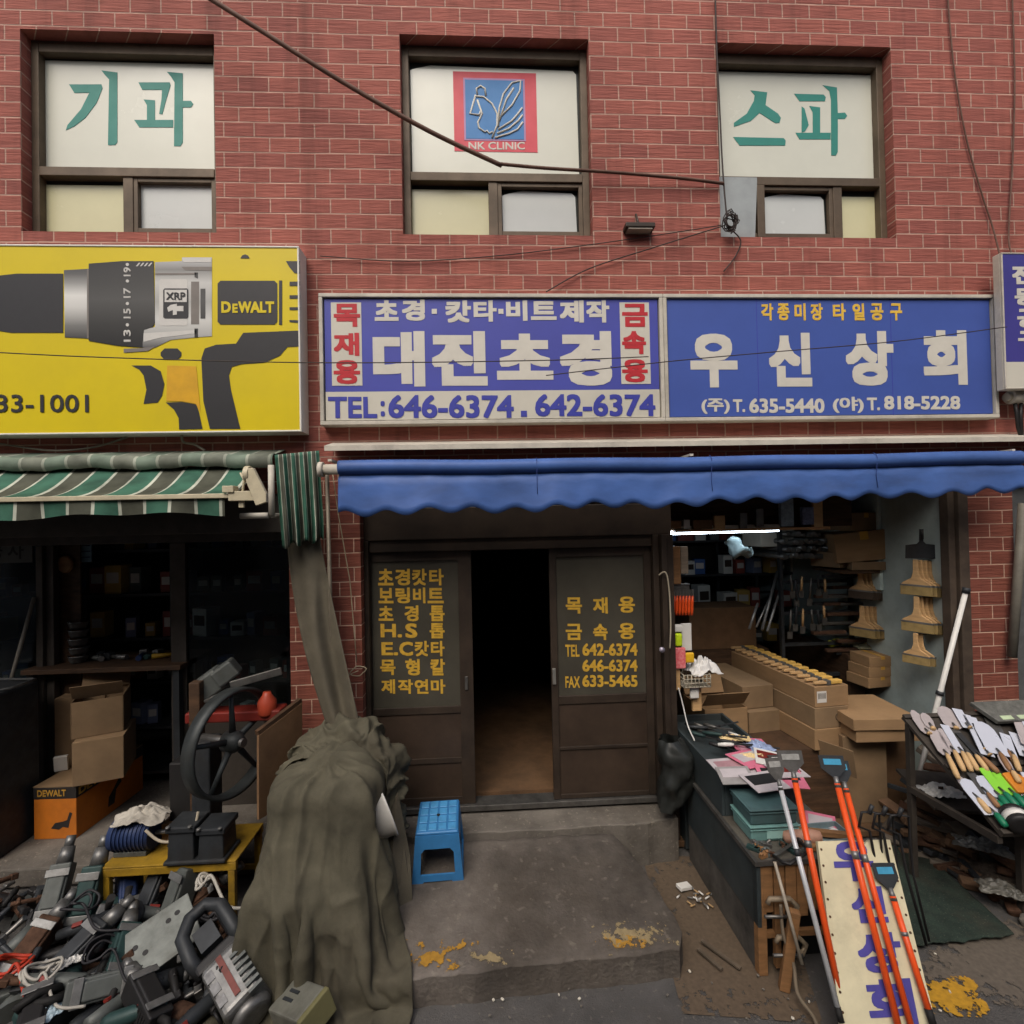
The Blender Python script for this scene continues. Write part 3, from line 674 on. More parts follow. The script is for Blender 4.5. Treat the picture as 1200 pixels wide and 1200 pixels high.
PBLK = metal_print('print_black_round', P(140, 406, ys).z - z0, P(140, 306, ys).z - z0, ((0, 34), (.25, 52), (.55, 78), (.75, 60), (1, 36)))
PGL = mat('print_light', (206, 204, 198), 0.35, var=.06)
art(1, POR, [[(588, 475), (690, 478), (705, 640), (688, 610), (640, 601), (585, 600)]])
art(1, PK, [[(-900, 150), (-60, 165), (60, 152), (222, 152), (222, 360), (40, 360), (-60, 345), (-900, 360)], [(462, 475), (530, 475), (565, 495), (578, 540), (570, 580), (555, 605), (505, 610), (515, 560), (505, 510), (490, 490)],
      [(855, 360), (1055, 352), (1055, 408), (1010, 410), (985, 440), (930, 465), (850, 470), (815, 480), (805, 510), (812, 560), (845, 698), (738, 698), (715, 600), (708, 450), (720, 415), (760, 402), (830, 398)],
      [(583, 605), (640, 603), (690, 612), (700, 640), (712, 698), (630, 700), (628, 660), (612, 630)], rr(565, 415, 638, 455, 14),
      [(1005, 108), (1055, 108), (1055, 152), (1035, 150), (1018, 130)], [(845, 98), (852, 88), (862, 84), (872, 88), (878, 98)],
      [(1018, 180), (1055, 180), (1055, 195), (1018, 195)], [(1018, 228), (1055, 228), (1055, 240), (1018, 240)], [(1018, 270), (1055, 270), (1055, 280), (1018, 280)], [(1018, 315), (1055, 316), (1055, 326), (1018, 322)],
      rr(765, 177, 975, 331, 10), [(981, 176), (992, 176), (992, 332), (981, 332)]])
art(1, PRING, [[(225, 140), (312, 135), (312, 380), (228, 376)]]); art(1, PHOUS, [[(545, 112), (640, 108), (640, 95), (745, 95), (745, 372), (690, 376), (600, 385), (545, 412), (500, 412), (500, 350), (545, 340)]])
art(2, PGL, [rr(560, 172, 660, 335, 6), [(640, 98), (742, 98), (742, 112), (646, 112)], [(505, 362), (690, 350), (690, 362), (560, 378), (505, 392)]])
art(2, PGD, [[(306, 136), (312, 135), (312, 380), (306, 380)], [(672, 180), (700, 180), (700, 330), (672, 330)], [(545, 150), (690, 150), (690, 156), (545, 157)], [(638, 128), (745, 128), (745, 142), (650, 140)], [(435, 416), (500, 414), (545, 408), (520, 424), (435, 430)]])
art(2, PBLK, [[(312, 117), (430, 108), (540, 108), (545, 325), (536, 340), (506, 350), (500, 412), (410, 405), (312, 388)], [(705, 205), (722, 205), (722, 310), (705, 310)], [(684, 148), (696, 148), (696, 170), (684, 164)], [(684, 345), (696, 345), (696, 376), (684, 376)]])
art(3, PK, [rr(574, 204, 662, 310, 5)]); art(4, PGL, [[(579, 209), (657, 209), (657, 252), (579, 252)], [(588, 272), (600, 262), (622, 258), (622, 266), (645, 266), (645, 284), (622, 284), (622, 296), (608, 298), (608, 280), (592, 286)]])
b_ = Letters()
def ytext(s, x0, y0, x1, y1, lift, bold): wall_text(b_, s, x0 / 3, 270 + y0 / 3, x1 / 3, 270 + y1 / 3, ys - lift, bold)
ytext('XRP', 584, 218, 652, 244, .0075, .03); ytext('33-1001', -14, 577, 312, 640, .003, .014)
b_.build('lettering', PK, sg)
b_ = Letters(); ytext('D', 778, 250, 812, 290, .004, .045); ytext('E', 817, 258, 836, 290, .004, .045); ytext('W', 838, 250, 884, 290, .004, .045); ytext('ALT', 880, 250, 964, 290, .004, .045); b_.build('lettering', YSIGN, sg)
b_ = Letters()
for s, ya, yb in (('13', 350, 392), ('15', 275, 310), ('17', 203, 238), ('19', 130, 162)):
    A = P(460 / 3, 270 + yb / 3, ys - .0045); B = P(460 / 3, 270 + ya / 3, ys - .0045); C_ = P(435 / 3, 270 + yb / 3, ys - .0045)
    letters(b_.new(), s, (A.x, ys - .0045, A.z), Vector((0, 0, B.z - A.z)), Vector((C_.x - A.x, 0, 0)), .02)
for yy in (332, 257, 178, 120):
    p = P(448 / 3, 270 + yy / 3, ys - .0045); b_.new().cyl((p.x, ys - .0052, p.z), (p.x, ys - .0036, p.z), .011, n=10)
for k in range(4):
    outline(b_.new(), Z([(478 + k * 14, 126), (488 + k * 14, 114), (494 + k * 14, 114), (484 + k * 14, 126)]), ys - .0036, .001)
b_.build('lettering', PGL, sg)

# ---- two blue framed signs
yb_ = -0.085
xm = P(777.5, 420, yb_).x; xa = P(375, 420, yb_).x; xb = P(1166.5, 420, yb_).x; z0, z1 = P(800, 494, yb_).z, P(780, 345.5, yb_).z
s1 = thing('shop_sign', 'violet blue framed sign with red side letters and white TEL strip below', 'sign', ((xa + xm) / 2, -0.04, z0))
q = MB(); frame_box(q, xa, xm - .001, z0, z1, yb_ - .02, -0.002, .027); q.build('frame', OFFW, s1, bevel=.004)
zs = P(600, 457.5, yb_).z
q = MB(); q.bb(xa + .035, xm - .036, yb_, -0.02, zs, z1 - .035); q.build('face', BLUE_S, s1)
q = MB(); q.bb(xa + .035, xm - .036, yb_ - .001, -0.02, z0 + .035, zs - .001); q.build('phone_strip', SWHITE, s1)
q = MB(); rect(q, 388.5, 354.5, 424, 452, yb_ - .0005, .002); q.build('side_plate', SWHITE, s1); q = MB(); rect(q, 727, 354.5, 761.5, 450, yb_ - .0005, .002); q.build('side_plate', SWHITE, s1)
q = Letters()
for s, x0, y0, x1, y1 in (('목', 391, 356, 422, 383), ('재', 391, 390, 421, 417), ('용', 391, 422, 422, 450), ('금', 729, 356, 759, 383), ('속', 729, 388, 757, 415), ('용', 729, 421, 759, 448)):
    wall_text(q, s, x0, y0, x1, y1, yb_ - .003, .04)
q.build('lettering', RED_L, s1)
q = Letters()
for s, x0, y0, x1, y1 in (('초', 439, 352, 467, 376), ('경', 471, 351, 498, 376), ('캇', 522, 352, 552, 378), ('타', 555, 352, 582, 377), ('비', 593, 352, 618, 376), ('트', 622, 353, 652, 375), ('제', 656, 352, 684, 378), ('작', 687, 352, 714, 378)):
    wall_text(q, s, x0, y0, x1, y1, yb_ - .001, .042)
for x in (509, 587):
    p = P(x, 365, yb_); q.new().bb(p.x - .018, p.x + .018, yb_ - .003, yb_ - .001, p.z - .018, p.z + .018)
for s, x0, y0, x1, y1 in (('대', 437, 388, 498, 453), ('진', 506, 388, 571, 452), ('초', 582, 391, 648, 445), ('경', 656, 388, 717, 452)):
    wall_text(q, s, x0, y0, x1, y1, yb_ - .001, .05)
q.build('lettering', IVORY, s1)
q = Letters()
for s, x0, y0, x1, y1 in (('TEL', 384.5, 465, 442, 490), (':', 446, 470, 451, 488), ('646-6374', 455, 463, 602, 490), ('642-6374', 627, 462, 768, 488)):
    wall_text(q, s, x0, y0, x1, y1, yb_ - .0025, .028)
p = P(614, 485, yb_); q.new().bb(p.x - .022, p.x + .022, yb_ - .004, yb_ - .0022, p.z - .022, p.z + .022)
q.build('lettering', BLUE_L, s1)
s2 = thing('shop_sign', 'blue framed sign with four spaced white Korean letters below a small yellow line', 'sign', ((xm + xb) / 2, -0.04, z0))
q = MB(); frame_box(q, xm + .001, xb, z0, z1, yb_ - .02, -0.002, .027); q.build('frame', OFFW, s2, bevel=.004)
q = MB(); q.bb(xm + .036, xb - .035, yb_, -0.02, z0 + .035, z1 - .035); q.build('face', BLUE_S2, s2)
for sx_ in (888, 1045): q = MB(); p = P(sx_, 420, yb_); q.bb(p.x - .0025, p.x + .0025, yb_ - .0006, yb_ + .002, z0 + .03, z1 - .03); q.build('panel_seam', BLUE_L, s2)
q = Letters()
for s, x0, y0, x1, y1 in (('우', 809, 391, 864, 454), ('신', 901, 390, 951, 453), ('상', 991, 388, 1047, 452), ('회', 1082, 387, 1133, 451)):
    wall_text(q, s, x0, y0, x1, y1, yb_ - .001, .045)
for s, x0, y0, x1, y1 in (('(주)', 822, 467, 855, 485), ('T.', 859, 468, 873, 483), ('635-5440', 878, 467, 966, 484), ('(야)', 976, 465, 1012, 484), ('T.', 1016, 466, 1031, 481), ('818-5228', 1036, 464, 1125, 480)):
    wall_text(q, s, x0, y0, x1, y1, yb_ - .001, .03)
q.build('lettering', IVORY, s2)
q = Letters()
for s, x0, x1 in (('각', 892, 906), ('종', 911, 925), ('미', 931, 944), ('장', 950, 964), ('타', 976, 991), ('일', 999, 1013), ('공', 1020, 1035), ('구', 1043, 1057)):
    wall_text(q, s, x0, 355.5, x1, 375.5, yb_ - .001, .034)
q.build('lettering', mat('amber_letter', (226, 186, 74), .5, var=.08), s2)
# ---- violet sign at the edge
yv = -0.2
vx = P(1176, 370, yv).x; va, vb = P(1185, 456, yv).z, P(1185, 296, yv).z
s3 = thing('shop_sign', 'narrow violet upright sign with pale rim, right of the two blue signs', 'sign', (vx + .4, -0.1, va))
q = MB()
for x_ in (vx + .15, vx + .75): q.bb(x_, x_ + .04, yv + .06, -.002, va + .3, va + .34); q.bb(x_, x_ + .04, yv + .06, -.002, vb - .34, vb - .3)
q.build('wall_bracket', FRAMED, s3)
q = MB(); q.bb(vx - .004, vx + .95, yv + .012, yv + .065, va, vb); frame_box(q, vx - .004, vx + .95, va, vb, yv - .004, yv + .011, .012); q.build('cabinet', OFFW, s3, bevel=.004)
zs = P(1185, 424, yv).z
q = MB(); q.bb(vx + .008, vx + .938, yv, yv + .011, zs, vb - .012); q.build('face', mat('sign_violet', (66, 62, 138), .4, var=.12, scale=2), s3)
q = MB(); q.bb(vx + .008, vx + .938, yv, yv + .011, va + .012, zs - .001); q.build('phone_strip', SWHITE, s3)
q = Letters()
for s, x0, y0, x1, y1 in (('전', 1186, 311, 1211, 333), ('동', 1189, 338, 1214, 358), ('공', 1192, 362, 1216, 384), ('구', 1193, 388, 1217, 408)):
    wall_text(q, s, x0, y0, x1, y1, yv - .001, .045)
q.build('lettering', IVORY, s3)

# ================================================================== awnings
BLUEF = mat('blue_awning_cloth', (66, 98, 160), 0.5, var=0.24, scale=2.2, spec=0.3, stretch=(1, 1, 2.5), dirt=.22)
SEAM = mat('blue_seam', (38, 60, 122), 0.6)
aw = thing('awning', 'blue cloth shop awning with a scalloped valance over the brown double door', 'awning', (1.4, -0.3, 2.6))
ax0, ax1 = P(397, 540, -0.3).x, P(1196, 535, -0.3).x; zr_ = P(800, 542, -0.3).z
NX, rows = 260, []
for k in range(13):       # cloth wound over the tube, then hanging
    row = []
    for i in range(NX + 1):
        u = i / NX; x = lerp(ax0, ax1, u); sag = -0.010 * math.sin(u * math.pi) + 0.003 * math.sin(u * 23)
        if k < 7:
            t = R(150 - k * 34); rad = 0.047
            y = -0.3 - rad * math.sin(t) * 1 + 0.0; z = zr_ + rad * math.cos(math.pi - t) * -1
            t2 = R(-30 + k * 35); y = -0.3 - rad * math.sin(t2); z = zr_ + rad * math.cos(t2)
        else:
            d = (k - 6) / 6.0; H = lerp(0.272, 0.205, u) + 0.021 * math.cos(2 * math.pi * (u * 17.3 + .32 + .05 * math.sin(u * 19))) + 0.008 * math.sin(u * 31)
            t2 = R(180); y0_, z0_ = -0.3, zr_ - 0.047
            y = -0.318 - 0.03 * d + (0.006 + 0.008 * d) * math.sin(2 * math.pi * u * 5.3 + 1) * d + 0.003 * math.sin(u * 60) * d + .004 * fbm((u * 30, d * 2.5, 1.0)); z = z0_ + 0.012 - H * d
        row.append((x, y, z + sag))
    rows.append(row)
q = MB(); q.grid(rows); q.build('valance', BLUEF, aw, solid=.004)
q = MB(); q.cyl((ax0 - .1, -0.3, zr_ - .01), (ax1 + .03, -0.3, zr_ - .01), .035, n=16)
q.cyl((ax0 - .13, -0.3, zr_ - .01), (ax0 - .1, -0.3, zr_ - .01), .05); q.build('roller_tube', OFFW, aw)
q = MB()
for u in (0.275, 0.525, 0.77):
    x = lerp(ax0, ax1, u); q.tube([(x, -0.3 - .049 * math.sin(t), zr_ + .049 * math.cos(t)) for t in (0.2, .8, 1.3)] + [(x, -.333, zr_ - .12), (x, -.346, zr_ - .2)], .0022, 5)
q.build('seam', SEAM, aw)
q = MB()
for x in (ax0 - .06, lerp(ax0, ax1, .5), ax1 - .05): q.bb(x - .012, x + .012, -0.3, -.002, zr_ + .045, zr_ + .06)
q.build('bracket', OFFW, aw)
q = MB(); a = P(383, 552, -0.2); q.cyl((a.x, -0.2, a.z), (a.x + .02, -0.2, 0.9), .014, n=10)
o = q.build('awning_pole', mat('dull_pole', (116, 108, 94), .5, .3, var=.2, dirt=.3), None, loc=(a.x, -.2, .9)); tag(o, 'thin grey upright pole beside the green striped curtain', 'pole')
q = MB(); pts = [P(390, 556, -.15), P(396, 600, -.14), P(410, 680, -.06), P(415, 740, -.05), P(418, 775, -.06)]
q.tube(pts, .004, 6)
for t in range(18): pass
c = P(420, 786, -.07)
q.tube([c + Vector((.05 * math.cos(a_) * (1 + .4 * math.sin(a_ * 2)), -.01, .035 * math.sin(a_))) for a_ in [k * .45 for k in range(26)]], .004, 6)
q.tube([c, c + Vector((-.05, 0, -.02)), c + Vector((-.1, 0, -.05)), c + Vector((-.14, 0, .0))], .004, 6)
o = q.build('tie_rope', mat('rope', (150, 140, 116), .9, var=.2), None, loc=tuple(c)); tag(o, 'thin pale rope hanging down the left brick pillar, knotted at its end', 'rope')

STR = stripe_mat('striped_awning', 0.29); STRF = stripe_mat('striped_awning_faded', 0.29, fade=.6); STR2 = stripe_mat('striped_curtain', 0.115, shift=.1)
ga = thing('awning', 'green and grey striped awning with white lines, half rolled out under the yellow sign', 'awning', (-3, -0.4, 2.6))
gx0, gxr, gxf = -5.2, P(322, 540, -.2).x, P(260, 583, -.62).x
zt_, zf_ = P(150, 542, -.2).z, P(130, 584, -.62).z
def cloth(name, rows, m, parent, axis_uv, **kw):
    q = MB(); q.grid(rows); n = len(rows[0]); uv = [axis_uv(i // n, i % n) for i in range(len(rows) * n)]
    return q.build(name, m, parent, uvf=lambda i: uv[i], **kw)
NG = 90
X_ = [lerp(gx0, gxr, i / NG) for i in range(NG + 1)]
rows = [[(x, -.2 - .045 * math.sin(R(t)), zt_ + .05 * math.cos(R(t)) + .008 * math.sin(x * 9) + .004 * math.sin(x * 31)) for x in X_] for t in (-60, -20, 15, 50, 85, 120, 150)]
rows[0] = [(x, -.003, zt_ + .10) for x in X_]
cloth('roll', rows, STRF, ga, lambda r, c: (X_[c], 0))
X2 = [lerp(gx0, gxf, i / NG) for i in range(NG + 1)]
rows = []
for k in range(9):
    t = k / 8.0
    rows.append([(x + .02 * t, lerp(-.16, -.62, t), lerp(zt_ - .03, zf_ + .01, t) - .05 * math.sin(t * math.pi) + .012 * math.sin(x * 21.6) * math.sin(t * math.pi)) for x in X2])
cloth('cloth', rows, STR, ga, lambda r, c: (X2[c], 0))
rows = []
for k in range(5):
    t = k / 4.0
    rows.append([(x + .02, -.628 + .012 * t * math.sin(x * 14), zf_ - t * (.105 + .012 * math.sin(x * 3.7) + .008 * math.sin(x * 11))) for x in X2])
cloth('valance', rows, STR, ga, lambda r, c: (X2[c], 0))
q = MB(); q.bb(gx0, gxf + .05, -.645, -.615, zf_ - .012, zf_ + .016); a = P(312, 583, -.62).x
q.build('front_bar', CREAM, ga, bevel=.004)
q = MB(); q.bb(gxf + .05, a, -.65, -.60, zf_ - .03, zf_ + .028); q.bb(gxf + .02, gxf + .085, -.66, -.59, zf_ + .02, zf_ + .06); q.bb(gxf + .10, gxf + .13, -.63, -.61, zf_ - .07, zf_ - .03)
q.tube([(gxf + .12, -.62, zf_ + .02), (gxf + .13, -.62, zf_ + .1), (gxf + .10, -.6, zf_ + .14)], .008, 6)
c1, c2 = P(292, 556, -.64), P(304, 583, -.64)
q.prism([(c1.x - .01, c1.z + .03), (c1.x + .04, c1.z + .035), (c2.x + .055, c2.z + .02), (c2.x + .055, c2.z - .03), (c2.x - .005, c2.z - .05), (c1.x + .0, c1.z - .05)], (0, -.65, 0), (1, 0, 0), (0, 0, 1), .03)
q.cyl((c1.x - .02, -.64, c1.z), (c1.x + .01, -.64, c1.z), .05, n=14)
q.build('crank_bracket', CREAM, ga, bevel=.004)
q = MB(); x = P(318, 570, -.3).x; q.cyl((x, -.3, P(318, 545, -.3).z), (x, -.3, P(318, 604, -.3).z), .02, n=10); a = P(318, 604, -.3)
q.cyl((x - .02, -.3, a.z), (x - .2, -.3, a.z), .02, n=10); q.cyl((x, -.3, a.z), (x, -.002, a.z), .016, n=10); q.build('side_post', OFFW, ga)
# hanging striped curtain
rows = []; NC, NV = 70, 26
for k in range(NV + 1):
    t = k / NV; row = []
    for i in range(NC + 1):
        u = i / NC
        pxl = lerp(lerp(322, 331, t), lerp(374, 379, min(1, t * 1.2)), u); pyl = lerp(lerp(533, 528, u), lerp(641, 632, u) + 3 * math.sin(u * 19), t)
        y = -.30 + .1 * u + (.012 + .03 * t) * math.sin(u * 27 + t * 1.3) * (.4 + t) - .03 * t
        p = P(pxl, pyl, y); row.append(tuple(p))
    rows.append(row)
cu = thing('striped_curtain', 'green striped cloth strip hanging down at the awning end over the brick pillar', 'curtain', (-1.3, -.3, 2.4))
cloth('cloth', rows, STR2, cu, lambda r, c: (c / NC * .62, 0), solid=.003)
# canvas strip hanging below the curtain, slanting to the tarp
rows = []
for k in range(30):
    t = k / 29; row = []
    for i in range(25):
        u = i / 24
        pxl = lerp(lerp(336, 388, t ** 1.25), lerp(373, 425, t ** 1.1), u) - (6 * math.sin(t * 3)) * (1 - u); pyl = lerp(618, 862, t)
        y = -.20 - .12 * t + .028 * math.sin(u * 9 + t * 2.5) * (.4 + t) + .03 * abs(math.sin(u * 3.1 + t * 4))
        row.append(tuple(P(pxl, pyl, y)))
    rows.append(row)
CANV = mat('olive_canvas', (86, 82, 67), 0.85, var=0.3, scale=4, bump=0.3, bscale=190, dirt=0.45)
CANV2 = mat('grey_canvas', (94, 88, 74), 0.85, var=0.25, scale=3, bump=0.25, bscale=160, dirt=0.4)
q = MB(); q.grid(rows); o = q.build('canvas_strip', CANV2, None, loc=(-1.1, -.3, 1.2), solid=.004); tag(o, 'grey brown canvas strip hanging slantwise from the striped curtain to the tarp', 'canvas')

# ================================================================== cables
def cable(name, label, pts, r, m, loc=None, group=None):
    q = MB(); pts = [Vector(p) for p in pts]; sm = []
    for i in range(len(pts) - 1):
        p0 = pts[max(i - 1, 0)]; p1 = pts[i]; p2 = pts[i + 1]; p3 = pts[min(i + 2, len(pts) - 1)]
        for k in range(8):
            t = k / 8; sm.append(0.5 * ((2 * p1) + (p2 - p0) * t + (2 * p0 - 5 * p1 + 4 * p2 - p3) * t * t + (3 * p1 - p0 - 3 * p2 + p3) * t ** 3))
    sm.append(pts[-1]); q.tube(sm, r, 7)
    o = q.build(name, m, None, loc=tuple(pts[0])); return tag(o, label, 'cable', group)
WIRE = mat('black_cable', (58, 48, 44), .6, var=.2)
WIREB = mat('brown_cable', (104, 76, 64), .7, var=.2)
cable('overhead_cable', 'thick brown cable sagging across the middle upstairs window', [P(225, -15, -.3), P(300, 32, -.28), P(400, 95, -.22), P(500, 152, -.16), P(588, 194, -.1)], .016, WIREB)
cable('overhead_cable', 'thick dark cable running level from the middle window to the right window', [P(585, 192, -.1), P(640, 197, -.09), P(720, 202, -.07), P(800, 209, -.05), P(848, 215, -.03)], .012, WIREB)
cable('overhead_cable', 'thin black wire crossing the drill sign and the first blue sign', [P(-40, 411, -.6), P(100, 418, -.55), P(300, 424, -.5), P(450, 425, -.5), P(650, 422, -.45), P(760, 418, -.4)], .0035, WIRE)
cable('overhead_cable', 'thin black wire rising across the second blue sign', [P(640, 440, -.3), P(780, 424, -.3), P(900, 413, -.3), P(1050, 400, -.3), P(1180, 383, -.28)], .0035, WIRE)
cable('wall_cable', 'thin wire slanting down the brick wall at the far right', [P(1110, -10, -.02), P(1118, 80, -.02), P(1132, 160, -.02), P(1150, 225, -.02), P(1163, 265, -.03), P(1172, 300, -.1)], .006, WIREB)
cable('wall_cable', 'thin wire hanging straight above the narrow violet sign', [P(1186, -10, -.02), P(1189, 90, -.02), P(1187, 180, -.02), P(1182, 275, -.03), P(1187, 300, -.1)], .006, WIREB)
cable('wall_cable', 'thin black wire running down the left side of the right upstairs window', [P(838, -10, -.015), P(840, 60, -.015), P(843, 120, -.02), P(847, 200, -.02), P(852, 258, -.03)], .006, WIRE)
cable('wall_cable', 'drooping wire from the cable knot to the top of the first blue sign', [P(850, 264, -.04), P(760, 292, -.03), P(690, 315, -.02), P(640, 342, -.03)], .0045, WIRE)
cable('wall_cable', 'long faint wire over the bricks above the first blue sign', [P(845, 264, -.04), P(740, 280, -.02), P(600, 298, -.015), P(480, 306, -.015), P(375, 300, -.02)], .0035, WIRE)
cable('wall_cable', 'short wire curling down from the cable knot over the second blue sign', [P(856, 268, -.04), P(868, 282, -.03), P(862, 300, -.02), P(848, 318, -.02)], .005, WIRE)
q = MB(); rk = random.Random(3); c = P(856, 260, -.06)
for k in range(14):
    t0 = rk.uniform(0, 6); ex, ez = rk.uniform(.02, .06), rk.uniform(.03, .09)
    q.tube([c + Vector((ex * math.cos(t0 + a_), -.02 * math.sin(a_ * 2) + rk.uniform(-.01, .01), ez * math.sin(t0 + a_))) for a_ in [j * .6 for j in range(8)]], .004, 5)
o = q.build('cable_knot', WIRE, None, loc=tuple(c)); tag(o, 'tangled black cable knot at the lower left corner of the right upstairs window', 'cable knot')
lt = thing('wall_lamp', 'small dark lamp fitting on the bricks right of the middle upstairs window', 'lamp fitting', tuple(P(749, 266, 0)))
p = P(749, 266, -.05); q = MB(); q.bb(p.x - .11, p.x + .11, -.09, -.002, p.z - .02, p.z + .015); q.build('housing', FRAMED, lt, bevel=.006)
q = MB(); q.bb(p.x - .09, p.x + .09, -.082, -.01, p.z - .032, p.z - .021); q.build('lens', mat('dull_lens', (150, 140, 126), .3), lt)
q = MB(); q.tube([(p.x, -.03, p.z + .01), (p.x, -.02, p.z + .06), (p.x - .01, -.01, p.z + .12)], .008, 6); q.build('stem', FRAMED, lt)
# wires under the yellow sign
cable('wall_cable', 'slack grey wire looping under the yellow sign', [P(0, 520, -.03), P(60, 528, -.04), P(110, 524, -.04), P(150, 512, -.03)], .007, mat('grey_wire', (130, 122, 110), .6))
cable('wall_cable', 'kinked pale wire hanging from the bottom of the yellow sign', [P(213, 509, -.08), P(215, 518, -.06), P(228, 521, -.04), P(240, 528, -.03)], .009, mat('pale_wire', (150, 140, 126), .6))
# ================================================================== shared goods materials
CARD = mat('cardboard', (150, 120, 86), 0.85, var=0.14, scale=3, stretch=(1, 1, 3), dirt=0.12)
CARD2 = mat('cardboard_grey', (134, 110, 82), 0.85, var=0.16, scale=3, dirt=0.2)
CARDD = mat('cardboard_inner', (112, 84, 58), 0.9, var=0.15)
TAPE = mat('brown_tape', (196, 150, 62), 0.3, var=0.1)
INK = mat('print_ink', (62, 50, 42), 0.8)
LABELW = mat('paper_label', (206, 202, 194), 0.6, var=0.06)
ORANGE = mat('orange_paint', (226, 84, 34), 0.35, var=0.12, scale=12, dirt=0.08)
WOOD = mat('pale_wood', (198, 160, 112), 0.6, var=0.2, scale=6, stretch=(1, 1, 5))
WOODM = mat('mid_wood', (140, 102, 66), 0.65, var=0.25, scale=6, stretch=(1, 1, 5), dirt=0.2)
YPAINT = mat('worn_yellow_paint', (160, 126, 34), 0.55, var=0.3, scale=6, dirt=0.7)
GREYT = mat('grey_tool_paint', (92, 96, 93), 0.5, 0.2, var=0.2, scale=9, dirt=0.4)
GREYD = mat('dark_grey_tool', (52, 55, 58), 0.5, 0.2, var=0.3, scale=9, dirt=0.3)
GREENT = mat('green_tool_paint', (42, 66, 64), 0.5, 0.1, var=0.25, scale=9, dirt=0.35)
BLUET = mat('blue_tool_paint', (42, 58, 96), 0.5, 0.1, var=0.2, scale=9, dirt=0.3)
REDT = mat('red_tool_paint', (118, 38, 30), 0.5, 0.1, var=0.2, scale=9, dirt=0.3)
SILVER = mat('cast_aluminium', (132, 132, 130), 0.42, 0.6, var=0.3, scale=14, dirt=0.45)
RUBBER = mat('black_rubber', (30, 29, 28), 0.7, var=0.2)
PINKC = mat('pink_card', (206, 112, 136), 0.55, var=0.1)
WPLAST = mat('white_plastic', (214, 212, 206), 0.35, var=0.07, scale=5, dirt=0.1)

def carton(name, label, base, size, rz=0.0, m=CARD, tape=True, flaps=False, group=None, printed=None, cat='box'):
    """cardboard box standing on base (centre of its bottom), with tape or open flaps, and a label"""
    x, y, z = size; b_ = MB(); t = .006
    if flaps:
        for sx in (-1, 1): b_.box((sx * (x / 2 - t / 2), 0, z / 2), (t, y, z)); b_.box((0, sx * (y / 2 - t / 2), z / 2), (x - 2 * t, t, z - .002))
        b_.box((0, 0, t), (x - 2 * t, y - 2 * t, t))
    else: b_.box((0, 0, z / 2), size)
    o = b_.build(name, m, None, loc=base, rot=(0, 0, rz), local=True, bevel=.004); tag(o, label, cat, group)
    if flaps:
        for sx, a in ((-1, R(38)), (1, R(-22))):
            q = MB(); q.box((0, 0, y * .2), (x * .98, .005, y * .4), Matrix.Rotation(a, 3, 'X')); q.build('flap', m, o, loc=(0, sx * y / 2, z), local=True)
    if tape and not flaps:
        q = MB(); q.box((0, 0, z + .001), (x * .14, y * 1.002, .0015)); q.box((0, -y / 2 - .001, z * .86), (x * .14, .0015, z * .28)); q.build('tape', TAPE, o, local=True)
    if printed == 'mark':
        q = MB(); q.tube([(x * .18 + .018 * math.cos(a) * (1.0), -y / 2 - .001, z * .5 + .026 * math.sin(a)) for a in [k * math.pi / 6 for k in range(12)]], .003, 5, closed=True); q.build('printed_mark', INK, o, local=True)
    if printed == 'label':
        q = MB(); q.box((-x * .3, -y / 2 - .001, z * .5), (x * .28, .0015, z * .55)); q.build('paper_label', LABELW, o, local=True)
        q = MB()
        for k in range(7): q.box((-x * .4 + k * x * .034, -y / 2 - .0025, z * .55), (x * .014, .001, z * .28))
        q.build('barcode', INK, o, local=True)
    return o

# ================================================================== left shop: shelves and small goods in the gloom
shl = thing('shelf_unit', 'dim steel shelf unit at the back of the left tool shop', 'shelf', (-3.9, 1.28, .15), world=False)
q = MB()
for x in (-1.1, 0, 1.1): q.bb(x - .015, x + .015, -.2, -.17, 0, 2.3); q.bb(x - .015, x + .015, .17, .2, 0, 2.3)
q.build('upright', GREYD, shl, local=True)
for k in range(6):
    q = MB(); q.bb(-1.12, 1.12, -.21, .21, .12 + k * .4, .145 + k * .4); q.build('shelf_board', GREYD, shl, local=True)
shl2 = dup(shl, (-1.75, 1.12, .15), (0, 0, R(-8)), 'second dim steel shelf unit behind the glass beside the left pillar')
packs = []
for nm, c_, cn in (('carton_small', (120, 130, 156), 'slate blue'), ('carton_small', (214, 214, 206), 'off white'), ('carton_small', (56, 92, 150), 'navy'), ('carton_small', (190, 158, 84), 'ochre'), ('carton_small', (92, 98, 94), 'charcoal'), ('carton_small', (140, 70, 60), 'dull red')):
    m = mat('pack_' + cn.replace(' ', '_'), c_, .5, var=.1)
    q = MB(); q.box((0, 0, .08), (.11, .12, .16)); o = q.build('product_box', m, None, loc=(0, 0, -5), local=True, bevel=.003); tag(o, 'small %s product box on the dim shelves of the left tool shop' % cn, 'box', 'product boxes on the left shop shelves')
    q = MB(); q.box((0, -.061, .09), (.08, .002, .06)); q.build('paper_label', LABELW if cn != 'off white' else INK, o, local=True)
    packs.append(o)
rk = random.Random(11); used = set()
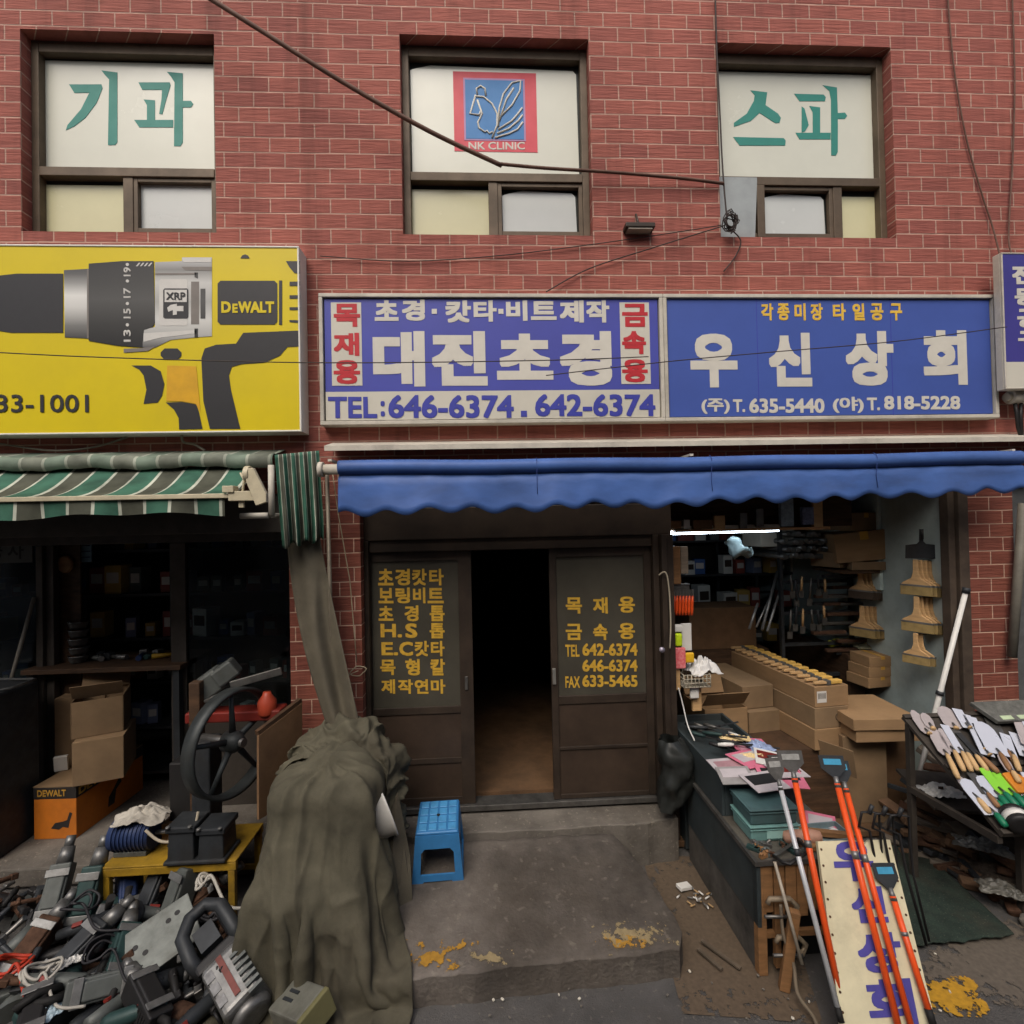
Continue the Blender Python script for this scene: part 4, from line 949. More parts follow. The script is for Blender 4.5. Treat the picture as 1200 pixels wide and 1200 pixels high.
for base, rz0, zb in (((-3.9, 1.28), 0.0, .15), ((-1.75, 1.12), R(-8), .15)):
    for k in range(1, 6):
        for j in range(13):
            if rk.random() < .14: continue
            i = rk.randrange(6); s = rk.uniform(.7, 1.25)
            lx, ly = -1.02 + j * .168 + rk.uniform(-.03, .03), rk.uniform(-.12, -.03)
            X = base[0] + lx * math.cos(rz0) - ly * math.sin(rz0); Y = base[1] + lx * math.sin(rz0) + ly * math.cos(rz0)
            if i in used: o = dup(packs[i], (X, Y, zb + .145 + k * .4), (0, 0, rz0 + rk.uniform(-.3, .3)), scale=(s * rk.uniform(.8, 1.3), s, s * rk.uniform(.8, 1.4)))
            else: o = packs[i]; used.add(i); o.location = (X, Y, zb + .145 + k * .4)
# clock, tall blue display, stacked bowls
c = P(79, 661, .80); ck = thing('wall_clock', 'small round pale clock hanging inside the left shop doorway', 'clock', tuple(c), rot=(0, 0, R(-12)), world=False)
M_ = Matrix.Rotation(R(90), 4, 'X')
q = MB(); q.lathe([(.066, 0), (.076, .012), (.07, .03), (.06, .03)], M_, 24); q.build('rim', WOODM, ck, local=True)
q = MB(); q.lathe([(.061, .018), (.061, .024)], M_, 24); q.build('face', mat('clock_face', (190, 172, 150), .5, var=.06), ck, local=True)
q = MB(); q.beam((0, -.027, 0), (.05, -.027, .006), .004, .003); q.build('hand', BLACK, ck, local=True)
q = MB(); q.beam((0, -.028, 0), (.0, -.028, -.035), .005, .003); q.build('hand', BLACK, ck, local=True)
q = MB(); q.bb(-.11, .12, .005, .02, .155 - c.z, .18); o = q.build('display_board', WOODD, None, loc=tuple(c), rot=(0, 0, R(-12)), local=True, bevel=.003); tag(o, 'dark wooden board behind the small round clock in the left shop', 'board')
c = P(97, 633, .86); q = MB()
o = thing('display_card', 'tall light blue striped display card high up inside the left shop', 'display', tuple(c), world=False)
q.bb(-.075, .075, -.01, .0, -.19, .15); q.bb(-.004, .004, -.006, -.002, .15, 2.88 - c.z); q.build('card', mat('pale_blue_card', (140, 170, 186), .5, var=.1), o, local=True)
q = MB()
for k in range(6): q.bb(-.07, .07, -.014, -.0105, -.15 + k * .05, -.143 + k * .05)
q.build('stripe', BLUET, o, local=True)
c = P(92, 768, .8)
for k, nm in enumerate(('lowest', 'second', 'middle', 'fourth', 'topmost')):
    q = MB(); q.lathe([(.05, 0), (.062, .02), (.07, .06), (.074, .062), (.066, .05), (.045, .01)], None, 20)
    o = q.build('metal_bowl', SILVER, None, loc=(c.x + .004 * (k % 2), c.y, c.z - .06 + k * .072), local=True); tag(o, '%s of five small shiny bowls stacked in the left doorway' % nm, 'bowl', 'stacked bowls in the left shop')
q = MB(); q.bb(-.5, .55, -.25, .25, .55, .6)
tb = thing('counter_table', 'low dark table inside the left shop doorway carrying the stacked bowls', 'table', (c.x + .2, c.y + .05, .15), world=False)
h = c.z - .06 - .15
q = MB(); q.bb(-.5, .75, -.25, .3, h - .04, h); q.build('tabletop', WOODD, tb, local=True, bevel=.004)
for sx in (-.45, .7):
    for sy in (-.2, .25): q = MB(); q.bb(sx - .025, sx + .025, sy - .025, sy + .025, 0, h - .041); q.build('leg', GREYD, tb, local=True)
rk = random.Random(5)
for k, (px, py, cn, cc) in enumerate(((118, 742, 'silver', SILVER), (140, 768, 'silver', SILVER), (110, 770, 'grey', GREYT), (176, 752, 'green', GREENT), (165, 772, 'blue', BLUET), (192, 760, 'yellow', YPAINT))):
    p = P(px, py, .85); L_ = rk.uniform(.1, .18); a_ = rk.uniform(0, 3)
    o = thing('hand_tool', 'small %s hand tool on the dark table in the left shop, %s' % (cn, ('nearest the bowls', 'farthest forward', 'beside the bowl stack', 'at the right end', 'on the front edge', 'by the door post')[k]), 'tool', (p.x, p.y, h + .15), rot=(0, 0, a_), world=False)
    q = MB(); q.cyl((-L_ / 2, 0, .025), (L_ / 2, 0, .025), .022, .016, n=12); q.build('handle', cc, o, local=True)
    q = MB(); q.box((L_ / 2 + .03, 0, .03), (.07, .06, .055)); q.build('head', SILVER if cc != SILVER else GREYD, o, local=True, bevel=.006)

# boxes in the doorway
n = P(93, 925, .35); W_ = n.x - P(42, 925, .35).x
dw = thing('tool_carton', 'orange power tool carton with black band, lying at the left shop doorway', 'box', (n.x - W_ / 2, n.y + .35, .15), rot=(0, 0, R(-2)), world=False)
DWO = mat('orange_carton', (206, 118, 34), .6, var=.14, scale=4, dirt=.25); DWB = mat('black_carton', (46, 42, 40), .6, var=.1)
q = MB(); q.box((0, 0, .15), (W_, .72, .30)); q.build('body', DWO, dw, local=True, bevel=.004)
q = MB(); q.box((0, 0, .345), (W_ + .004, .724, .088)); q.build('band', DWB, dw, local=True, bevel=.003)
q = MB(); q.box((0, 0, .393), (W_ + .006, .726, .007)); q.build('lid', CARD2, dw, local=True)
q = MB(); letters(q, 'DEWALT', (-W_ / 2 + .03, -.3635, .322), (W_ * .68, 0, 0), (0, 0, .05), .03)
letters(q, 'DEWALT', (W_ / 2 + .0035, -.34, .318), (0, .42, 0), (0, 0, .056), .03); q.build('lettering', mat('amber_print', (196, 150, 60), .6), dw, local=True)
q = MB(); q.prism([(-.03, .08), (.03, .07), (.06, .09), (.1, .08), (.11, .13), (.13, .19), (.11, .2), (.09, .14), (.06, .13), (.0, .12)], (0, -.3605, 0), (1, 0, 0), (0, 0, 1), .001)
q.prism([(.05, .06), (.12, .06), (.14, .16), (.2, .2), (.18, .25), (.1, .17), (.06, .14)], (W_ / 2 + .0005, -.1, 0), (0, 1, 0), (0, 0, 1), .001)
q.build('drill_print', DWB, dw, local=True)
b1 = P(85, 880, .45); b2 = P(147, 868, .45); W2 = b2.x - b1.x
carton('cardboard_box', 'plain brown carton on top of the orange tool carton', ((b1.x + b2.x) / 2 - .02, .55, .15 + .398), (W2 * .8, .4, .33), R(22), CARD2, tape=False)
carton('cardboard_box', 'open-topped brown carton, topmost in the stack at the left shop doorway', ((b1.x + b2.x) / 2 - .08, .6, .15 + .73), (W2 * .82, .36, .28), R(26), CARD2, flaps=True)
carton('cardboard_box', 'tall worn brown carton leaning behind the stack at the left shop doorway', ((b1.x + b2.x) / 2 - .36, .85, .15), (.36, .3, .95), R(10), CARD2, tape=False)
q = MB(); q.box((0, 0, .06), (.09, .03, .12)); o = q.build('paper_packet', LABELW, None, loc=(P(72, 862, .6).x, .6, .15 + .4 + .0), rot=(R(8), 0, R(20)), local=True, bevel=.004); tag(o, 'small white packet tucked beside the brown cartons on the orange carton', 'packet')
q = MB(); q.cyl(P(2, 836, .6), P(40, 700, .69), .014, n=10)
o = q.build('broom_handle', mat('pale_pole', (150, 144, 132), .5, var=.15), None, loc=tuple(P(2, 836, .6))); tag(o, 'pale round pole leaning on the glass at the far left', 'pole')
x1 = P(-8, 815, .06).x; zb = P(20, 815, .06).z
bk = thing('tool_bin', 'tall dark bin with bent shiny wire rim at the far left shop front', 'bin', (x1 - .35, .25, .15))
q = MB(); q.bb(x1 - .7, x1 - .02, .08, .46, .15, zb); q.build('body', GREYD, bk, bevel=.02)
q = MB(); q.tube([(x1 - .7, .07, zb + .01), (x1 - .16, .07, zb + .01), (x1 - .01, .2, zb + .012), (x1, .4, zb + .015), (x1 - .4, .45, zb + .015)], .01, 8); q.build('rim', SILVER, bk)

# ================================================================== yellow bench with machines
by0, by1, bz = -.46, -.06, .42
bxa, bxb = P(117, 975, by0).x, P(276, 985, by0).x
bn = thing('workbench', 'worn yellow steel bench in front of the left shop', 'bench', ((bxa + bxb) / 2, (by0 + by1) / 2, 0))
q = MB(); q.bb(bxa, bxb, by0, by1, bz - .012, bz); q.bb(bxa, bxb, by0, by0 + .03, bz - .06, bz - .013); q.bb(bxa, bxb, by1 - .03, by1, bz - .06, bz - .013)
q.build('top', YPAINT, bn, bevel=.004)
for x in (bxa + .03, bxb - .03):
    for y in (by0 + .02, by1 - .02):
        q = MB(); q.bb(x - .02, x + .02, y - .018, y + .018, 0, bz - .061); q.build('leg', YPAINT, bn, bevel=.003)
q = MB(); q.bb(bxa + .05, bxb - .05, by1 - .03, by1 - .01, .12, .15); q.build('stretcher', YPAINT, bn)
def gearcase(px0, px1, y, h, label):
    a, b = P(px0, 960, y).x, P(px1, 960, y).x
    t = thing('gear_case', label, 'machine part', ((a + b) / 2, y, bz))
    q = MB(); q.box(((a + b) / 2, y, bz + h / 2), (b - a, .18, h), taper=.9); q.bb(a - .015, b + .015, y - .105, y + .105, bz + .001, bz + .025); q.bb(a - .008, b + .008, y - .095, y + .095, bz + h - .03, bz + h + .008)
    q.build('body', GREYD, t, bevel=.008)
    q = MB()
    for sx in (a + .015, b - .015): q.cyl((sx, y - .1, bz + h + .008), (sx, y - .1, bz + h + .02), .012, n=8)
    q.build('bolt', SILVER, t)
gearcase(205, 236, -.38, .22, 'dark grey gear case on the yellow bench, left of the flywheel')
gearcase(240, 270, -.38, .20, 'dark grey gear case right under the big flywheel')
# flywheel machine
wc = P(273, 869, -.30); rad = .34
fw = thing('flywheel_machine', 'old machine with a big spoked dark green flywheel standing on the yellow bench', 'machine', (wc.x, wc.y, bz))
Mw = Matrix.Translation(wc) @ Matrix.Rotation(R(62), 4, 'Z') @ Matrix.Rotation(R(90), 4, 'X') @ Matrix.Rotation(R(8), 4, 'Y')
GW = mat('flywheel_green', (58, 62, 62), .5, .3, var=.25, scale=8, dirt=.35)
q = MB(); q.lathe([(rad - .02, -.045), (rad, -.045), (rad, .045), (rad - .02, .045), (rad - .028, .02), (rad - .028, -.02), (rad - .02, -.045)], Mw, 48, cap=False); q.build('rim', GW, fw)
q = MB(); q.lathe([(.0, -.05), (.065, -.05), (.07, .02), (.045, .06), (.02, .07)], Mw, 20); q.build('hub', GW, fw)
for k in range(5):
    a_ = R(20 + 72 * k); d = Vector((math.cos(a_), math.sin(a_), 0))
    q = MB(); p0, p1 = Mw @ (d * .05), Mw @ (d * (rad - .03)); q.tube([p0, p0.lerp(p1, .5), p1], .019, 8, taper=[1.2, .9, .75]); q.build('spoke', GW, fw)
q = MB(); ax = (Mw.to_3x3() @ Vector((0, 0, 1))).normalized(); q.cyl(wc - ax * .3, wc + ax * .09, .028, n=12); q.build('axle', STEEL, fw)
cc = wc - ax * .22
q = MB(); q.box((cc.x, cc.y, (bz + wc.z) / 2), (.12, .16, wc.z - bz)); q.bb(cc.x - .1, cc.x + .1, cc.y - .09, cc.y + .09, bz + .001, bz + .05); q.build('column', GREYD, fw, bevel=.01)
q = MB(); a = P(232, 880, -.2); q.bb(a.x - .035, a.x + .035, -.24, -.17, bz, P(232, 798, -.2).z); q.build('guide_post', WOODD, fw, bevel=.006)
q = MB(); a = P(222, 838, -.12); b = P(332, 835, -.12); q.bb(a.x, b.x, -.18, -.04, a.z - .04, a.z + .03); q.build('red_beam', REDT, fw, bevel=.01)
q = MB(); a = P(248, 800, -.1); 
q.box(a, (.17, .16, .15), Euler((0, R(-35), R(15))).to_matrix()); q.box(a + Vector((.1, 0, .07)), (.15, .14, .12), Euler((0, R(-35), R(15))).to_matrix()); q.build('motor_cover', GREYT, fw, bevel=.015)
q = MB(); q.beam(P(240, 822, -.2), P(312, 788, -.16), .03, .02); q.beam(P(270, 803, -.22), P(330, 786, -.16), .02, .05); q.build('lever', STEEL, fw, bevel=.004)
q = MB(); q.lathe([(.05, 0), (.06, .02), (.06, .1), (.03, .14), (.025, .16)], Matrix.Translation((P(316, 832, -.1).x, -.14, P(316, 832, -.1).z - .02)), 16)
o = q.build('plastic_jug', mat('orange_red_plastic', (160, 64, 42), .4, var=.1), None, loc=(P(316, 832, -.1).x, -.14, 1.1)); tag(o, 'small orange red jug on the red beam behind the flywheel', 'jug')
# plywood sheet between machine and tarp
A, B, C_, D_ = P(352, 823, -.1), P(301, 862, -.42), P(301, 960, -.42), P(352, 930, -.1)
q = MB(); n_ = (B - A).cross(D_ - A).normalized() * .018; q.add([A, B, C_, D_, A + n_, B + n_, C_ + n_, D_ + n_], [(0, 1, 2, 3), (7, 6, 5, 4), (0, 4, 5, 1), (1, 5, 6, 2), (2, 6, 7, 3), (3, 7, 4, 0)])
o = q.build('plywood_sheet', mat('plywood', (120, 92, 66), .7, var=.2, scale=5, dirt=.3), None, loc=tuple(D_)); tag(o, 'brown plywood sheet standing between the flywheel and the olive tarp', 'board')
q = MB(); q.beam(A + Vector((0, 0, .015)), B + Vector((0, 0, .015)), .03, .03); q.build('edge_batten', WOODD, o)
# things on the bench: blue motor, rag, cable, drill
m1 = P(160, 948, -.30)
bm = thing('electric_motor', 'blue electric motor on the yellow bench under a white rag', 'motor', (m1.x, -.30, bz))
q = MB(); q.cyl((m1.x - .13, -.30, bz + .11), (m1.x + .12, -.30, bz + .11), .095, n=22); q.build('body', BLUET, bm)
q = MB()
for k in range(9): q.cyl((m1.x - .1 + k * .024, -.30, bz + .11), (m1.x - .094 + k * .024, -.30, bz + .11), .103, n=22)
q.build('cooling_fins', BLUET, bm)
q = MB(); q.bb(m1.x - .1, m1.x + .1, -.37, -.23, bz, bz + .03); q.build('foot', GREYT, bm, bevel=.004)
q = MB(); q.cyl((m1.x + .12, -.30, bz + .11), (m1.x + .2, -.30, bz + .11), .015, n=10); q.build('shaft', SILVER, bm)
def rag(name, label, cat, c, sx, sy, h, m, seed, rz=0):
    rows = []
    for j in range(22):
        row = []
        for i in range(30):
            u, v = i / 29 * 2 - 1, j / 21 * 2 - 1; r_ = math.sqrt(u * u + v * v)
            k = 1 + .25 * fbm((u * 1.3, v * 1.3, seed))
            z = h * max(0, 1 - r_ ** 2 * .75) * (.55 + .9 * abs(fbm((u * 2.4 + seed, v * 2.4, seed)))) + .02 * fbm((u * 5, v * 5, seed + 3))
            row.append((u * sx * k, v * sy * k, max(z, .002)))
        rows.append(row)
    q = MB(); q.grid(rows); o = q.build(name, m, None, loc=c, rot=(0, 0, rz), local=True, solid=.004, sub=1); return tag(o, label, cat)
rag('rag', 'crumpled dirty white rag draped over the blue motor on the yellow bench', 'rag', (m1.x + .03, -.30, bz + .205), .15, .10, .08, mat('dirty_white_cloth', (178, 172, 160), .9, var=.2, scale=8, dirt=.3), 4)
def cord(name, label, pts, r, m, cat='cable'):
    return tag(cable(name, label, pts, r, m), label, cat)
cord('electric_cable', 'pale power cord on the yellow bench in front of the gear cases', [(m1.x + .12, -.40, bz + .18), (m1.x + .22, -.42, bz + .12), (m1.x + .34, -.43, bz + .13), (m1.x + .42, -.41, bz + .2), (m1.x + .43, -.38, bz + .27)], .009, mat('pale_cord', (170, 160, 140), .6))
carton('cardboard_box', 'small yellow brown box beside the blue motor on the bench', (m1.x + .17, -.2, bz), (.1, .1, .13), .1, CARD, tape=False)
jg = thing('work_vise', 'small blue vise lying at the left end of the yellow bench', 'vise', (bxa + .06, -.2, bz), world=False)
q = MB(); q.box((0, 0, .03), (.16, .12, .06)); q.box((-.05, 0, .1), (.05, .12, .08)); q.box((.06, 0, .1), (.04, .12, .08)); q.build('jaw', BLUET, jg, local=True, bevel=.008)
q = MB(); q.cyl((-.14, 0, .07), (.12, 0, .07), .012, n=10); q.cyl((-.14, -.06, .07), (-.14, .06, .07), .006, n=8); q.build('screw', SILVER, jg, local=True)
cs = thing('sample_case', 'black case with a yellow green sticker under the flywheel guide post', 'case', (P(222, 900, -.16).x, -.16, bz + .001))
p = P(222, 896, -.16); q = MB(); q.box((p.x, -.14, (bz + p.z) / 2 + .02), (.2, .16, p.z - bz + .04)); q.build('body', BLACK, cs, bevel=.01)
q = MB(); q.box((p.x + .02, -.222, p.z - .02), (.05, .003, .06)); q.build('sticker', mat('lime_sticker', (186, 196, 50), .5), cs)

# ================================================================== power tools heaped on the pavement
def t_breaker(c, rot, label, m, s=1.0, group='used power tools heaped before the left shop'):
    t = thing('breaker_hammer', label, 'power tool', c, rot, group, world=False); t.scale = (s,) * 3
    q = MB(); q.box((0, 0, 0), (.30, .11, .12)); q.box((.02, 0, .065), (.2, .085, .02)); q.build('body', m, t, local=True, bevel=.014, seg=3)
    q = MB(); q.cyl((.15, 0, 0), (.24, 0, 0), .045, .036, n=14); q.cyl((.24, 0, 0), (.30, 0, 0), .026, n=12); q.build('nose', SILVER, t, local=True)
    q = MB(); q.tube([(-.14, 0, .03), (-.2, 0, .06), (-.25, 0, .03), (-.26, 0, -.03), (-.22, 0, -.06), (-.14, 0, -.04)], .018, 8); q.build('handle', RUBBER, t, local=True)
    q = MB()
    for k in range(5): q.bb(-.11 + k * .022, -.1 + k * .022, -.058, .058, -.03, .03)
    q.build('vent', RUBBER, t, local=True)
    for sx in (-.1, .1): q = MB(); q.bb(sx - .02, sx + .02, -.06, .06, .076, .082); q.build('clip', SILVER, t, local=True, bevel=.003)
    return t
def t_grinder(c, rot, label, m, s=1.0, group='used power tools heaped before the left shop'):
    t = thing('angle_grinder', label, 'power tool', c, rot, group, world=False); t.scale = (s,) * 3
    q = MB(); q.tube([(-.18, 0, 0), (-.1, 0, 0), (-.02, 0, 0), (.08, 0, 0), (.11, 0, 0)], .034, 14, taper=[.75, .85, 1.05, 1.1, .8]); q.build('body', m, t, local=True)
    q = MB(); q.box((.145, 0, -.005), (.08, .07, .06)); q.cyl((.15, 0, -.035), (.15, 0, -.06), .03, n=14); q.build('gear_head', SILVER, t, local=True, bevel=.01)
    q = MB(); q.cyl((.15, 0, -.066), (.15, 0, -.062), .068, n=26); q.build('disc', GREYT, t, local=True)
    q = MB(); q.lathe([(.072, -.07), (.074, -.045), (.03, -.04)], Matrix.Translation((.15, 0, 0)), 22, cap=False); q.build('guard', GREYD, t, local=True)
    q = MB(); q.cyl((.14, .03, 0), (.14, .13, 0), .015, .02, n=12); q.build('side_handle', RUBBER, t, local=True)
    q = MB(); q.bb(-.1, -.05, -.012, .012, .028, .042); q.build('switch', REDT, t, local=True, bevel=.003); return t
def t_drill(c, rot, label, m, s=1.0, group='used power tools heaped before the left shop'):
    t = thing('power_drill', label, 'power tool', c, rot, group, world=False); t.scale = (s,) * 3
    q = MB(); q.cyl((-.1, 0, 0), (.08, 0, 0), .042, n=18); q.lathe([(.001, -.02), (.03, -.014), (.042, 0)], Matrix.Translation((-.1, 0, 0)) @ Matrix.Rotation(R(90), 4, 'Y'), 18); q.build('body', m, t, local=True)
    q = MB(); q.prism([(-.09, -.03), (-.02, -.03), (-.035, -.1), (-.05, -.17), (-.115, -.17), (-.105, -.09)], (0, .018, 0), (1, 0, 0), (0, 0, 1), .036); q.build('grip', RUBBER, t, local=True, bevel=.008)
    q = MB(); q.cyl((.08, 0, 0), (.11, 0, 0), .034, .024, n=16); q.cyl((.11, 0, 0), (.16, 0, 0), .026, .016, n=16); q.cyl((.16, 0, 0), (.25, 0, 0), .006, n=8); q.build('chuck', SILVER, t, local=True)
    q = MB(); q.bb(-.03, -.008, -.01, .01, -.09, -.05); q.build('trigger', REDT, t, local=True, bevel=.003); return t
def t_saw(c, rot, label, m, s=1.0, group='used power tools heaped before the left shop'):
    t = thing('circular_saw', label, 'power tool', c, rot, group, world=False); t.scale = (s,) * 3
    q = MB(); q.cyl((0, -.07, 0), (0, .08, 0), .055, n=18); q.box((-.07, 0, .04), (.12, .05, .05)); q.build('body', m, t, local=True, bevel=.01)
    q = MB(); q.cyl((.02, -.085, -.02), (.02, -.081, -.02), .105, n=30); q.build('blade', SILVER, t, local=True)
    q = MB(); q.prism([(.11 * math.cos(a), .11 * math.sin(a)) for a in [math.pi * k / 12 for k in range(13)]], (.02, -.075, -.02), (1, 0, 0), (0, 0, 1), .028); q.build('guard', GREYT, t, local=True)
    q = MB(); q.bb(-.13, .16, -.1, .06, -.062, -.056); q.build('base_plate', SILVER, t, local=True)
    q = MB(); q.tube([(-.1, 0, .05), (-.14, 0, .1), (-.08, 0, .13), (0, 0, .1), (.03, 0, .05)], .016, 8); q.build('handle', RUBBER, t, local=True); return t
E3 = lambda a, b, c: (R(a), R(b), R(c))
def at(px, py, z): p = G(px, py, z); return (p.x, p.y, z)
t_breaker(at(66, 1046, .27), E3(10, -58, 100), 'green grey breaker hammer standing nose up at the back of the tool heap', GREYT, 1.0)
t_breaker(at(106, 1050, .27), E3(0, -62, 95), 'green grey breaker hammer standing next to the left leg of the yellow bench', GREENT, 1.05)
t_breaker(at(50, 1080, .12), E3(90, -50, 80), 'black breaker hammer lying sideways before the two upright grey hammers', GREYD, .9)
t_breaker(at(148, 1040, .22), E3(20, -48, 120), 'dark blue breaker hammer leaning under the yellow bench', BLUET, .9)
t_breaker(at(183, 1042, .22), E3(0, -55, 75), 'slate breaker hammer leaning in the middle under the yellow bench', GREYD, 1.0)
t_breaker(at(212, 1048, .24), E3(0, -66, 60), 'pale grey breaker hammer leaning near the right leg of the yellow bench', GREYT, 1.0)
t_breaker(at(236, 1050, .16), E3(40, -30, 20), 'rusty breaker hammer lying against the right leg of the yellow bench', RUST, .9)
t_grinder(at(128, 1062, .18), E3(20, 10, 40), 'green angle grinder lying on top of the heap left of the big grey tool box', GREENT, 1.15)
t_grinder(at(160, 1070, .2), E3(60, -20, 200), 'grey angle grinder lying against the big grey tool box', GREYT, 1.1)
t_grinder(at(105, 1105, .13), E3(0, 20, 140), 'dark grey angle grinder in the middle of the tool heap', GREYD, 1.1)
t_grinder(at(128, 1138, .12), E3(40, 0, 300), 'blue angle grinder below the big grey tool box', BLUET, 1.1)
t_grinder(at(152, 1165, .1), E3(-30, 12, 75), 'pale grey angle grinder among black cords at the bottom of the heap', GREYT, 1.2)
t_grinder(at(60, 1120, .12), E3(90, 0, 20), 'black angle grinder beside the white cord coil', BLACK, 1.0)
t_drill(at(82, 1130, .15), E3(80, 0, 130), 'green power drill with bare bit near the white cord coil', GREENT, 1.1)
t_drill(at(190, 1150, .12), E3(75, 10, 30), 'dark power drill lying under the big grey tool box', GREYD, 1.1)
t_drill(at(22, 1105, .12), E3(70, 20, 250), 'grey power drill lying at the left edge of the heap', GREYT, 1.0)
t_drill(at(205, 1185, .08), E3(85, 0, 160), 'rust brown power drill lying in front of the orange striped cutter', RUST, 1.1)
t_saw(at(58, 1180, .11), E3(25, 10, 60), 'green circular saw with a bright blade at the front of the heap', GREENT, 1.15)
t_saw(at(92, 1172, .1), E3(60, 0, 200), 'dark circular saw tipped on its side at the front of the heap', GREYD, 1.0)
t_saw(at(20, 1170, .1), E3(10, 0, 30), 'grey circular saw at the left corner of the heap', GREYT, 1.05)
t_saw(at(8, 1060, .1), E3(30, 0, 110), 'black circular saw lying at the far left behind the red cord', BLACK, 1.0)
t_grinder(at(112, 1185, .08), E3(20, 0, 250), 'slate angle grinder near the bottom edge under tangled cords', GREYD, 1.15)
t_drill(at(150, 1098, .16), E3(70, 0, 300), 'blue power drill wedged beside the big grey tool box', BLUET, 1.0)
t_drill(at(78, 1092, .15), E3(90, 0, 20), 'black power drill under the upright grey hammers', BLACK, 1.0)
t_breaker(at(232, 1080, .1), E3(90, 0, 160), 'black breaker hammer lying behind the orange striped cutter', BLACK, 1.0)
for px, py, z, e, lab, m, fn in ((90, 1118, .2, (10, -25, 60), 'dark grey breaker hammer sloping over the middle of the heap', GREYD, t_breaker), (140, 1122, .19, (30, -20, 110), 'green breaker hammer lying right of the middle of the heap', GREENT, t_breaker),
        (120, 1155, .17, (60, 10, 30), 'grey breaker hammer lying crosswise before the big machine head', GREYT, t_breaker), (172, 1175, .15, (15, -12, 140), 'black breaker hammer below the big machine head', BLACK, t_breaker),
        (35, 1115, .18, (20, -30, 80), 'rust stained breaker hammer behind the white coil', RUST, t_breaker), (75, 1150, .2, (40, 15, 10), 'grey angle grinder lying right of the white coil', GREYT, t_grinder),
        (150, 1190, .14, (0, 10, 190), 'green angle grinder at the bottom edge under the machine head', GREENT, t_grinder), (228, 1190, .12, (50, 0, 60), 'dark angle grinder beneath the power cutter', GREYD, t_grinder),
        (40, 1195, .16, (0, -10, 120), 'black breaker hammer at the bottom left corner', BLACK, t_breaker), (112, 1080, .24, (30, -10, 15), 'dark angle grinder lying over the upright hammers', GREYD, t_grinder)):
    fn(at(px, py, z), E3(*e), lab, m, 1.0)
# big grey tool box, striped cutter, pale box (nearest)
kb = thing('machine_head', 'big grey rectangular machine head with drilled cover plate lying tilted on the heap', 'machine part', at(193, 1112, .16), E3(24, -16, 38), world=False); kb.scale = (1.15,) * 3
q = MB(); q.box((0, 0, 0), (.30, .24, .17)); q.build('body', GREYT, kb, local=True, bevel=.012)
q = MB(); q.box((.0, 0, .094), (.305, .245, .016)); q.build('cover_plate', mat('pale_grey_plate', (120, 124, 119), .5, .3, var=.25, scale=10, dirt=.5), kb, local=True, bevel=.004)
for x, y in ((-.1, -.07), (-.06, -.02), (-.09, .03), (.05, .05), (.09, .06), (.1, -.05)): q = MB(); q.cyl((x, y, .1), (x, y, .104), .012, n=10); q.build('bolt_hole', BLACK, kb, local=True)
cu_ = thing('petrol_cutter', 'pale silver power cutter with black loop handle and a red stripe, near the olive tarp', 'power tool', at(268, 1140, .2), E3(26, 18, -40), world=False); cu_.scale = (1.25,) * 3
q = MB(); q.box((.06, 0, 0), (.26, .17, .15), taper=.85); q.cyl((.16, 0, -.02), (.21, 0, -.02), .075, n=20); q.build('body', SILVER, cu_, local=True, bevel=.022, seg=3)
q = MB(); q.box((.05, -.0, .079), (.18, .022, .004)); q.build('stripe', mat('dull_red_stripe', (112, 54, 46), .5, var=.3, scale=20, dirt=.4), cu_, local=True)
q = MB()
for k in range(7): q.bb(.0 + k * .028, .012 + k * .028, .03, .082, .06, .088)
q.build('cooling_fins', GREYT, cu_, local=True)
q = MB()
for k in range(3): q.box((.0 + k * .055, -.05, .076), (.04, .03, .005))
q.build('rating_plate', mat('dull_plate', (128, 128, 128), .4, .3, var=.3, scale=25, dirt=.4), cu_, local=True)
q = MB(); q.tube([(-.06, -.07, .02), (-.12, -.08, .06), (-.22, -.07, .08), (-.28, -.02, .07), (-.28, .05, .07), (-.22, .09, .08), (-.1, .09, .06), (-.06, .08, .03)], .028, 10); q.box((-.16, 0, .05), (.1, .08, .04)); q.build('handle', GREYD, cu_, local=True)
q = MB(); q.box((-.07, 0, -.01), (.05, .17, .15)); q.build('rear_cover', BLACK, cu_, local=True, bevel=.012)
q = MB(); q.cyl((.1, -.095, -.01), (.1, -.085, -.01), .028, n=14); q.cyl((.02, -.095, -.03), (.02, -.085, -.03), .022, n=14); q.build('cap', BLACK, cu_, local=True)
q = MB(); q.box((.0, .02, -.12), (.34, .16, .08)); q.build('base_housing', RUST, cu_, local=True, bevel=.015)
pb = thing('tool_case', 'small pale grey metal case with an olive lid edge at the foot of the tarp', 'case', at(352, 1182, .12), E3(12, -14, -36), world=False)
q = MB(); q.box((0, 0, 0), (.24, .17, .12)); q.build('body', mat('pale_case', (116, 116, 106), .5, .2, var=.2, scale=10, dirt=.45), pb, local=True, bevel=.01)
q = MB(); q.box((.135, 0, .0), (.03, .172, .122)); q.build('lid', mat('olive_plastic', (112, 108, 74), .5, var=.1), pb, local=True, bevel=.006)
q = MB(); q.box((-.04, .02, .062), (.07, .015, .004)); q.box((-.04, -.02, .062), (.07, .015, .004)); q.build('vent', GREYD, pb, local=True)
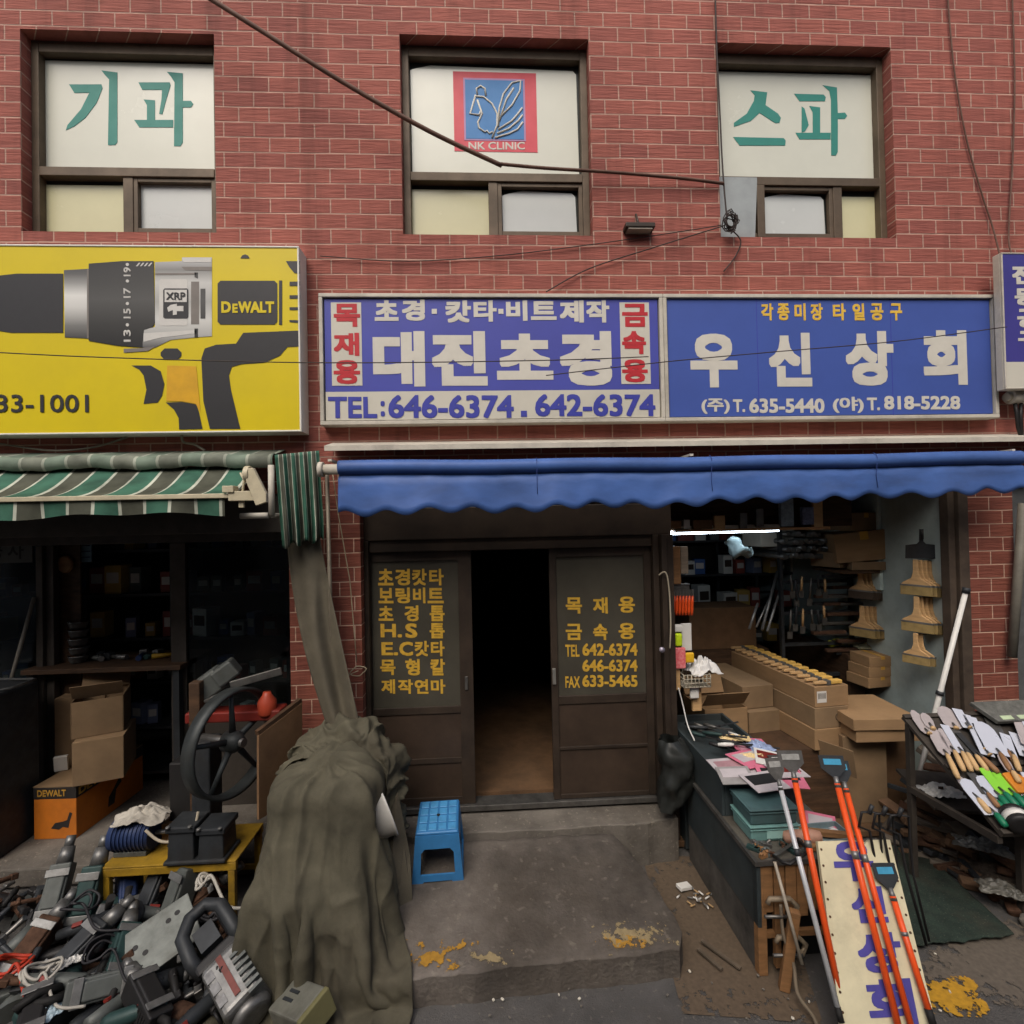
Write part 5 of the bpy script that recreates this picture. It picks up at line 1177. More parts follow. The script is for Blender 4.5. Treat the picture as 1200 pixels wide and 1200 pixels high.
# cords over the heap
def loops(name, label, px, py, z, rx, ry, n, r, m, seed):
    rk = random.Random(seed); p = G(px, py, z); pts = []
    for k in range(n * 9):
        a = 2 * math.pi * k / 9; s = 1 + .25 * math.sin(k * .37 + seed)
        pts.append((p.x + rx * s * math.cos(a) + .01 * rk.uniform(-1, 1) + .01 * k / 9, p.y + ry * s * math.sin(a), z + .02 * math.sin(a * 2 + seed) + .012 * k / 9))
    pts.append((pts[-1][0] + .15, pts[-1][1] - .12, z - .03)); pts.append((pts[-1][0] + .12, pts[-1][1] + .02, z - .06))
    o = cable(name, label, pts, r, m, group='cords over the tool heap'); o['category'] = 'cord'; return o
BC = mat('black_cord', (38, 37, 40), .55); WC = mat('white_cord', (170, 166, 156), .55, var=.12); RC = mat('red_cord', (176, 56, 34), .55, var=.15); GC = mat('green_cord', (90, 110, 92), .55)
loops('electric_cable', 'white coiled cord on the heap beside the green drill', 44, 1142, .24, .07, .06, 3, .007, WC, 1)
loops('electric_cable', 'red cord loosely coiled at the left edge of the heap', 8, 1135, .22, .09, .07, 3, .008, RC, 2)
loops('electric_cable', 'black cord tangled in the middle of the heap', 120, 1115, .24, .08, .07, 2, .006, BC, 3)
loops('electric_cable', 'black cord looped over the upright hammers at the back', 92, 1060, .36, .07, .06, 2, .007, BC, 5)
loops('electric_cable', 'thick black cord ringed beside the right bench leg', 243, 1072, .2, .07, .05, 3, .011, BC, 7)
loops('electric_cable', 'pale twisted cord hanging by the right bench leg', 236, 1038, .3, .035, .03, 4, .009, WC, 9)
rag('rag', 'bluish white plastic scrap at the front of the tool heap', 'plastic scrap', at(55, 1190, .18), .07, .05, .03, mat('bluish_plastic', (170, 190, 200), .3, var=.1), 8, 1)
rag('rag', 'small bluish white plastic scrap between the two drills', 'plastic scrap', at(84, 1128, .22), .05, .025, .03, WPLAST, 9, .6)
rk = random.Random(21)
for k in range(110):
    px, py = rk.uniform(-10, 262), rk.uniform(1040, 1196)
    p = G(px, py, .05); a_ = rk.uniform(0, 6); L_ = rk.uniform(.06, .18)
    q = MB(); q.cyl((-L_ / 2, 0, 0), (L_ / 2, 0, 0), rk.uniform(.008, .022), rk.uniform(.008, .024), n=10); q.box((L_ / 2, 0, 0), (.04, rk.uniform(.025, .06), .035)); q.cyl((-L_ / 4, -.02, 0), (-L_ / 4, .02, .015), .012, n=8)
    if k == 0: pass
    o = q.build('metal_part', (GREYD, RUST, STEEL, BLACK)[k % 4], None, loc=(p.x, p.y, rk.uniform(.05, .24) if k > 25 else rk.uniform(.05, .12)), rot=(rk.uniform(-.5, .5), rk.uniform(-.6, .6), a_), local=True, bevel=.005)
    tag(o, ('dark grey', 'rust brown', 'worn steel', 'black')[k % 4] + ' loose machine part lying between the heaped power tools', 'metal part', 'loose machine parts in the tool heap')

# ================================================================== olive tarp over a covered machine
def drape(N, size, centre, z0, sdf, steps=210, iters=7, seed=1, fric=.55):
    """position-based cloth dropped over solid shapes"""
    rs = np.random.RandomState(seed)
    lx, ly = size; u = np.linspace(-.5, .5, N)
    Xg, Yg = np.meshgrid(u * lx, u * ly); p = np.stack([Xg + centre[0], Yg + centre[1], np.full_like(Xg, z0)], -1)
    p[..., 2] += rs.uniform(-.004, .004, (N, N)) + .03 * np.sin(Xg * 7 + 1.3) * np.sin(Yg * 5.1)
    p = p.reshape(-1, 3); prev = p.copy(); idx = np.arange(N * N).reshape(N, N); hx, hy = lx / (N - 1), ly / (N - 1); C = []
    def addc(a, b, L, k):
        C.append((a.ravel(), b.ravel(), L, k))
    for s in (0, 1):
        addc(idx[:, s:N - 1:2], idx[:, s + 1::2][:, :idx[:, s:N - 1:2].shape[1]], hx, 1.0)
        addc(idx[s:N - 1:2, :], idx[s + 1::2, :][:idx[s:N - 1:2, :].shape[0]], hy, 1.0)
        addc(idx[:-1, s:N - 1:2], idx[1:, s + 1::2][:, :idx[:-1, s:N - 1:2].shape[1]], math.hypot(hx, hy), .5) if False else None
    d = math.hypot(hx, hy)
    for s in (0, 1):
        a = idx[s:N - 1:2, :-1]; b = idx[s + 1::2, 1:][:a.shape[0]]; addc(a, b, d, .35)
        a = idx[s:N - 1:2, 1:]; b = idx[s + 1::2, :-1][:a.shape[0]]; addc(a, b, d, .35)
    for s in (0, 2):
        cols = [c for c in range(N - 2) if c % 4 in (s, s + 1)]
        addc(idx[:, cols], idx[:, [c + 2 for c in cols]], 2 * hx, .10); addc(idx[cols, :], idx[[c + 2 for c in cols], :], 2 * hy, .10)
    gr = np.array([0, 0, -9.8]) * (1 / 50.) ** 2; e = 1e-3
    for st in range(steps):
        vel = np.clip((p - prev) * .975, -.03, .03); prev = p.copy(); p = p + vel + gr
        for it in range(iters):
            for a, b, L, k in C:
                dlt = p[b] - p[a]; l = np.sqrt((dlt * dlt).sum(1)) + 1e-9
                c = dlt * (.5 * k * (l - L) / l)[:, None]; p[a] += c; p[b] -= c
            if it % 3 == 2 or it == iters - 1:
                dd = sdf(p); hit = dd < .006
                if hit.any():
                    q = p[hit]; n = np.stack([sdf(q + np.array(v) * e) - sdf(q - np.array(v) * e) for v in ((1, 0, 0), (0, 1, 0), (0, 0, 1))], -1)
                    n /= np.linalg.norm(n, axis=1)[:, None] + 1e-9
                    q = q + n * (.006 - dd[hit])[:, None]; mv = q - prev[hit]; q = q - mv * fric * .5; p[hit] = q
    return p.reshape(N, N, 3)
def rbox(p, c, h, r):
    q = np.abs(p - np.array(c)) - (np.array(h) - r); return np.linalg.norm(np.maximum(q, 0), axis=1) + np.minimum(q.max(1), 0) - r
def ball(p, c, r): return np.linalg.norm(p - np.array(c), axis=1) - r
TC = (-.97, -.62)
def tarp_sdf(p):
    d = rbox(p, (TC[0], TC[1], .52), (.29, .22, .50), .10)
    d = np.minimum(d, rbox(p, (TC[0] - .12, TC[1] - .22, .25), (.22, .16, .33), .08))
    d = np.minimum(d, rbox(p, (TC[0] + .16, TC[1] - .25, .2), (.14, .14, .24), .06))
    d = np.minimum(d, ball(p, (TC[0] + .05, TC[1] + .1, .92), .20))
    d = np.minimum(d, rbox(p, (-.3, -.6, .07), (.48, .47, .085), .02))
    d = np.minimum(d, rbox(p, (-1.85, -.7, .08), (.22, .4, .09), .04))
    return np.minimum(d, p[:, 2] - .008)
tp = drape(76, (1.55, 1.98), (TC[0] + .0, TC[1] - .06), 1.22, tarp_sdf, steps=190, iters=16)
def finer(g, k):
    """resample the simulated cloth k times finer"""
    n0, n1 = g.shape[:2]; a = np.linspace(0, n0 - 1, (n0 - 1) * k + 1); b = np.linspace(0, n1 - 1, (n1 - 1) * k + 1)
    i = np.minimum(a.astype(int), n0 - 2); f = (a - i)[:, None, None]; h = g[i] * (1 - f) + g[i + 1] * f
    j = np.minimum(b.astype(int), n1 - 2); f = (b - j)[None, :, None]; h = h[:, j] * (1 - f) + h[:, j + 1] * f
    for _ in range(k):
        h[1:-1] = (h[:-2] + 2 * h[1:-1] + h[2:]) / 4; h[:, 1:-1] = (h[:, :-2] + 2 * h[:, 1:-1] + h[:, 2:]) / 4
    return h
def normals(g):
    gx = np.gradient(g, axis=1); gy = np.gradient(g, axis=0); n = np.cross(gx, gy); return n / (np.linalg.norm(n, axis=2)[..., None] + 1e-9)
def ridge(x, p): return (1 - min(1, abs(x) * 2.2)) ** p
def crease(v, k):
    """height of creases in stiff canvas: long sharp ridges running down, short puckers across"""
    w = noise.noise(Vector((v.x * 2.2, v.y * 2.2, v.z * 2.2 + 9))) * .35
    u = math.atan2(v.y - TC[1], v.x - TC[0])
    a = noise.noise(Vector((u * 1.9 + w + v.z * .7, v.z * .55, 3.1))); b = noise.noise(Vector((u * 3.4 - v.z * 2.0 + 5 + w, v.z * 1.2 + v.x, 8.0)))
    c = noise.noise(Vector((v.x * 9 + v.z * 5, v.y * 9 + 7, v.z * 8))); d = noise.noise(Vector((v.x * 2.4, v.y * 2.4, v.z * 2.4 + 4)))
    e = noise.noise(Vector((v.x * 3.1 + v.z * 2.4, v.y * 3.1, v.z * 3.0 - v.x * 2)))
    return k * (0.034 * ridge(a, 1.4) + .026 * ridge(b, 2.0) * max(0, .3 + 1.2 * d) + .042 * ridge(e, 2.0) * max(0, .35 - d) + .0035 * ridge(c, 1.5) - .014)
tp = finer(tp, 3); nn = normals(tp); sg_ = 1.0 if nn[..., 2].mean() > 0 else -1.0
rows = []
for j in range(tp.shape[0]):
    r_ = []
    for i in range(tp.shape[1]):
        v = Vector(tp[j, i]); n = Vector(nn[j, i]) * sg_; h = crease(v, 1.0); r_.append(tuple(v + n * (max(h, .0) if v.z < .03 else h)))
    rows.append(r_)
q = MB(); q.grid(rows); o = q.build('tarp', CANV, None, loc=(TC[0], TC[1], 0), solid=.005); tag(o, 'large olive canvas tarp thrown over a machine between the tools and the blue stool', 'tarp')
BC_ = (TC[0] + .06, TC[1] + .30)
def bun_sdf(p):
    d = ball(p, (BC_[0], BC_[1], .98), .17); d = np.minimum(d, ball(p, (BC_[0] + .14, BC_[1] - .06, .93), .15)); d = np.minimum(d, ball(p, (BC_[0] - .16, BC_[1] + .02, .94), .15))
    d = np.minimum(d, rbox(p, (TC[0], TC[1], .53), (.30, .23, .50), .10))
    return np.minimum(d, p[:, 2] - .3)
tb_ = drape(72, (1.1, .74), (BC_[0], BC_[1] - .10), 1.28, bun_sdf, steps=130, iters=12, seed=5)
tb_ = finer(tb_, 3); nb2 = normals(tb_); sg_ = 1.0 if nb2[..., 2].mean() > 0 else -1.0; rows = []
for j in range(tb_.shape[0]):       # gathered and rucked
    r_ = []
    for i in range(tb_.shape[1]):
        v, n = Vector(tb_[j, i]), Vector(nb2[j, i]) * sg_; w1 = noise.noise(Vector((i * .055 + .9 * math.sin(j * .04), j * .022, 7.7))); w2 = noise.noise(Vector((i * .12 + j * .035, j * .05, 2.2))); w3 = noise.noise(Vector((v.x * 24, v.y * 24, v.z * 24)))
        ef = min(1.0, .12 + min(i, j, tb_.shape[1] - 1 - i, tb_.shape[0] - 1 - j) / 34.0); r_.append(tuple(v + n * (.004 + ef * (.070 * ridge(w1, 1.6) + .030 * ridge(w2, 2.0)) + .006 * ridge(w3, 2))))
    rows.append(r_)
q = MB(); q.grid(rows); o = q.build('canvas_bundle', CANV, None, loc=(BC_[0], BC_[1], 1.0), solid=.006); tag(o, 'rucked olive canvas bundled on top of the covered machine by the pillar', 'canvas')
# white round tub showing at the right side of the tarp
c = P(444, 948, -.54); Mt = Matrix.Translation(c) @ Matrix.Rotation(R(25), 4, 'Z') @ Matrix.Rotation(R(72), 4, 'Y')
q = MB(); q.lathe([(.02, -.10), (.15, -.10), (.175, .03), (.185, .035), (.185, .045), (.168, .035), (.14, -.08), (.02, -.08)], Mt, 36)
o = q.build('white_basin', WPLAST, None, loc=tuple(c)); tag(o, 'round white basin peeping out at the right side of the olive tarp', 'basin')
A = P(466, 925, -.3); q = MB(); q.add([P(446, 985, -.52), P(466, 928, -.48), P(480, 1000, -.5), P(484, 1072, -.60), P(452, 1085, -.68)], [(0, 1, 2, 3, 4)])
o = q.build('canvas_flap', CANV2, None, loc=tuple(A), solid=.02); tag(o, 'stiff brown canvas flap standing between the white basin and the blue stool', 'canvas')

# ================================================================== blue stool
BL = mat('blue_stool_plastic', (54, 118, 172), .42, var=.14, scale=10, dirt=.12)
fl = G(481, 1046, .165); fr_ = G(543, 1047, .165)
cx = (fl.x + fr_.x) / 2; sy = fl.y + .19
st_ = thing('plastic_stool', 'blue moulded plastic stool standing on the ramp slab beside the tarp', 'stool', (cx, sy, .167), E3(4.0, 0, 2), world=False)
sw, sdp, sh, fwid, fdp = .135, .165, .38, .168, .195
q = MB()
q.box((0, 0, sh - .012), (sw * 2, sdp * 2, .024))
seat = q.build('seat', BL, st_, local=True, bevel=.012, seg=3)
q = MB()
for i in range(4):
    for j in range(4):
        q.box((-.093 + i * .062, -.115 + j * .077, sh + .0015), (.05, .064, .004))
q.build('tread', mat('blue_stool_top', (74, 146, 198), .4, var=.16, scale=18, dirt=.12), st_, local=True, bevel=.0018, seg=1)
q = MB(); q.cyl((0, 0, sh + .0005), (0, 0, sh + .0042), .012, n=14); q.build('centre_hole', BLACK, st_, local=True)
def side(w0, w1, M):
    """one skirt of the stool: apron, two legs and a low arch in one moulded sheet"""
    th = .012; q = MB()
    def X(z, s): return s * lerp(w1, w0, z / sh)
    O = [(X(0, -1), 0), (X(0, -1) + .048, 0), (X(.05, -1) + .055, .05), (X(.07, -1) + .075, .075), (X(.07, 1) - .075, .075), (X(.05, 1) - .055, .05), (X(0, 1) - .048, 0), (X(0, 1), 0), (X(sh - .02, 1), sh - .02), (X(sh - .02, -1), sh - .02)]
    I = [(X(.11, -1) + .05, .115), (X(.11, 1) - .05, .115), (X(.24, 1) - .045, .25), (X(.27, 1) - .065, .275), (X(.27, -1) + .065, .275), (X(.24, -1) + .045, .25)]
    def Y(z): return lerp(0, 1, z / sh)
    # ring of quads between outer outline and window, upper and lower bands
    parts = [[(X(.115, -1), .115), (I[0]), (I[5]), (I[4][0] - .0, .275), (X(.275, -1), .275)], [(X(.115, 1), .115), (X(.275, 1), .275), (I[3][0], .275), I[2], I[1]],
             [(X(.275, -1), .275), (X(.275, 1), .275), (X(sh - .02, 1), sh - .02), (X(sh - .02, -1), sh - .02)],
             [(X(.075, -1), .075), (X(.075, 1), .075), (X(.115, 1), .115), (X(.115, -1), .115)],
             [(X(0, -1), 0), O[1], O[2], O[3], (X(.075, -1), .075)], [(X(0, 1), 0), (X(.075, 1), .075), O[4], O[5], O[6]]]
    for pl in parts:
        m = len(pl); a_ = sum(pl[i][0] * pl[(i + 1) % m][1] - pl[(i + 1) % m][0] * pl[i][1] for i in range(m))
        if a_ < 0: pl = pl[::-1]
        f_ = [M(x, z, 0) for x, z in pl]; b_ = [M(x, z, th) for x, z in pl]
        q.add(f_ + b_, [tuple(range(m)), tuple(reversed(range(m, 2 * m)))] + [(i, m + i, m + (i + 1) % m, (i + 1) % m) for i in range(m)])
    return q
yy = lambda z: lerp(fdp, sdp, z / sh); xx = lambda z: lerp(fwid, sw, z / sh)
side(sw, fwid, lambda x, z, t: (x, -yy(z) + t, z)).build('front_legs', BL, st_, local=True)
side(sw, fwid, lambda x, z, t: (x, yy(z) - t, z)).build('back_legs', BL, st_, local=True)
side(sdp - .013, fdp - .013, lambda x, z, t: (-xx(z) + t, x, z)).build('side_panel', BL, st_, local=True)
side(sdp - .013, fdp - .013, lambda x, z, t: (xx(z) - t, x, z)).build('side_panel', BL, st_, local=True)
# ================================================================== counter with goods, right of the ramp
cxa, cxb, cya, cyb, cz = 1.43, 2.03, -1.02, -.06, .60
BT = mat('blackish_teal_paint', (54, 62, 64), .5, var=.25, scale=4, dirt=.4)
ct = thing('counter', 'dark painted plank counter full of tools standing right of the ramp slab', 'counter', ((cxa + cxb) / 2, (cya + cyb) / 2, 0))
q = MB(); q.bb(cxa, cxa + .022, cya, cyb, .26, cz); q.build('side_board', BT, ct, bevel=.003)
q = MB(); q.bb(cxa + .004, cxa + .018, cya + .05, cyb, .0, .258); q.build('lower_board', mat('worn_grey_board', (88, 84, 78), .8, var=.4, scale=5, dirt=.4), ct)
q = MB(); q.bb(cxa - .012, cxb, cya - .012, cyb, cz, cz + .018); q.build('top', mat('scuffed_top', (96, 92, 84), .5, .1, var=.3, scale=7, dirt=.4), ct, bevel=.003)
q = MB(); q.bb(cxa - .016, cxa + .004, cya - .016, cyb, cz + .0, cz + .024); q.bb(cxa + .005, cxb, cya - .016, cya - .002, cz + .0, cz + .024); q.build('metal_edge', STEEL, ct)
for k in range(9):
    q = MB(); x = cxa + .03 + k * .064; q.bb(x, x + .058, cya - .002 * (k % 3), cya + .016, .34 - .03 * (k % 2), cz - .002); q.build('front_plank', WOODM, ct, bevel=.002)
q = MB(); q.bb(cxa, cxa + .05, cya + .002, cya + .05, 0, cz - .002); q.build('leg', WOODM, ct, bevel=.003)
q = MB(); q.bb(cxb - .05, cxb, cya + .002, cya + .05, 0, cz - .002); q.build('leg', WOODM, ct, bevel=.003)
q = MB(); q.bb(cxa + .1, cxa + .13, cya + .01, cya + .04, .03, .34); q.bb(cxa + .02, cxb - .05, cya + .015, cya + .04, .19, .22); q.build('brace', WOODM, ct)
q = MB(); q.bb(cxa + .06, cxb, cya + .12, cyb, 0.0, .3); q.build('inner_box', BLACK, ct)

# upper crate with the printed cards, behind the teal bins
CR = mat('teal_crate', (70, 96, 98), .45, var=.2, scale=6, dirt=.3)
CRP = mat('pale_teal_bin', (110, 150, 146), .35, var=.15, scale=6, dirt=.2)
ub = thing('goods_crate', 'long blackish teal crate standing at the back of the counter', 'crate', (1.62, -.05, cz + .02))
ua, ubx, uya, uyb, uz = cxa + .01, 1.93, -.62, .42, .86
q = MB(); q.bb(ua, ua + .02, uya + .02, uyb, cz + .019, uz); q.bb(ubx - .02, ubx, uya + .02, uyb, cz + .019, uz); q.bb(ua + .021, ubx - .021, uya + .02, uya + .04, cz + .019, uz - .002); q.bb(ua + .021, ubx - .021, uyb - .02, uyb, cz + .019, uz - .002); q.bb(ua + .021, ubx - .021, uya + .04, uyb - .02, uz - .07, uz - .05)
q.build('body', BT, ub, bevel=.003)
q = MB(); q.bb(ua, ubx, .02, .42, .02, cz); o = q.build('support_box', BT, None, loc=(1.62, .2, .02)); tag(o, 'dark box under the back end of the teal crate by the steel post', 'box')
for k in range(2):
    y0 = -.80 + .0 * k; nm = ('lower', 'upper')[k]
    t = thing('plastic_bin', ('pale teal plastic bin with a label at the front of the crate', 'dark teal lidded bin stacked on the pale teal bin')[k], 'bin', (1.62, -.755, cz + .019 + .095 * k), world=False)
    q = MB(); q.box((0, 0, .047), (.27, .22, .093), taper=1.04); q.build('body', (CRP, CR)[k], t, local=True, bevel=.01)
    q = MB(); q.box((0, 0, .088), (.296, .246, .010)); q.box((0, 0, .07), (.290, .240, .008)); q.build('rim', (CRP, CR)[k], t, local=True, bevel=.004)
    if k == 0: q = MB(); q.box((.02, -.1145, .045), (.13, .004, .05)); q.build('paper_label', mat('mint_label', (150, 190, 182), .5, var=.08), t, local=True)
def card(name, label, c, size, rz, m, tilt=(0, 0), second=None):
    q = MB(); q.box((0, 0, .004), (size[0], size[1], .006)); o = q.build(name, m, None, loc=c, rot=(tilt[0], tilt[1], rz), local=True, bevel=.0015); tag(o, label, 'card')
    if second:
        q = MB(); q.box((0, size[1] * .1, .0085), (size[0] * .8, size[1] * .5, .002)); q.build('printed_panel', second, o, local=True)
    return o
CLEAR = mat('pale_blister', (190, 182, 184), .2, var=.12, scale=8)
card('display_card', 'large pink backing card at the right of the counter crate', (1.83, -.28, uz), (.26, .42, .1), R(-6), PINKC, (0, R(4)), mat('pink_print', (222, 160, 176), .5))
card('display_card', 'grey pink blister card lying at the front left of the crate', (1.60, -.5, uz + .0), (.32, .24, .1), R(4), CLEAR, (R(4), 0), mat('dusky_pink', (170, 130, 136), .5))
card('display_card', 'pink and black blister card hanging over the teal bins', (1.80, -.64, uz + .004), (.26, .2, .1), R(-12), PINKC, (R(10), 0), BLACK)
card('display_card', 'tilted blister card with a red word block near the orange scraper', (1.86, -.60, uz + .02), (.22, .15, .1), R(8), CLEAR, (R(6), R(5)), REDT)
card('display_card', 'small pink card with a white corner lying by the counter edge', (1.98, -.74, cz + .025), (.16, .16, .1), R(-30), PINKC, (R(14), 0), CLEAR)
card('display_card', 'black and white blister card lying across the two teal bins', (1.66, -.70, uz + .012), (.24, .17, .1), R(14), CLEAR, (R(9), R(3)), BLACK)
card('display_card', 'grey backed blister card overhanging the left edge of the teal bins', (1.52, -.62, uz + .016), (.2, .18, .1), R(-10), mat('grey_card', (150, 146, 144), .4, var=.15), (R(6), R(-4)), CLEAR)
card('display_card', 'rose card half hidden beneath the cream gloves', (1.72, -.42, uz + .018), (.24, .2, .1), R(22), PINKC, (R(3), R(3)), CLEAR)
card('display_card', 'red edged white card lying between the gloves and the blue white packet', (1.83, -.44, uz + .026), (.16, .2, .1), R(-24), WPLAST, (R(4), R(6)), REDT)
card('display_card', 'dull silver blister card at the right front corner of the crate', (1.90, -.52, uz + .02), (.14, .18, .1), R(10), STEEL, (R(12), R(6)), WPLAST)
rk = random.Random(8)
desc = ('short', 'long', 'thick', 'thin', 'blunt', 'pointed')
for k in range(14):
    x, y = lerp(1.47, 1.78, rk.random()), lerp(-.30, .25, rk.random()); a_ = R(rk.uniform(-70, 10)); L_ = rk.uniform(.16, .3)
    hm = (BLACK, GREYD, BLACK, STEEL, GREENT, BLACK, WPLAST)[k % 7]
    t = thing('file_tool', '%s %s handled file among the hand tools heaped in the crate' % (desc[k % 6], ('black', 'dark grey', 'matt black', 'steel', 'green', 'ebony', 'white')[k % 7]), 'hand tool', (x, y, uz + .0 + .005 * k), (R(rk.uniform(-8, 8)), R(rk.uniform(-10, 10)), a_), 'hand tools heaped in the counter crate', world=False)
    q = MB(); q.tube([(0, 0, 0), (L_ * .2, 0, 0), (L_ * .4, 0, 0), (L_ * .5, 0, 0)], .013, 8, taper=[.8, 1.1, 1, .6]); q.build('handle', hm, t, local=True)
    q = MB(); q.box((L_ * .8, 0, 0), (L_ * .6, .02, .005)); q.build('blade', (STEEL, GREYD)[k % 2], t, local=True)
for k, (x, y, a_) in enumerate(((1.74, -.18, -8), (1.76, -.40, -14))):
    o = rag('work_glove', ('cream work glove lying on the files in the crate', 'cream work glove lying in front on the blister cards')[k], 'glove', (x, y, uz + .045 - .03 * k), .1, .035, .03, mat('cream_glove', (214, 190, 140), .9, var=.15), 12 + k, R(a_))
rag('plastic_bag', 'blue white plastic packet on the pink card in the crate', 'packet', (1.86, -.26, uz + .02), .075, .09, .035, mat('blue_white_plastic', (150, 166, 200), .25, var=.3, scale=16), 15, .3)
# tray, frames and clamps at the front of the counter
tr = thing('metal_tray', 'pale blue steel tray of small tools at the front right of the counter', 'tray', (1.92, -.86, cz + .02), (0, 0, R(3)), world=False)
q = MB(); q.box((0, 0, .004), (.26, .16, .006)); 
for sx in (-1, 1): q.box((sx * .13, 0, .02), (.008, .168, .04))
for sy in (-1, 1): q.box((0, sy * .08, .02), (.252, .008, .04))
q.build('body', mat('pale_blue_steel', (132, 150, 154), .4, .2, var=.2, scale=9, dirt=.25), tr, local=True, bevel=.003)
q = MB(); q.beam((-.1, -.02, .02), (.1, .03, .02), .03, .01); q.build('ruler', WPLAST, tr, local=True)
for k, (a, b, lab) in enumerate((((1.66, -.80, .655), (2.06, -.92, .66), 'rough pale wooden strip lying across the counter by the tray'), ((1.72, -.95, .64), (2.10, -1.02, .64), 'second wooden strip at the front edge of the counter'))):
    q = MB(); q.beam(a, b, .035, .03); o = q.build('wooden_strip', WOODM, None, loc=a, bevel=.003); tag(o, lab, 'timber')
q = MB(); q.lathe([(.01, -.1), (.035, -.09), (.04, .05), (.028, .1), (.01, .105)], Matrix.Translation((1.76, -.90, .66)) @ Matrix.Rotation(R(80), 4, 'Y') @ Matrix.Rotation(R(20), 4, 'X'), 14)
o = q.build('plane_tool', mat('dull_pink_wood', (168, 128, 108), .6, var=.2, dirt=.2), None, loc=(1.76, -.9, .62)); tag(o, 'round pinkish wooden tool on the counter before the tray', 'hand tool')
for k in range(16):
    x, y = lerp(1.46, 1.72, rk.random()), lerp(-1.0, -.88, rk.random())
    q = MB(); q.box((0, 0, .012), (rk.uniform(.03, .07), rk.uniform(.015, .035), .02)); q.cyl((0, 0, .02), (.02, .01, .035), .008, n=8)
    o = q.build('hardware_piece', (GREYT, RUST, STEEL, WOODM, GREENT)[k % 5], None, loc=(x, y, cz + .018), rot=(0, 0, rk.uniform(0, 6)), local=True, bevel=.002)
    tag(o, 'small %s hardware piece scattered on the front of the counter top' % ('grey', 'rusty', 'steel', 'wooden', 'green')[k % 5], 'hardware', 'hardware scattered on the counter top')
# hacksaws hanging at the counter front
def bowsaw(label, a, b, depth, m):
    a, b = Vector(a), Vector(b); d = b - a; s = Vector((0, -1, .2)).normalized() * depth
    t = thing('bow_saw', label, 'saw', tuple(a))
    q = MB(); q.tube([a, a + s * .7 + d * .02, a + s + d * .12, b + s - d * .12, b + s * .7 - d * .02, b], .009, 8); q.build('bow', m, t)
    q = MB(); q.beam(a, b, .002, .018, up=(0, -1, 0)); q.build('blade', STEEL, t)
    q = MB(); q.tube([b, b + d.normalized() * .06 - Vector((0, 0, .02)), b + d.normalized() * .12], .016, 8); q.build('handle', BLACK, t); return t
bowsaw('black bow saw lying on the front left corner of the counter', (1.52, -1.03, cz + .05), (1.72, -.93, cz + .06), .12, BLACK)
for k, (x, lab) in enumerate(((2.02, 'first black wire frame saw hooked on the counter behind the cream board'), (2.08, 'second black wire frame saw hooked on the counter behind the cream board'), (2.15, 'third black wire frame saw hooked behind the orange poles'))):
    t = thing('frame_saw', lab, 'saw', (x, -1.08, .35))
    y = -1.10 - .02 * k
    q = MB(); q.tube([(x, y, .90), (x - .05, y, .90), (x - .06, y + .01, .82), (x - .01, y, .80), (x + .01, y - .02, .60), (x + .035, y - .1, .30)], .007, 8); q.tube([(x, y, .90), (x + .045, y, .89), (x + .05, y, .75), (x + .045, y - .02, .6), (x + .05, y - .1, .32)], .006, 8); q.build('frame', BLACK, t)
    q = MB(); q.tube([(x - .01, y, .89), (x + .0, y, .915), (x + .01, y, .935)], .011, 8); q.build('handle', GREYD, t)
# G-clamps and rope below the counter
for k, (px, py, lab) in enumerate(((915, 1065, 'upper pale clamp hanging on the front of the counter'), (925, 1110, 'lower pale clamp hanging on the front of the counter'))):
    c = P(px, py, -1.07); t = thing('screw_clamp', lab, 'clamp', tuple(c))
    q = MB(); q.tube([c + Vector((-.07, 0, .03)), c + Vector((-.06, 0, .055)), c + Vector((.05, 0, .05)), c + Vector((.09, 0, .01)), c + Vector((.07, 0, -.04)), c + Vector((.05, -.01, -.02))], .014, 8); q.build('frame', mat('dull_clamp', (138, 124, 104), .6, .3, var=.25, dirt=.3), t)
    q = MB(); q.cyl(c + Vector((-.1, -.02, -.02)), c + Vector((.06, -.02, -.03)), .009, n=8); q.build('screw', STEEL, t)
a, b = P(908, 1010, -1.06), P(940, 1130, -1.2); q = MB(); q.cyl(a, b, .009, n=8); o = q.build('thin_rod', mat('pale_rod', (168, 158, 142), .5, .2), None, loc=tuple(b)); tag(o, 'thin pale rod leaning on the left front of the counter', 'rod')
cable('tie_rope', 'grey rope dangling from the counter front to the ground', [P(915, 1060, -1.08), P(918, 1095, -1.1), P(930, 1130, -1.13), P(935, 1165, -1.2), P(955, 1195, -1.3), P(962, 1230, -1.4)], .009, mat('rope_grey', (112, 100, 84), .9))
q = MB(); a = P(918, 1140, -1.10); q.beam((a.x, a.y, .0), (a.x + .06, a.y - .02, .42), .04, .05); o = q.build('wooden_post', WOODM, None, loc=(a.x, a.y, 0), bevel=.004); tag(o, 'rough wooden stake leaning at the counter front beside the clamps', 'timber')

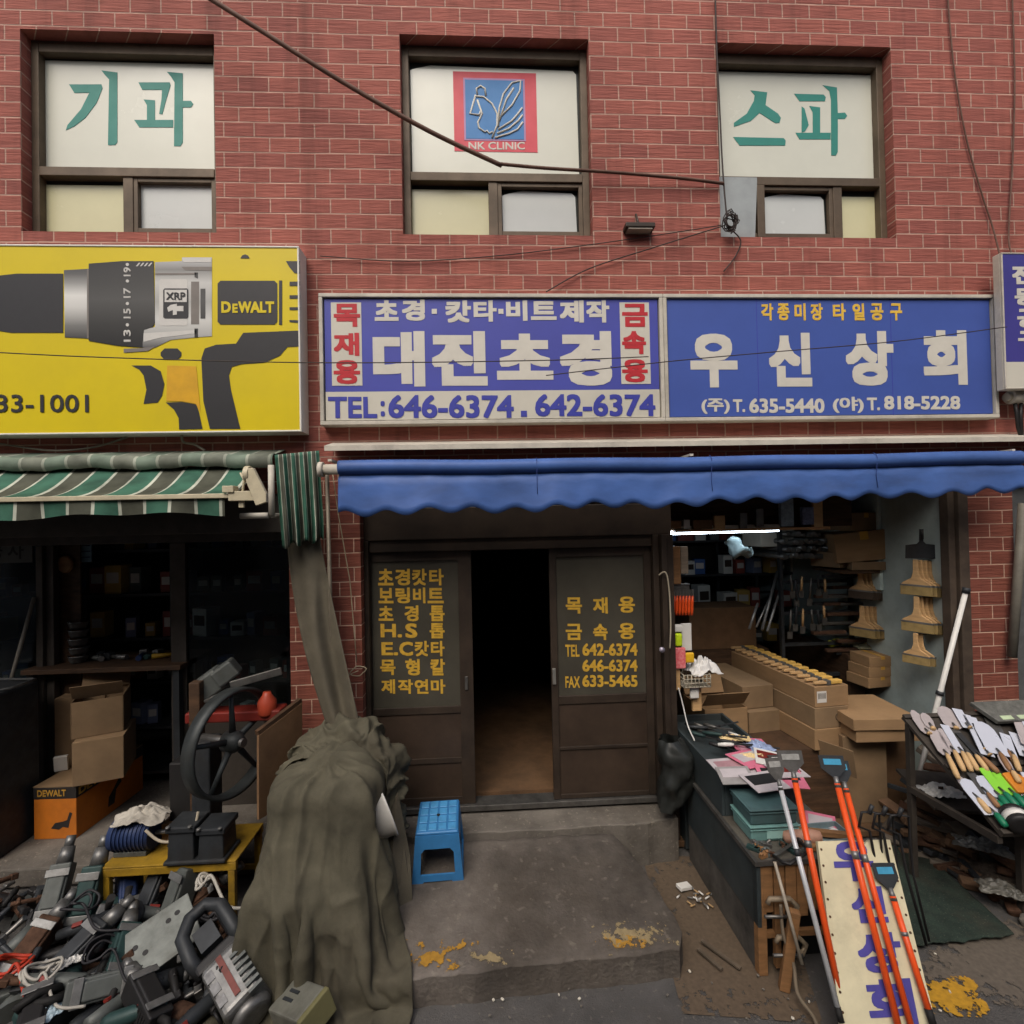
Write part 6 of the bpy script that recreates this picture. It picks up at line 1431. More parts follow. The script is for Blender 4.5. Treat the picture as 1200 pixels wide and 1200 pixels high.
# cream name board leaning on the counter
TL, TR, BL_, BR = G(958, 985, .74), G(1043, 984, .74), G(986, 1205, .11), G(1097, 1200, .11)
dv = ((BL_ - TL) + (BR - TR)) / 2; kz = .735 / dv.z * -1; BL_ = TL + (BL_ - TL) * kz; BR = TR + (BR - TR) * kz
nb = (BR - BL_).cross(TL - BL_).normalized()
NBM = mat('cream_board', (208, 200, 168), .55, var=.12, scale=5, dirt=.3); PURP = mat('violet_letter', (76, 72, 150), .55, var=.15, scale=12)
nbo = thing('name_board', 'long cream board with four violet Korean letters leaning on the counter front', 'board', tuple((BL_ + BR) / 2))
def onb(u, v): return BL_.lerp(BR, u).lerp(TL.lerp(TR, u), v)
q = MB(); prof = [(0, 0), (1, 0), (1, 1), (.72, 1.0), (.62, .975), (.52, 1.0), (.0, .995)]
f_ = [onb(u, v) for u, v in prof]; m_ = len(f_); bk_ = [p - nb * .022 for p in f_]
q.add(f_ + bk_, [tuple(range(m_)), tuple(reversed(range(m_, 2 * m_)))] + [(i, m_ + i, m_ + (i + 1) % m_, (i + 1) % m_) for i in range(m_)]); q.build('panel', NBM, nbo)
def board_uv(px, py):
    d = ray(px, py); t = (TL - CAM).dot(nb) / d.dot(nb); p = CAM + d * t
    v = (p - BL_).dot((TL - BL_)) / (TL - BL_).length_squared
    e0, e1 = onb(0, v), onb(1, v); return (p - e0).dot(e1 - e0) / (e1 - e0).length_squared, v
q = MB()
for s, (x0, y0, x1, y1) in (('우', (978, 994, 1024, 1040)), ('신', (1000, 1050, 1040, 1092)), ('상', (1008, 1106, 1060, 1153)), ('회', (1020, 1163, 1076, 1217))):
    ym = (y0 + y1) / 2; u0, v0 = board_uv(x0, ym); u1, _ = board_uv(x1, ym); _, vb = board_uv((x0 + x1) / 2, y1); _, vt = board_uv((x0 + x1) / 2, y0)
    A = onb(u0, vb); letters(q, s, A, onb(u1, vb) - A, onb(u0, vt) - A, .04, .001)
q.build('lettering', PURP, nbo)
for k in range(12):
    v = .04 + k * .083
    for u in (.035, .965): q = MB(); p = onb(u, v); q.cyl(p - nb * .001, p + nb * .002, .006, n=8); q.build('nail', RUST, nbo)
# scrapers on long poles
def scraper(label, top, bot, m, r=.014, head='silver', hw=.085, lift=.0):
    top, bot = Vector(top), Vector(bot); d = (bot - top).normalized(); t = thing('long_scraper', label, 'scraper', tuple(bot))
    q = MB(); q.cyl(top, bot, r, r, n=14); q.build('pole', m, t)
    q = MB(); q.cyl(top.lerp(bot, .30), top.lerp(bot, .335), r + .0015, n=14); q.build('band', SILVER if m == ORANGE else GREYD, t)
    q = MB(); q.cyl(bot - d * .05, bot + d * .004, r + .002, n=12); q.build('end_cap', RUBBER, t)
    x = Vector((1, 0, 0)); x = (x - d * x.dot(d)).normalized(); up = -d
    q = MB(); q.cyl(top + d * .02, top - d * .035, r * 1.1, r * .7, n=12); q.build('socket', SILVER, t)
    q = MB(); q.prism([(-.016, 0), (.016, 0), (hw * .55, .045), (hw * .55, .11), (-hw * .55, .11), (-hw * .55, .045)], top - d * .03, x, up, .003); q.build('blade', STEEL if head == 'silver' else GREYD, t)
    n = x.cross(up).normalized()
    q = MB(); q.prism([(-hw * .38, .062), (hw * .38, .062), (hw * .38, .092), (-hw * .38, .092)], top - d * .03 + n * .0035, x, up, .002); q.build('label', mat('dull_label', (150, 150, 146), .4, var=.2, scale=30) if head == 'silver' else mat('cyan_label', (70, 150, 186), .4, var=.12, scale=20), t)
    return t
def pole_on(px0, py0, px1, py1, z0, y0, ext=1.0, off=.02):
    """pole resting on the leaning board / counter edge: top on plane y0, foot on the ground in front"""
    a = P(px0, py0, y0); 
    d = ray(px1, py1); t = (TL + nb * off - CAM).dot(nb) / d.dot(nb); b = CAM + d * t
    return a, a + (b - a) * ext
a, b = pole_on(914, 921, 984, 1190, 0, -1.0, 1.02); scraper('long scraper on a grey white pole, leftmost of the poles at the counter', a, b, mat('pale_grey_pole', (186, 188, 190), .4, .2, var=.08), .0125)
a, b = pole_on(931, 912, 985, 1172, 0, -.98, 1.03, -.02); scraper('orange pole scraper with a wide silver head, left of the cream board', a, b, ORANGE, .0155, hw=.13)
a, b = pole_on(981, 918, 1052, 1200, 0, -1.0, 1.06, .035); scraper('left one of the two orange pole scrapers crossing the cream board', a, b, ORANGE, .0155, head='blue', hw=.13)
a, b = pole_on(991, 924, 1067, 1200, 0, -.98, 1.06, .03); scraper('right one of the two orange pole scrapers crossing the cream board', a, b, ORANGE, .0145, head='blue', hw=.10)
a, b = pole_on(1046, 1050, 1092, 1196, 0, -1.2, 1.02, .03)
d = ray(1046, 1050); a = CAM + d * ((TL + nb * .03 - CAM).dot(nb) / d.dot(nb)); scraper('short orange pole scraper with a cyan label at the right edge of the cream board', a, b, ORANGE, .0145, head='blue', hw=.11)

# ================================================================== goods inside the right shop
lm = thing('tube_lamp', 'lit fluorescent tube under the shelf of the right shop', 'lamp', tuple(P(850, 622, .55)))
a, b = P(783, 624.5, .55), P(912, 620.5, .55)
q = MB(); q.cyl(a, b, .017, n=12); q.build('tube', mat('lit_tube', (225, 240, 255), .3, emit=14.0), lm)
q = MB(); q.bb(a.x, b.x, .52, .58, a.z + .022, a.z + .055); q.build('housing', OFFW, lm)
# high shelf with hanging goods
sb = thing('high_shelf', 'brown wooden shelf board high over the lit tube in the right shop', 'shelf', tuple(P(860, 610, .6)))
x0, x1 = P(784, 600, .6).x, P(1000, 600, .6).x; zt, zb = P(870, 575, .6).z, P(870, 619, .6).z
q = MB(); q.bb(x0, x1, .62, .64, zb, zt + .25); q.build('back_board', WOODD, sb)
q = MB(); q.bb(x0, P(960, 600, .6).x, .46, .62, zb - .02, zb); q.build('shelf_board', WOODM, sb)
for k, (px0, px1, py0, py1, m, lab) in enumerate(((786, 798, 610, 620, WOODM, 'short brown packet at the left end of the high shelf'), (801, 808, 609, 620, LABELW, 'white packet beside the short brown packet on the high shelf'), (812, 834, 609, 620, CARDD, 'long low brown packet on the high shelf'), (837, 849, 604, 621, WOOD, 'cream brush packet in the middle of the high shelf'), (867, 875, 601, 620, STEEL, 'first grey hanging tool on the high shelf'), (886, 894, 596, 617, STEEL, 'second grey hanging tool on the high shelf'),
        (915, 929, 584, 617, mat('blue_white_pack', (150, 168, 178), .3, var=.3, scale=30), 'tall blue white packet hanging over the lit tube'), (940, 953, 594, 615, mat('blue_dark_pack', (120, 130, 160), .3, var=.4, scale=40), 'dark blue printed packet hanging right of the tall one'), (953, 963, 587, 621, WOOD, 'narrow cream wooden strip hanging at the right end of the high shelf'))):
    A, B = P(px0, py1, .5), P(px1, py0, .5); q = MB(); q.bb(A.x, B.x, .49, .53, A.z, B.z); o = q.build('hanging_pack', m, None, loc=((A.x + B.x) / 2, .51, A.z), bevel=.003); tag(o, lab, 'packet', 'packets on the high shelf')
    q = MB(); q.cyl(((A.x + B.x) / 2, .50, B.z - .01), ((A.x + B.x) / 2, .615, B.z + .02), .003, n=6); q.build('hook', STEEL, o)
# white carton high up by the lamp, hanging pale bag
c = P(906, 633, 1.2); carton('cardboard_box', 'pale carton high up behind the right end of the lit tube', (c.x, 1.3, c.z - .06), (.36, .3, .16), R(6), mat('pale_carton', (196, 190, 176), .7, var=.1), tape=False)
rk = random.Random(6)
c = P(862, 645, .7); rows = []
for j in range(24):
    row = []; v = j / 23
    for i in range(20):
        a_ = 2 * math.pi * i / 19; r_ = (.03 + .05 * math.sin(v * 3.0)) * (1 + .5 * fbm((math.cos(a_) * 1.6, math.sin(a_) * 1.6, v * 5)))
        row.append((c.x - .08 + .22 * v + r_ * .5 * math.cos(a_), c.y + r_ * math.sin(a_), c.z + .09 - .16 * v + r_ * 1.0 * math.cos(a_ + .8) * .6 + .03 * math.sin(v * 9)))
    rows.append(row)
q = MB(); q.grid(rows); o = q.build('plastic_bag', mat('translucent_bag', (150, 170, 172), .2, var=.3, scale=12), None, loc=tuple(c)); tag(o, 'crumpled pale plastic bag hanging under the lit tube', 'bag')
# stack of steel pipe ends and dark bar stock
pr = thing('pipe_rack', 'dark steel rack holding pipes and bars along the right shop wall', 'rack', tuple(G(1000, 830, .06)))
xr0, xr1 = P(915, 700, 1.1).x, 3.55
for y in (1.05, 2.4):
    q = MB(); q.bb(xr0 - .03, xr0, y, y + .04, .06, 2.35); q.bb(xr1 - .03, xr1, y, y + .04, .06, 2.35); q.build('upright', GREYD, pr)
for z in (.95, 1.25, 1.55, 1.85, 2.2):
    for y in (1.052, 2.402): q = MB(); q.bb(xr0, xr1 - .03, y, y + .036, z - .03, z); q.build('crossbar', GREYD, pr)
for k in range(34):
    px, py = 921 + (k % 9) * 6 + 3 * ((k // 9) % 2), 652 - (k // 9) * 8.5 + rk.uniform(-1.5, 1.5)
    p = P(px, py, .98); q = MB(); q.cyl(p, p + Vector((0, 1.3, -.01)), rk.uniform(.018, .027), n=10)
    o = q.build('steel_pipe', (STEEL, GREYT, SILVER)[k % 3], None, loc=tuple(p)); tag(o, 'round steel pipe in the bundle on the top level of the dark rack', 'pipe', 'pipes bundled on the rack')
for k in range(26):
    px, py = 968 + rk.uniform(0, 34), 676 + (k // 3) * 11 + rk.uniform(-2, 2)
    p = P(px, py, 1.0 + rk.uniform(-.05, .1)); q = MB(); q.bb(p.x - .12, p.x + .2, p.y, p.y + .05, p.z - .014, p.z + .014)
    o = q.build('dark_bar', (GREYD, RUST, STEEL)[k % 3], None, loc=tuple(p), bevel=.004); tag(o, '%s bar stored crosswise on the dark rack' % ('charcoal', 'rusty', 'steel')[k % 3], 'bar', 'bars stored on the rack')
for k, (a, b, r_) in enumerate(((P(893, 738, .9), P(911, 670, 1.2), .014), (P(886, 735, .95), P(906, 692, 1.2), .01), (P(899, 740, .85), P(917, 682, 1.2), .012), (P(878, 737, .9), P(888, 707, 1.0), .012))):
    q = MB(); q.cyl(a, b, r_, n=10); o = q.build('leaning_rod', SILVER, None, loc=tuple(a)); tag(o, ('longest bright rod leaning before the pipe rack', 'thin bright rod leaning left of the longest rod', 'right one of the bright rods leaning before the pipe rack', 'short bright rod leaning at the left of the rods')[k], 'rod')
c = P(842, 735, 1.5); carton('cardboard_box', 'wide dim brown carton at the back of the right shop', (c.x, 1.6, c.z - .2), (.7, .4, .42), 0, CARDD, tape=False)
q = MB(); q.bb(c.x - .45, c.x + .45, 1.35, 1.95, .06, c.z - .2); o = q.build('storage_crate', WOODD, None, loc=(c.x, 1.65, .06)); tag(o, 'dark crate under the wide dim carton at the back', 'crate')
# long cartons in stacks
def lc(label, px, py, z, w, L, h, m=CARD, pr_=None, rz=R(5), x_off=0):
    """long carton: its front bottom edge centre seen at px, py on height z"""
    p = G(px, py, z); return carton('long_carton', label, (p.x - math.sin(rz) * -L / 2 * 0 + x_off - L / 2 * math.sin(rz) * 1.0 + 0, p.y + L / 2 * math.cos(rz), z), (w, L, h), rz, m, False, False, 'long cartons stacked in the right shop', pr_)
zz = .62; hh = .165; fy = G(975, 880, zz); ww = .30
for k, (lab, pr_) in enumerate((('bottom long carton of the stack nearest the street, plain', None), ('middle long carton with a round printed mark on its end', 'mark'), ('top long carton of brushes with a barcode label', 'label'))):
    carton('long_carton', lab, (fy.x - .06 + .012 * k, fy.y + .80 + .01 * k, zz + k * hh), (ww, 1.55, hh - .002), R(6), CARD if k != 1 else CARD2, False, False, 'long cartons stacked in the right shop', pr_)
q = MB(); q.bb(fy.x - .5, fy.x + .25, fy.y + .05, fy.y + 1.6, .06, zz - .002); o = q.build('pallet_box', WOODD, None, loc=(fy.x, fy.y + .8, .06)); tag(o, 'dark wooden base box under the stacks of long cartons', 'box')
for k, lab in enumerate(('lower long carton of the second stack behind the counter crate', 'upper long carton of the second stack behind the counter crate')):
    carton('long_carton', lab, (fy.x - .40 - .02 * k, fy.y + 1.0 + .06 * k, zz - .02 + k * .20), (.30, 1.2, .195), R(8), CARD2, False, False, 'long cartons stacked in the right shop')
# brushes laid in the top carton
ztop = zz + 3 * hh
for k in range(15):
    y = fy.y + .08 + k * .088; x = fy.x - .06 - (y - fy.y - .8) * math.tan(R(6)) + .02
    if k == 0:
        t = thing('paint_brush', 'flat brush with yellow bristle tip in the row on the top long carton', 'brush', (x, y, ztop + .004), (0, 0, R(8)), 'brushes in a row on the top long carton', world=False)
        q = MB(); q.box((.06, 0, .018), (.11, .05, .03)); q.build('bristles', mat('brush_yellow', (220, 176, 90), .7, var=.2, scale=20), t, local=True, bevel=.006)
        q = MB(); q.box((-.01, 0, .018), (.035, .054, .034)); q.build('ferrule', SILVER, t, local=True)
        q = MB(); q.prism([(-.13, -.012), (-.09, -.016), (-.028, -.024), (-.028, .024), (-.09, .016), (-.13, .012)], (0, 0, .008), (1, 0, 0), (0, 1, 0), .02); q.build('handle', WOOD, t, local=True, bevel=.004); br0 = t
    else:
        dup(br0, (x + rk.uniform(-.01, .01), y, ztop + .004), (0, 0, R(8) + rk.uniform(-.12, .12)))
# flat cartons on a tall one
f0, f1 = G(1013, 872, .74), G(1086, 870, .74); fx = (f0.x + f1.x) / 2 - .02; fyy = f0.y
carton('cardboard_box', 'upright tall carton with folded seam under the flat cartons', (fx - .10, fyy + .34, .06), (.34, .4, .675), R(-3), CARD2, tape=False)
carton('cardboard_box', 'second upright carton beside the tall one, towards the side wall', (fx + .2, fyy + .42, .06), (.26, .36, .672), R(2), CARDD, tape=False)
carton('cardboard_box', 'lower flat carton lying on the upright cartons', (fx, fyy + .28, .738), (.50, .52, .095), R(-2), CARD, tape=False)
carton('cardboard_box', 'upper flat carton lying on the upright cartons', (fx - .01, fyy + .27, .835), (.52, .54, .085), R(-3.5), CARD, tape=False)
q = MB(); q.box((0, 0, .1), (.006, .26, .22)); o = q.build('carton_flap', CARD2, None, loc=(fx - .36, fyy + .1, .5), rot=(0, R(-12), R(30)), local=True); tag(o, 'loose cardboard flap leaning at the left of the tall carton', 'cardboard')
s0 = P(1027, 800, fyy + .75)
for k in range(3):
    carton('cardboard_box', ('bottom', 'middle', 'top')[k] + ' small carton with yellow tape behind the flat cartons', (s0.x + .01 * (k - 1), fyy + .80, .92 + k * .092), (.30 - .02 * k, .24, .09), R(8 - 3 * k), CARD, True)
c = P(1060, 800, fyy + .7); rag('plastic_bag', 'lime green plastic bag beside the small taped cartons', 'bag', (c.x, fyy + .62, .95), .10, .08, .17, mat('lime_plastic', (150, 186, 40), .35, var=.15), 31, .4)
rag('plastic_pack', 'lime yellow flat pack lying on the goods over the brush carton', 'packet', (P(990, 762, fyy + 1.1).x, fyy + 1.15, 1.20), .17, .08, .05, mat('lime_pack', (196, 204, 52), .4, var=.12), 33, .1)
rag('plastic_pack', 'clear crumpled pack lying behind the small taped cartons', 'packet', (P(1020, 772, fyy + 1.0).x, fyy + 1.0, 1.20), .16, .09, .05, mat('clear_pack', (150, 146, 120), .25, var=.25, scale=16), 35, -.1)
q = MB(); q.box((0, 0, .02), (.5, .4, .04)); o = q.build('plastic_tray', mat('dark_teal_tray', (50, 84, 82), .4, var=.15), None, loc=(P(955, 752, 1.9).x, 1.9, 1.15), local=True, bevel=.01); tag(o, 'dark teal plastic tray behind the lime pack', 'tray')
q = MB(); q.bb(P(930, 760, 1.8).x, 3.55, fyy + .92, 2.6, .06, 1.148); o = q.build('display_bench', WOODD, None, loc=(3.2, 1.8, .06)); tag(o, 'dark bench along the side wall carrying the packs and tray', 'bench')
q = MB(); q.box((0, 0, .16), (.2, .03, .32)); q.box((.05, .05, .14), (.1, .03, .28)); o = q.build('black_holder', BLACK, None, loc=(P(1088, 800, fyy + .5).x, fyy + .5, .92), rot=(0, R(6), .3), local=True, bevel=.008); tag(o, 'black plastic holder between the lime bag and the side wall', 'holder')
# cartons on the top of the rack by the side wall
c = P(1018, 640, .80); cb = carton('cardboard_box', 'large taped carton tilted on top of the rack by the side wall', (c.x, .95, c.z - .13), (.50, .4, .27), R(-14), CARD, True); cb.rotation_euler = (0, R(-6), R(-14))
carton('cardboard_box', 'flat carton jutting out under the large taped carton', (c.x + .10, .90, c.z - .215), (.52, .36, .075), R(-10), CARD2, False)
q = MB(); q.bb(c.x - .28, 3.61, .75, 1.2, c.z - .245, c.z - .218); o = q.build('bracket_shelf', WOODD, None, loc=(c.x, .9, c.z - .245)); tag(o, 'dark shelf bracketed to the side wall under the tilted carton', 'shelf')
# dim shelf of packed goods at the back, cartons piled high at the side
q0 = P(880, 690, 2.3); shl3 = dup(shl, (q0.x, 2.35, .06), (0, 0, 0), 'dim steel shelf unit at the back of the right shop')
used3 = 0
for k in range(1, 6):
    for j in range(13):
        if rk.random() < .12: continue
        s_ = rk.uniform(.8, 1.4); o = dup(packs[rk.randrange(6)], (q0.x - 1.02 + j * .168 + rk.uniform(-.03, .03), 2.2 + rk.uniform(-.03, .03), .06 + .145 + k * .4), (0, 0, rk.uniform(-.3, .3)), scale=(s_ * rk.uniform(.8, 1.3), s_, s_ * rk.uniform(.8, 1.4)))
        o['label'] = o['label'].replace('dim shelves of the left tool shop', 'back shelves of the right shop'); o['group'] = 'product boxes on the right shop back shelves'
for k, (px, py, Y, sz, rz, m, lab) in enumerate(((998, 611, .9, (.36, .3, .16), 12, CARD2, 'worn carton lying on top of the large tilted carton'), (1040, 611, .85, (.22, .26, .12), -22, CARD, 'small skewed carton beside the worn one, high up by the side wall'),
        (975, 655, 1.0, (.2, .3, .14), 18, CARD2, 'small carton wedged left of the large tilted carton'), (1050, 690, 1.3, (.34, .3, .2), 6, CARD2, 'dim carton between the two brush columns, upper one'), (1050, 728, 1.3, (.36, .3, .22), -5, CARDD, 'dim carton between the two brush columns, lower one'),
        (1048, 762, 1.15, (.3, .26, .16), 14, CARD, 'skewed carton behind the small taped cartons'))):
    c_ = P(px, py, Y); carton('cardboard_box', lab, (c_.x, Y, c_.z - sz[2] / 2), sz, R(rz), m, k % 2 == 0)
q = MB(); c_ = P(1050, 740, 1.3); q.bb(c_.x - .22, 3.61, 1.12, 1.5, c_.z - .16, c_.z - .135); o = q.build('bracket_shelf', WOODD, None, loc=(c_.x, 1.3, c_.z - .16)); tag(o, 'dark shelf under the two dim cartons between the brush columns', 'shelf')
for k in range(12):
    px, py = 925 + (k % 6) * 8 + rk.uniform(-2, 2), (676, 712)[k // 6] + rk.uniform(-3, 3); a = P(px, py, .98); L_ = rk.uniform(.12, .22)
    t = thing('hanging_tool', ('steel', 'dark', 'wooden')[k % 3] + ' handled tool hanging on the dark pipe rack', 'hand tool', tuple(a), (R(3), R(rk.uniform(-8, 8)), 0), 'tools hanging on the pipe rack', world=False)
    q = MB(); q.tube([(0, 0, 0), (0, 0, -L_ * .5), (0, 0, -L_)], .011, 8, taper=[.8, 1.1, .9]); q.build('handle', (STEEL, GREYD, WOOD)[k % 3], t, local=True)
    q = MB(); q.box((0, 0, -L_ - .03), (.05, .012, .07)); q.build('blade', STEEL, t, local=True, bevel=.003)
# hanging wooden brushes on the side wall
def hb_proto():
    t = thing('plaster_brush', 'wide wooden handled brush hanging on the side wall', 'brush', (0, 0, -6), (0, 0, 0), 'wooden brushes hung on the side wall', world=False)
    q = MB(); q.prism([(-.016, .0), (.016, 0), (.018, -.09), (.03, -.13), (.085, -.165), (.09, -.18), (-.09, -.18), (-.085, -.165), (-.03, -.13), (-.018, -.09)], (0, .009, 0), (1, 0, 0), (0, 0, 1), .018); q.build('handle', WOOD, t, local=True, bevel=.004)
    q = MB(); q.box((0, 0, -.215), (.19, .026, .07)); q.build('bristles', mat('bristle_tan', (150, 128, 82), .8, var=.2, scale=20), t, local=True, bevel=.003)
    q = MB(); q.box((0, 0, -.181), (.192, .028, .012)); q.build('ferrule', SILVER, t, local=True); return t
hb = hb_proto(); first = [True]
BRD = mat('bristle_dark', (70, 58, 48), .8, var=.2); BRT = bpy.data.materials['bristle_tan']
def hang(px, py, Y, n, dx, lab, s=1.0, dark=False, rz=R(-62)):
    p = P(px, py, Y)
    for k in range(n):
        loc = (p.x + k * dx * .93, p.y + k * dx * .1, p.z - .004 * k)
        ln = lab if n == 1 else ('%s brush of %s' % (('first', 'second', 'third', 'fourth', 'fifth')[k], lab))
        if first[0]:
            hb.location = loc; hb.rotation_euler = (0, 0, rz); hb.scale = (s,) * 3; hb['label'] = ln; first[0] = False
        else:
            o = dup(hb, loc, (0, 0, rz), ln, s)
            if dark: remat(o, BRT, BRD)
        q = MB()
    q.cyl(p + Vector((0, 0, -.01)), p + Vector((.05 * n, .005 * n, -.015)), .004, n=6)
    o = q.build('wall_hook', STEEL, None, loc=tuple(p)); tag(o, 'wire hook carrying ' + (lab if n == 1 else lab), 'hook')
hang(1073, 656, .24, 5, .044, 'the upper row by the shutter post', 1.15)
hang(1074, 699, .24, 5, .044, 'the middle row by the shutter post', 1.15)
hang(1008, 667, .85, 5, .05, 'the upper row nearer the rack', 1.1, True)
hang(1010, 710, .85, 4, .05, 'the lower row nearer the rack', 1.15)
hang(1073, 742, .24, 2, .05, 'the lowest pair by the shutter post', 1.0)
hang(1056, 704, .8, 1, .045, 'single short brush hanging between the two brush rows', 1.0, True)
c = P(1079, 620, .25); t = thing('finishing_trowel', 'dark steel trowel hanging above the brushes on the side wall', 'trowel', tuple(c))
rx_ = Vector((math.cos(R(-28)), math.sin(R(-28)), 0))
q = MB(); q.prism([(-.012, 0), (.012, 0), (.014, -.1), (.03, -.12), (.105, -.13), (.11, -.24), (-.11, -.24), (-.105, -.13), (-.03, -.12), (-.014, -.1)], c, rx_, (0, 0, 1), .006); q.build('blade', GREYD, t)
q = MB(); q.cyl(c + Vector((0, -.01, 0)), c + Vector((0, -.01, -.08)), .012, n=10); q.build('handle', BLACK, t)
# left edge of the right shop: things hung on the post
def hung(name, label, cat, px0, py0, px1, py1, Y, th, m, bevel=.004, part=None):
    A, B = P(px0, py1, Y), P(px1, py0, Y); q = MB(); q.bb(A.x, B.x, Y - th, Y, A.z, B.z); o = q.build(name, m, None, loc=((A.x + B.x) / 2, Y, A.z), bevel=bevel); return tag(o, label, cat)
hung('wooden_batten', 'pair of greyish wooden battens fixed at the left of the right shop', 'timber', 786, 640, 795, 684, .3, .04, WOODM); hung('wooden_batten', 'pale grey batten beside the brown one at the left of the right shop', 'timber', 796, 640, 804, 672, .3, .04, mat('grey_wood', (142, 128, 112), .8, var=.2, stretch=(1, 1, 5)))
for k in range(7):
    a, b = P(790 + k * 3.6, 698, .28), P(789 + k * 3.6, 721, .28); q = MB(); q.tube([a, a.lerp(b, .3), a.lerp(b, .8), b], .0115, 8, taper=[.7, 1, 1, .8]); o = q.build('scraper_handle', ORANGE, None, loc=tuple(b)); tag(o, 'orange handled scraper hanging in the row by the steel post', 'scraper', 'orange scrapers hanging by the steel post')
    q = MB(); q.bb(a.x - .01, a.x + .01, .275, .278, a.z - .005, a.z + .05); q.build('blade', STEEL, o)
a, b = P(786, 684, .28), P(808, 685, .28); q = MB(); q.cyl(a, b, .005, n=6); q.bb(a.x, b.x, .285, .29, a.z - .1, a.z - .0); o = q.build('hanging_rail', STEEL, None, loc=tuple(a)); tag(o, 'thin steel rail carrying the orange scrapers', 'rail')
hung('blister_pack', 'white hanging blister pack by the steel post', 'packet', 798, 730, 809, 762, .25, .02, WPLAST)
hung('marker_bottle', 'small fluorescent lime bottle by the steel post', 'bottle', 789, 741, 797, 756, .2, .05, mat('fluorescent_lime', (200, 226, 40), .35), .012)
hung('hanging_pack', 'pale cap pack above the lime bottle', 'packet', 788, 731, 798, 740, .2, .04, WPLAST, .012)
rag_r = mat('red_white_pack', (206, 52, 66), .35, var=.3, scale=40, col2=(226, 150, 150))
hung('snack_pack', 'red printed packet hanging by the steel post', 'packet', 788, 758, 802, 783, .18, .03, rag_r, .01)
hung('yellow_pack', 'small yellow packet beside the red printed packet', 'packet', 801, 764, 812, 776, .2, .03, mat('yellow_plastic', (228, 180, 40), .4), .01)
c = P(820, 772, .3); rag('plastic_bag', 'white plastic bag bulging over the small basket', 'bag', (c.x, .25, c.z - .09), .13, .1, .13, mat('white_bag', (206, 204, 200), .3, var=.1), 41, .2)
bs = thing('wire_basket', 'small pale basket under the white plastic bag', 'basket', tuple(P(812, 800, .25)))
A, B = P(796, 801, .25), P(826, 786, .25); q = MB()
for y in (.15, .33):
    for k in range(4): z = lerp(A.z, B.z, k / 3); q.cyl((A.x, y, z), (B.x, y, z), .004, n=6)
    for k in range(8): x = lerp(A.x, B.x, k / 7); q.cyl((x, y, A.z), (x, y, B.z), .004, n=6)
for k in range(4):
    z = lerp(A.z, B.z, k / 3); q.cyl((A.x, .15, z), (A.x, .33, z), .004, n=6); q.cyl((B.x, .15, z), (B.x, .33, z), .004, n=6)
q.bb(A.x, B.x, .15, .33, A.z - .006, A.z); q.build('body', mat('pale_basket', (176, 168, 150), .5), bs)
hung('wood_strip', 'pale wooden stick standing under the red printed packet', 'timber', 791, 784, 796, 808, .2, .02, WOOD)
hung('brush_pack', 'pair of cream brush packs under the small basket', 'packet', 810, 801, 820, 832, .25, .03, WOOD); hung('brush_pack', 'white round brush pack under the small basket', 'packet', 808, 803, 818, 818, .2, .02, WPLAST, .008)
carton('cardboard_box', 'open brown carton behind the file crate in the right shop', (P(845, 835, .55).x, .68, .45), (.38, .4, .42), R(4), CARD, flaps=True)
q = MB(); x = P(775, 850, .05).x; q.lathe([(.012, 0), (.012, .03), (.02, .03), (.02, .045)], Matrix.Translation((x, .03, P(775, 760, .03).z)) @ Matrix.Rotation(R(90), 4, 'X'), 12)
o = q.build('padlock', mat('pale_padlock', (170, 164, 178), .4, .5), None, loc=(x, .03, 1.5)); tag(o, 'small pale padlock on the steel post', 'padlock')
cable('post_cord', 'pale cord tied round the steel post and hanging down', [P(772, 674, .02), P(780, 671, .0), P(784, 690, .0), P(786, 730, .0), P(785, 760, .0)], .006, mat('pale_string', (160, 150, 130), .9))
cable('post_cord', 'white cord running from the wooden stick down to the file crate', [P(795, 806, .1), P(800, 825, .1), P(806, 850, .05), P(814, 868, -.05)], .005, WPLAST)
# black bags hung at the counter end
rows = []
c = P(786, 905, -.12)
for j in range(26):
    v = j / 25; row = []
    for i in range(24):
        a_ = 2 * math.pi * i / 23; r_ = (.05 + .075 * math.sin(v * 2.7 + .3)) * (1 + .45 * fbm((math.cos(a_) * 1.4, math.sin(a_) * 1.4, v * 3 + 2)))
        row.append((c.x + r_ * math.cos(a_) + .05 * math.sin(v * 4), c.y + r_ * math.sin(a_), c.z + .24 - .50 * v))
    rows.append(row)
q = MB(); q.grid(rows); o = q.build('black_bag', mat('black_plastic_bag', (44, 46, 44), .35, var=.3, scale=10), None, loc=tuple(c)); tag(o, 'limp black plastic bag hanging between the door post and the counter', 'bag')

# ================================================================== white pole, trowel rack, scrap, mat
a, b = G(1060, 976, .03), P(1132, 692, -.02); t = thing('white_pole', 'white pole leaning on the brown post behind the trowel rack', 'pole', tuple(a))
q = MB(); q.cyl(a, b, .018, n=14); q.build('shaft', WPLAST, t)
q = MB(); m_ = a.lerp(b, .57); d = (b - a).normalized(); q.cyl(m_, m_ + d * .03, .027, n=14); q.build('collar', GREYD, t); q = MB(); q.cyl(b - d * .02, b + d * .02, .027, n=14); q.build('collar', GREYD, t)
RO = G(1071, 838, 1.1); RB = G(1172, 978, .70); RX = Vector((1, 0, 0)); RV = (RO - RB); RN = RX.cross(RV.normalized()).normalized()
if RN.z < 0: RN = -RN
RX0 = min(RO.x, RB.x)
RO = Vector((RX0 + .02, RO.y, RO.z)); RB = Vector((RX0 + .02, RB.y, RB.z)); RV = RO - RB; RL = RV.length; RU = RV.normalized()
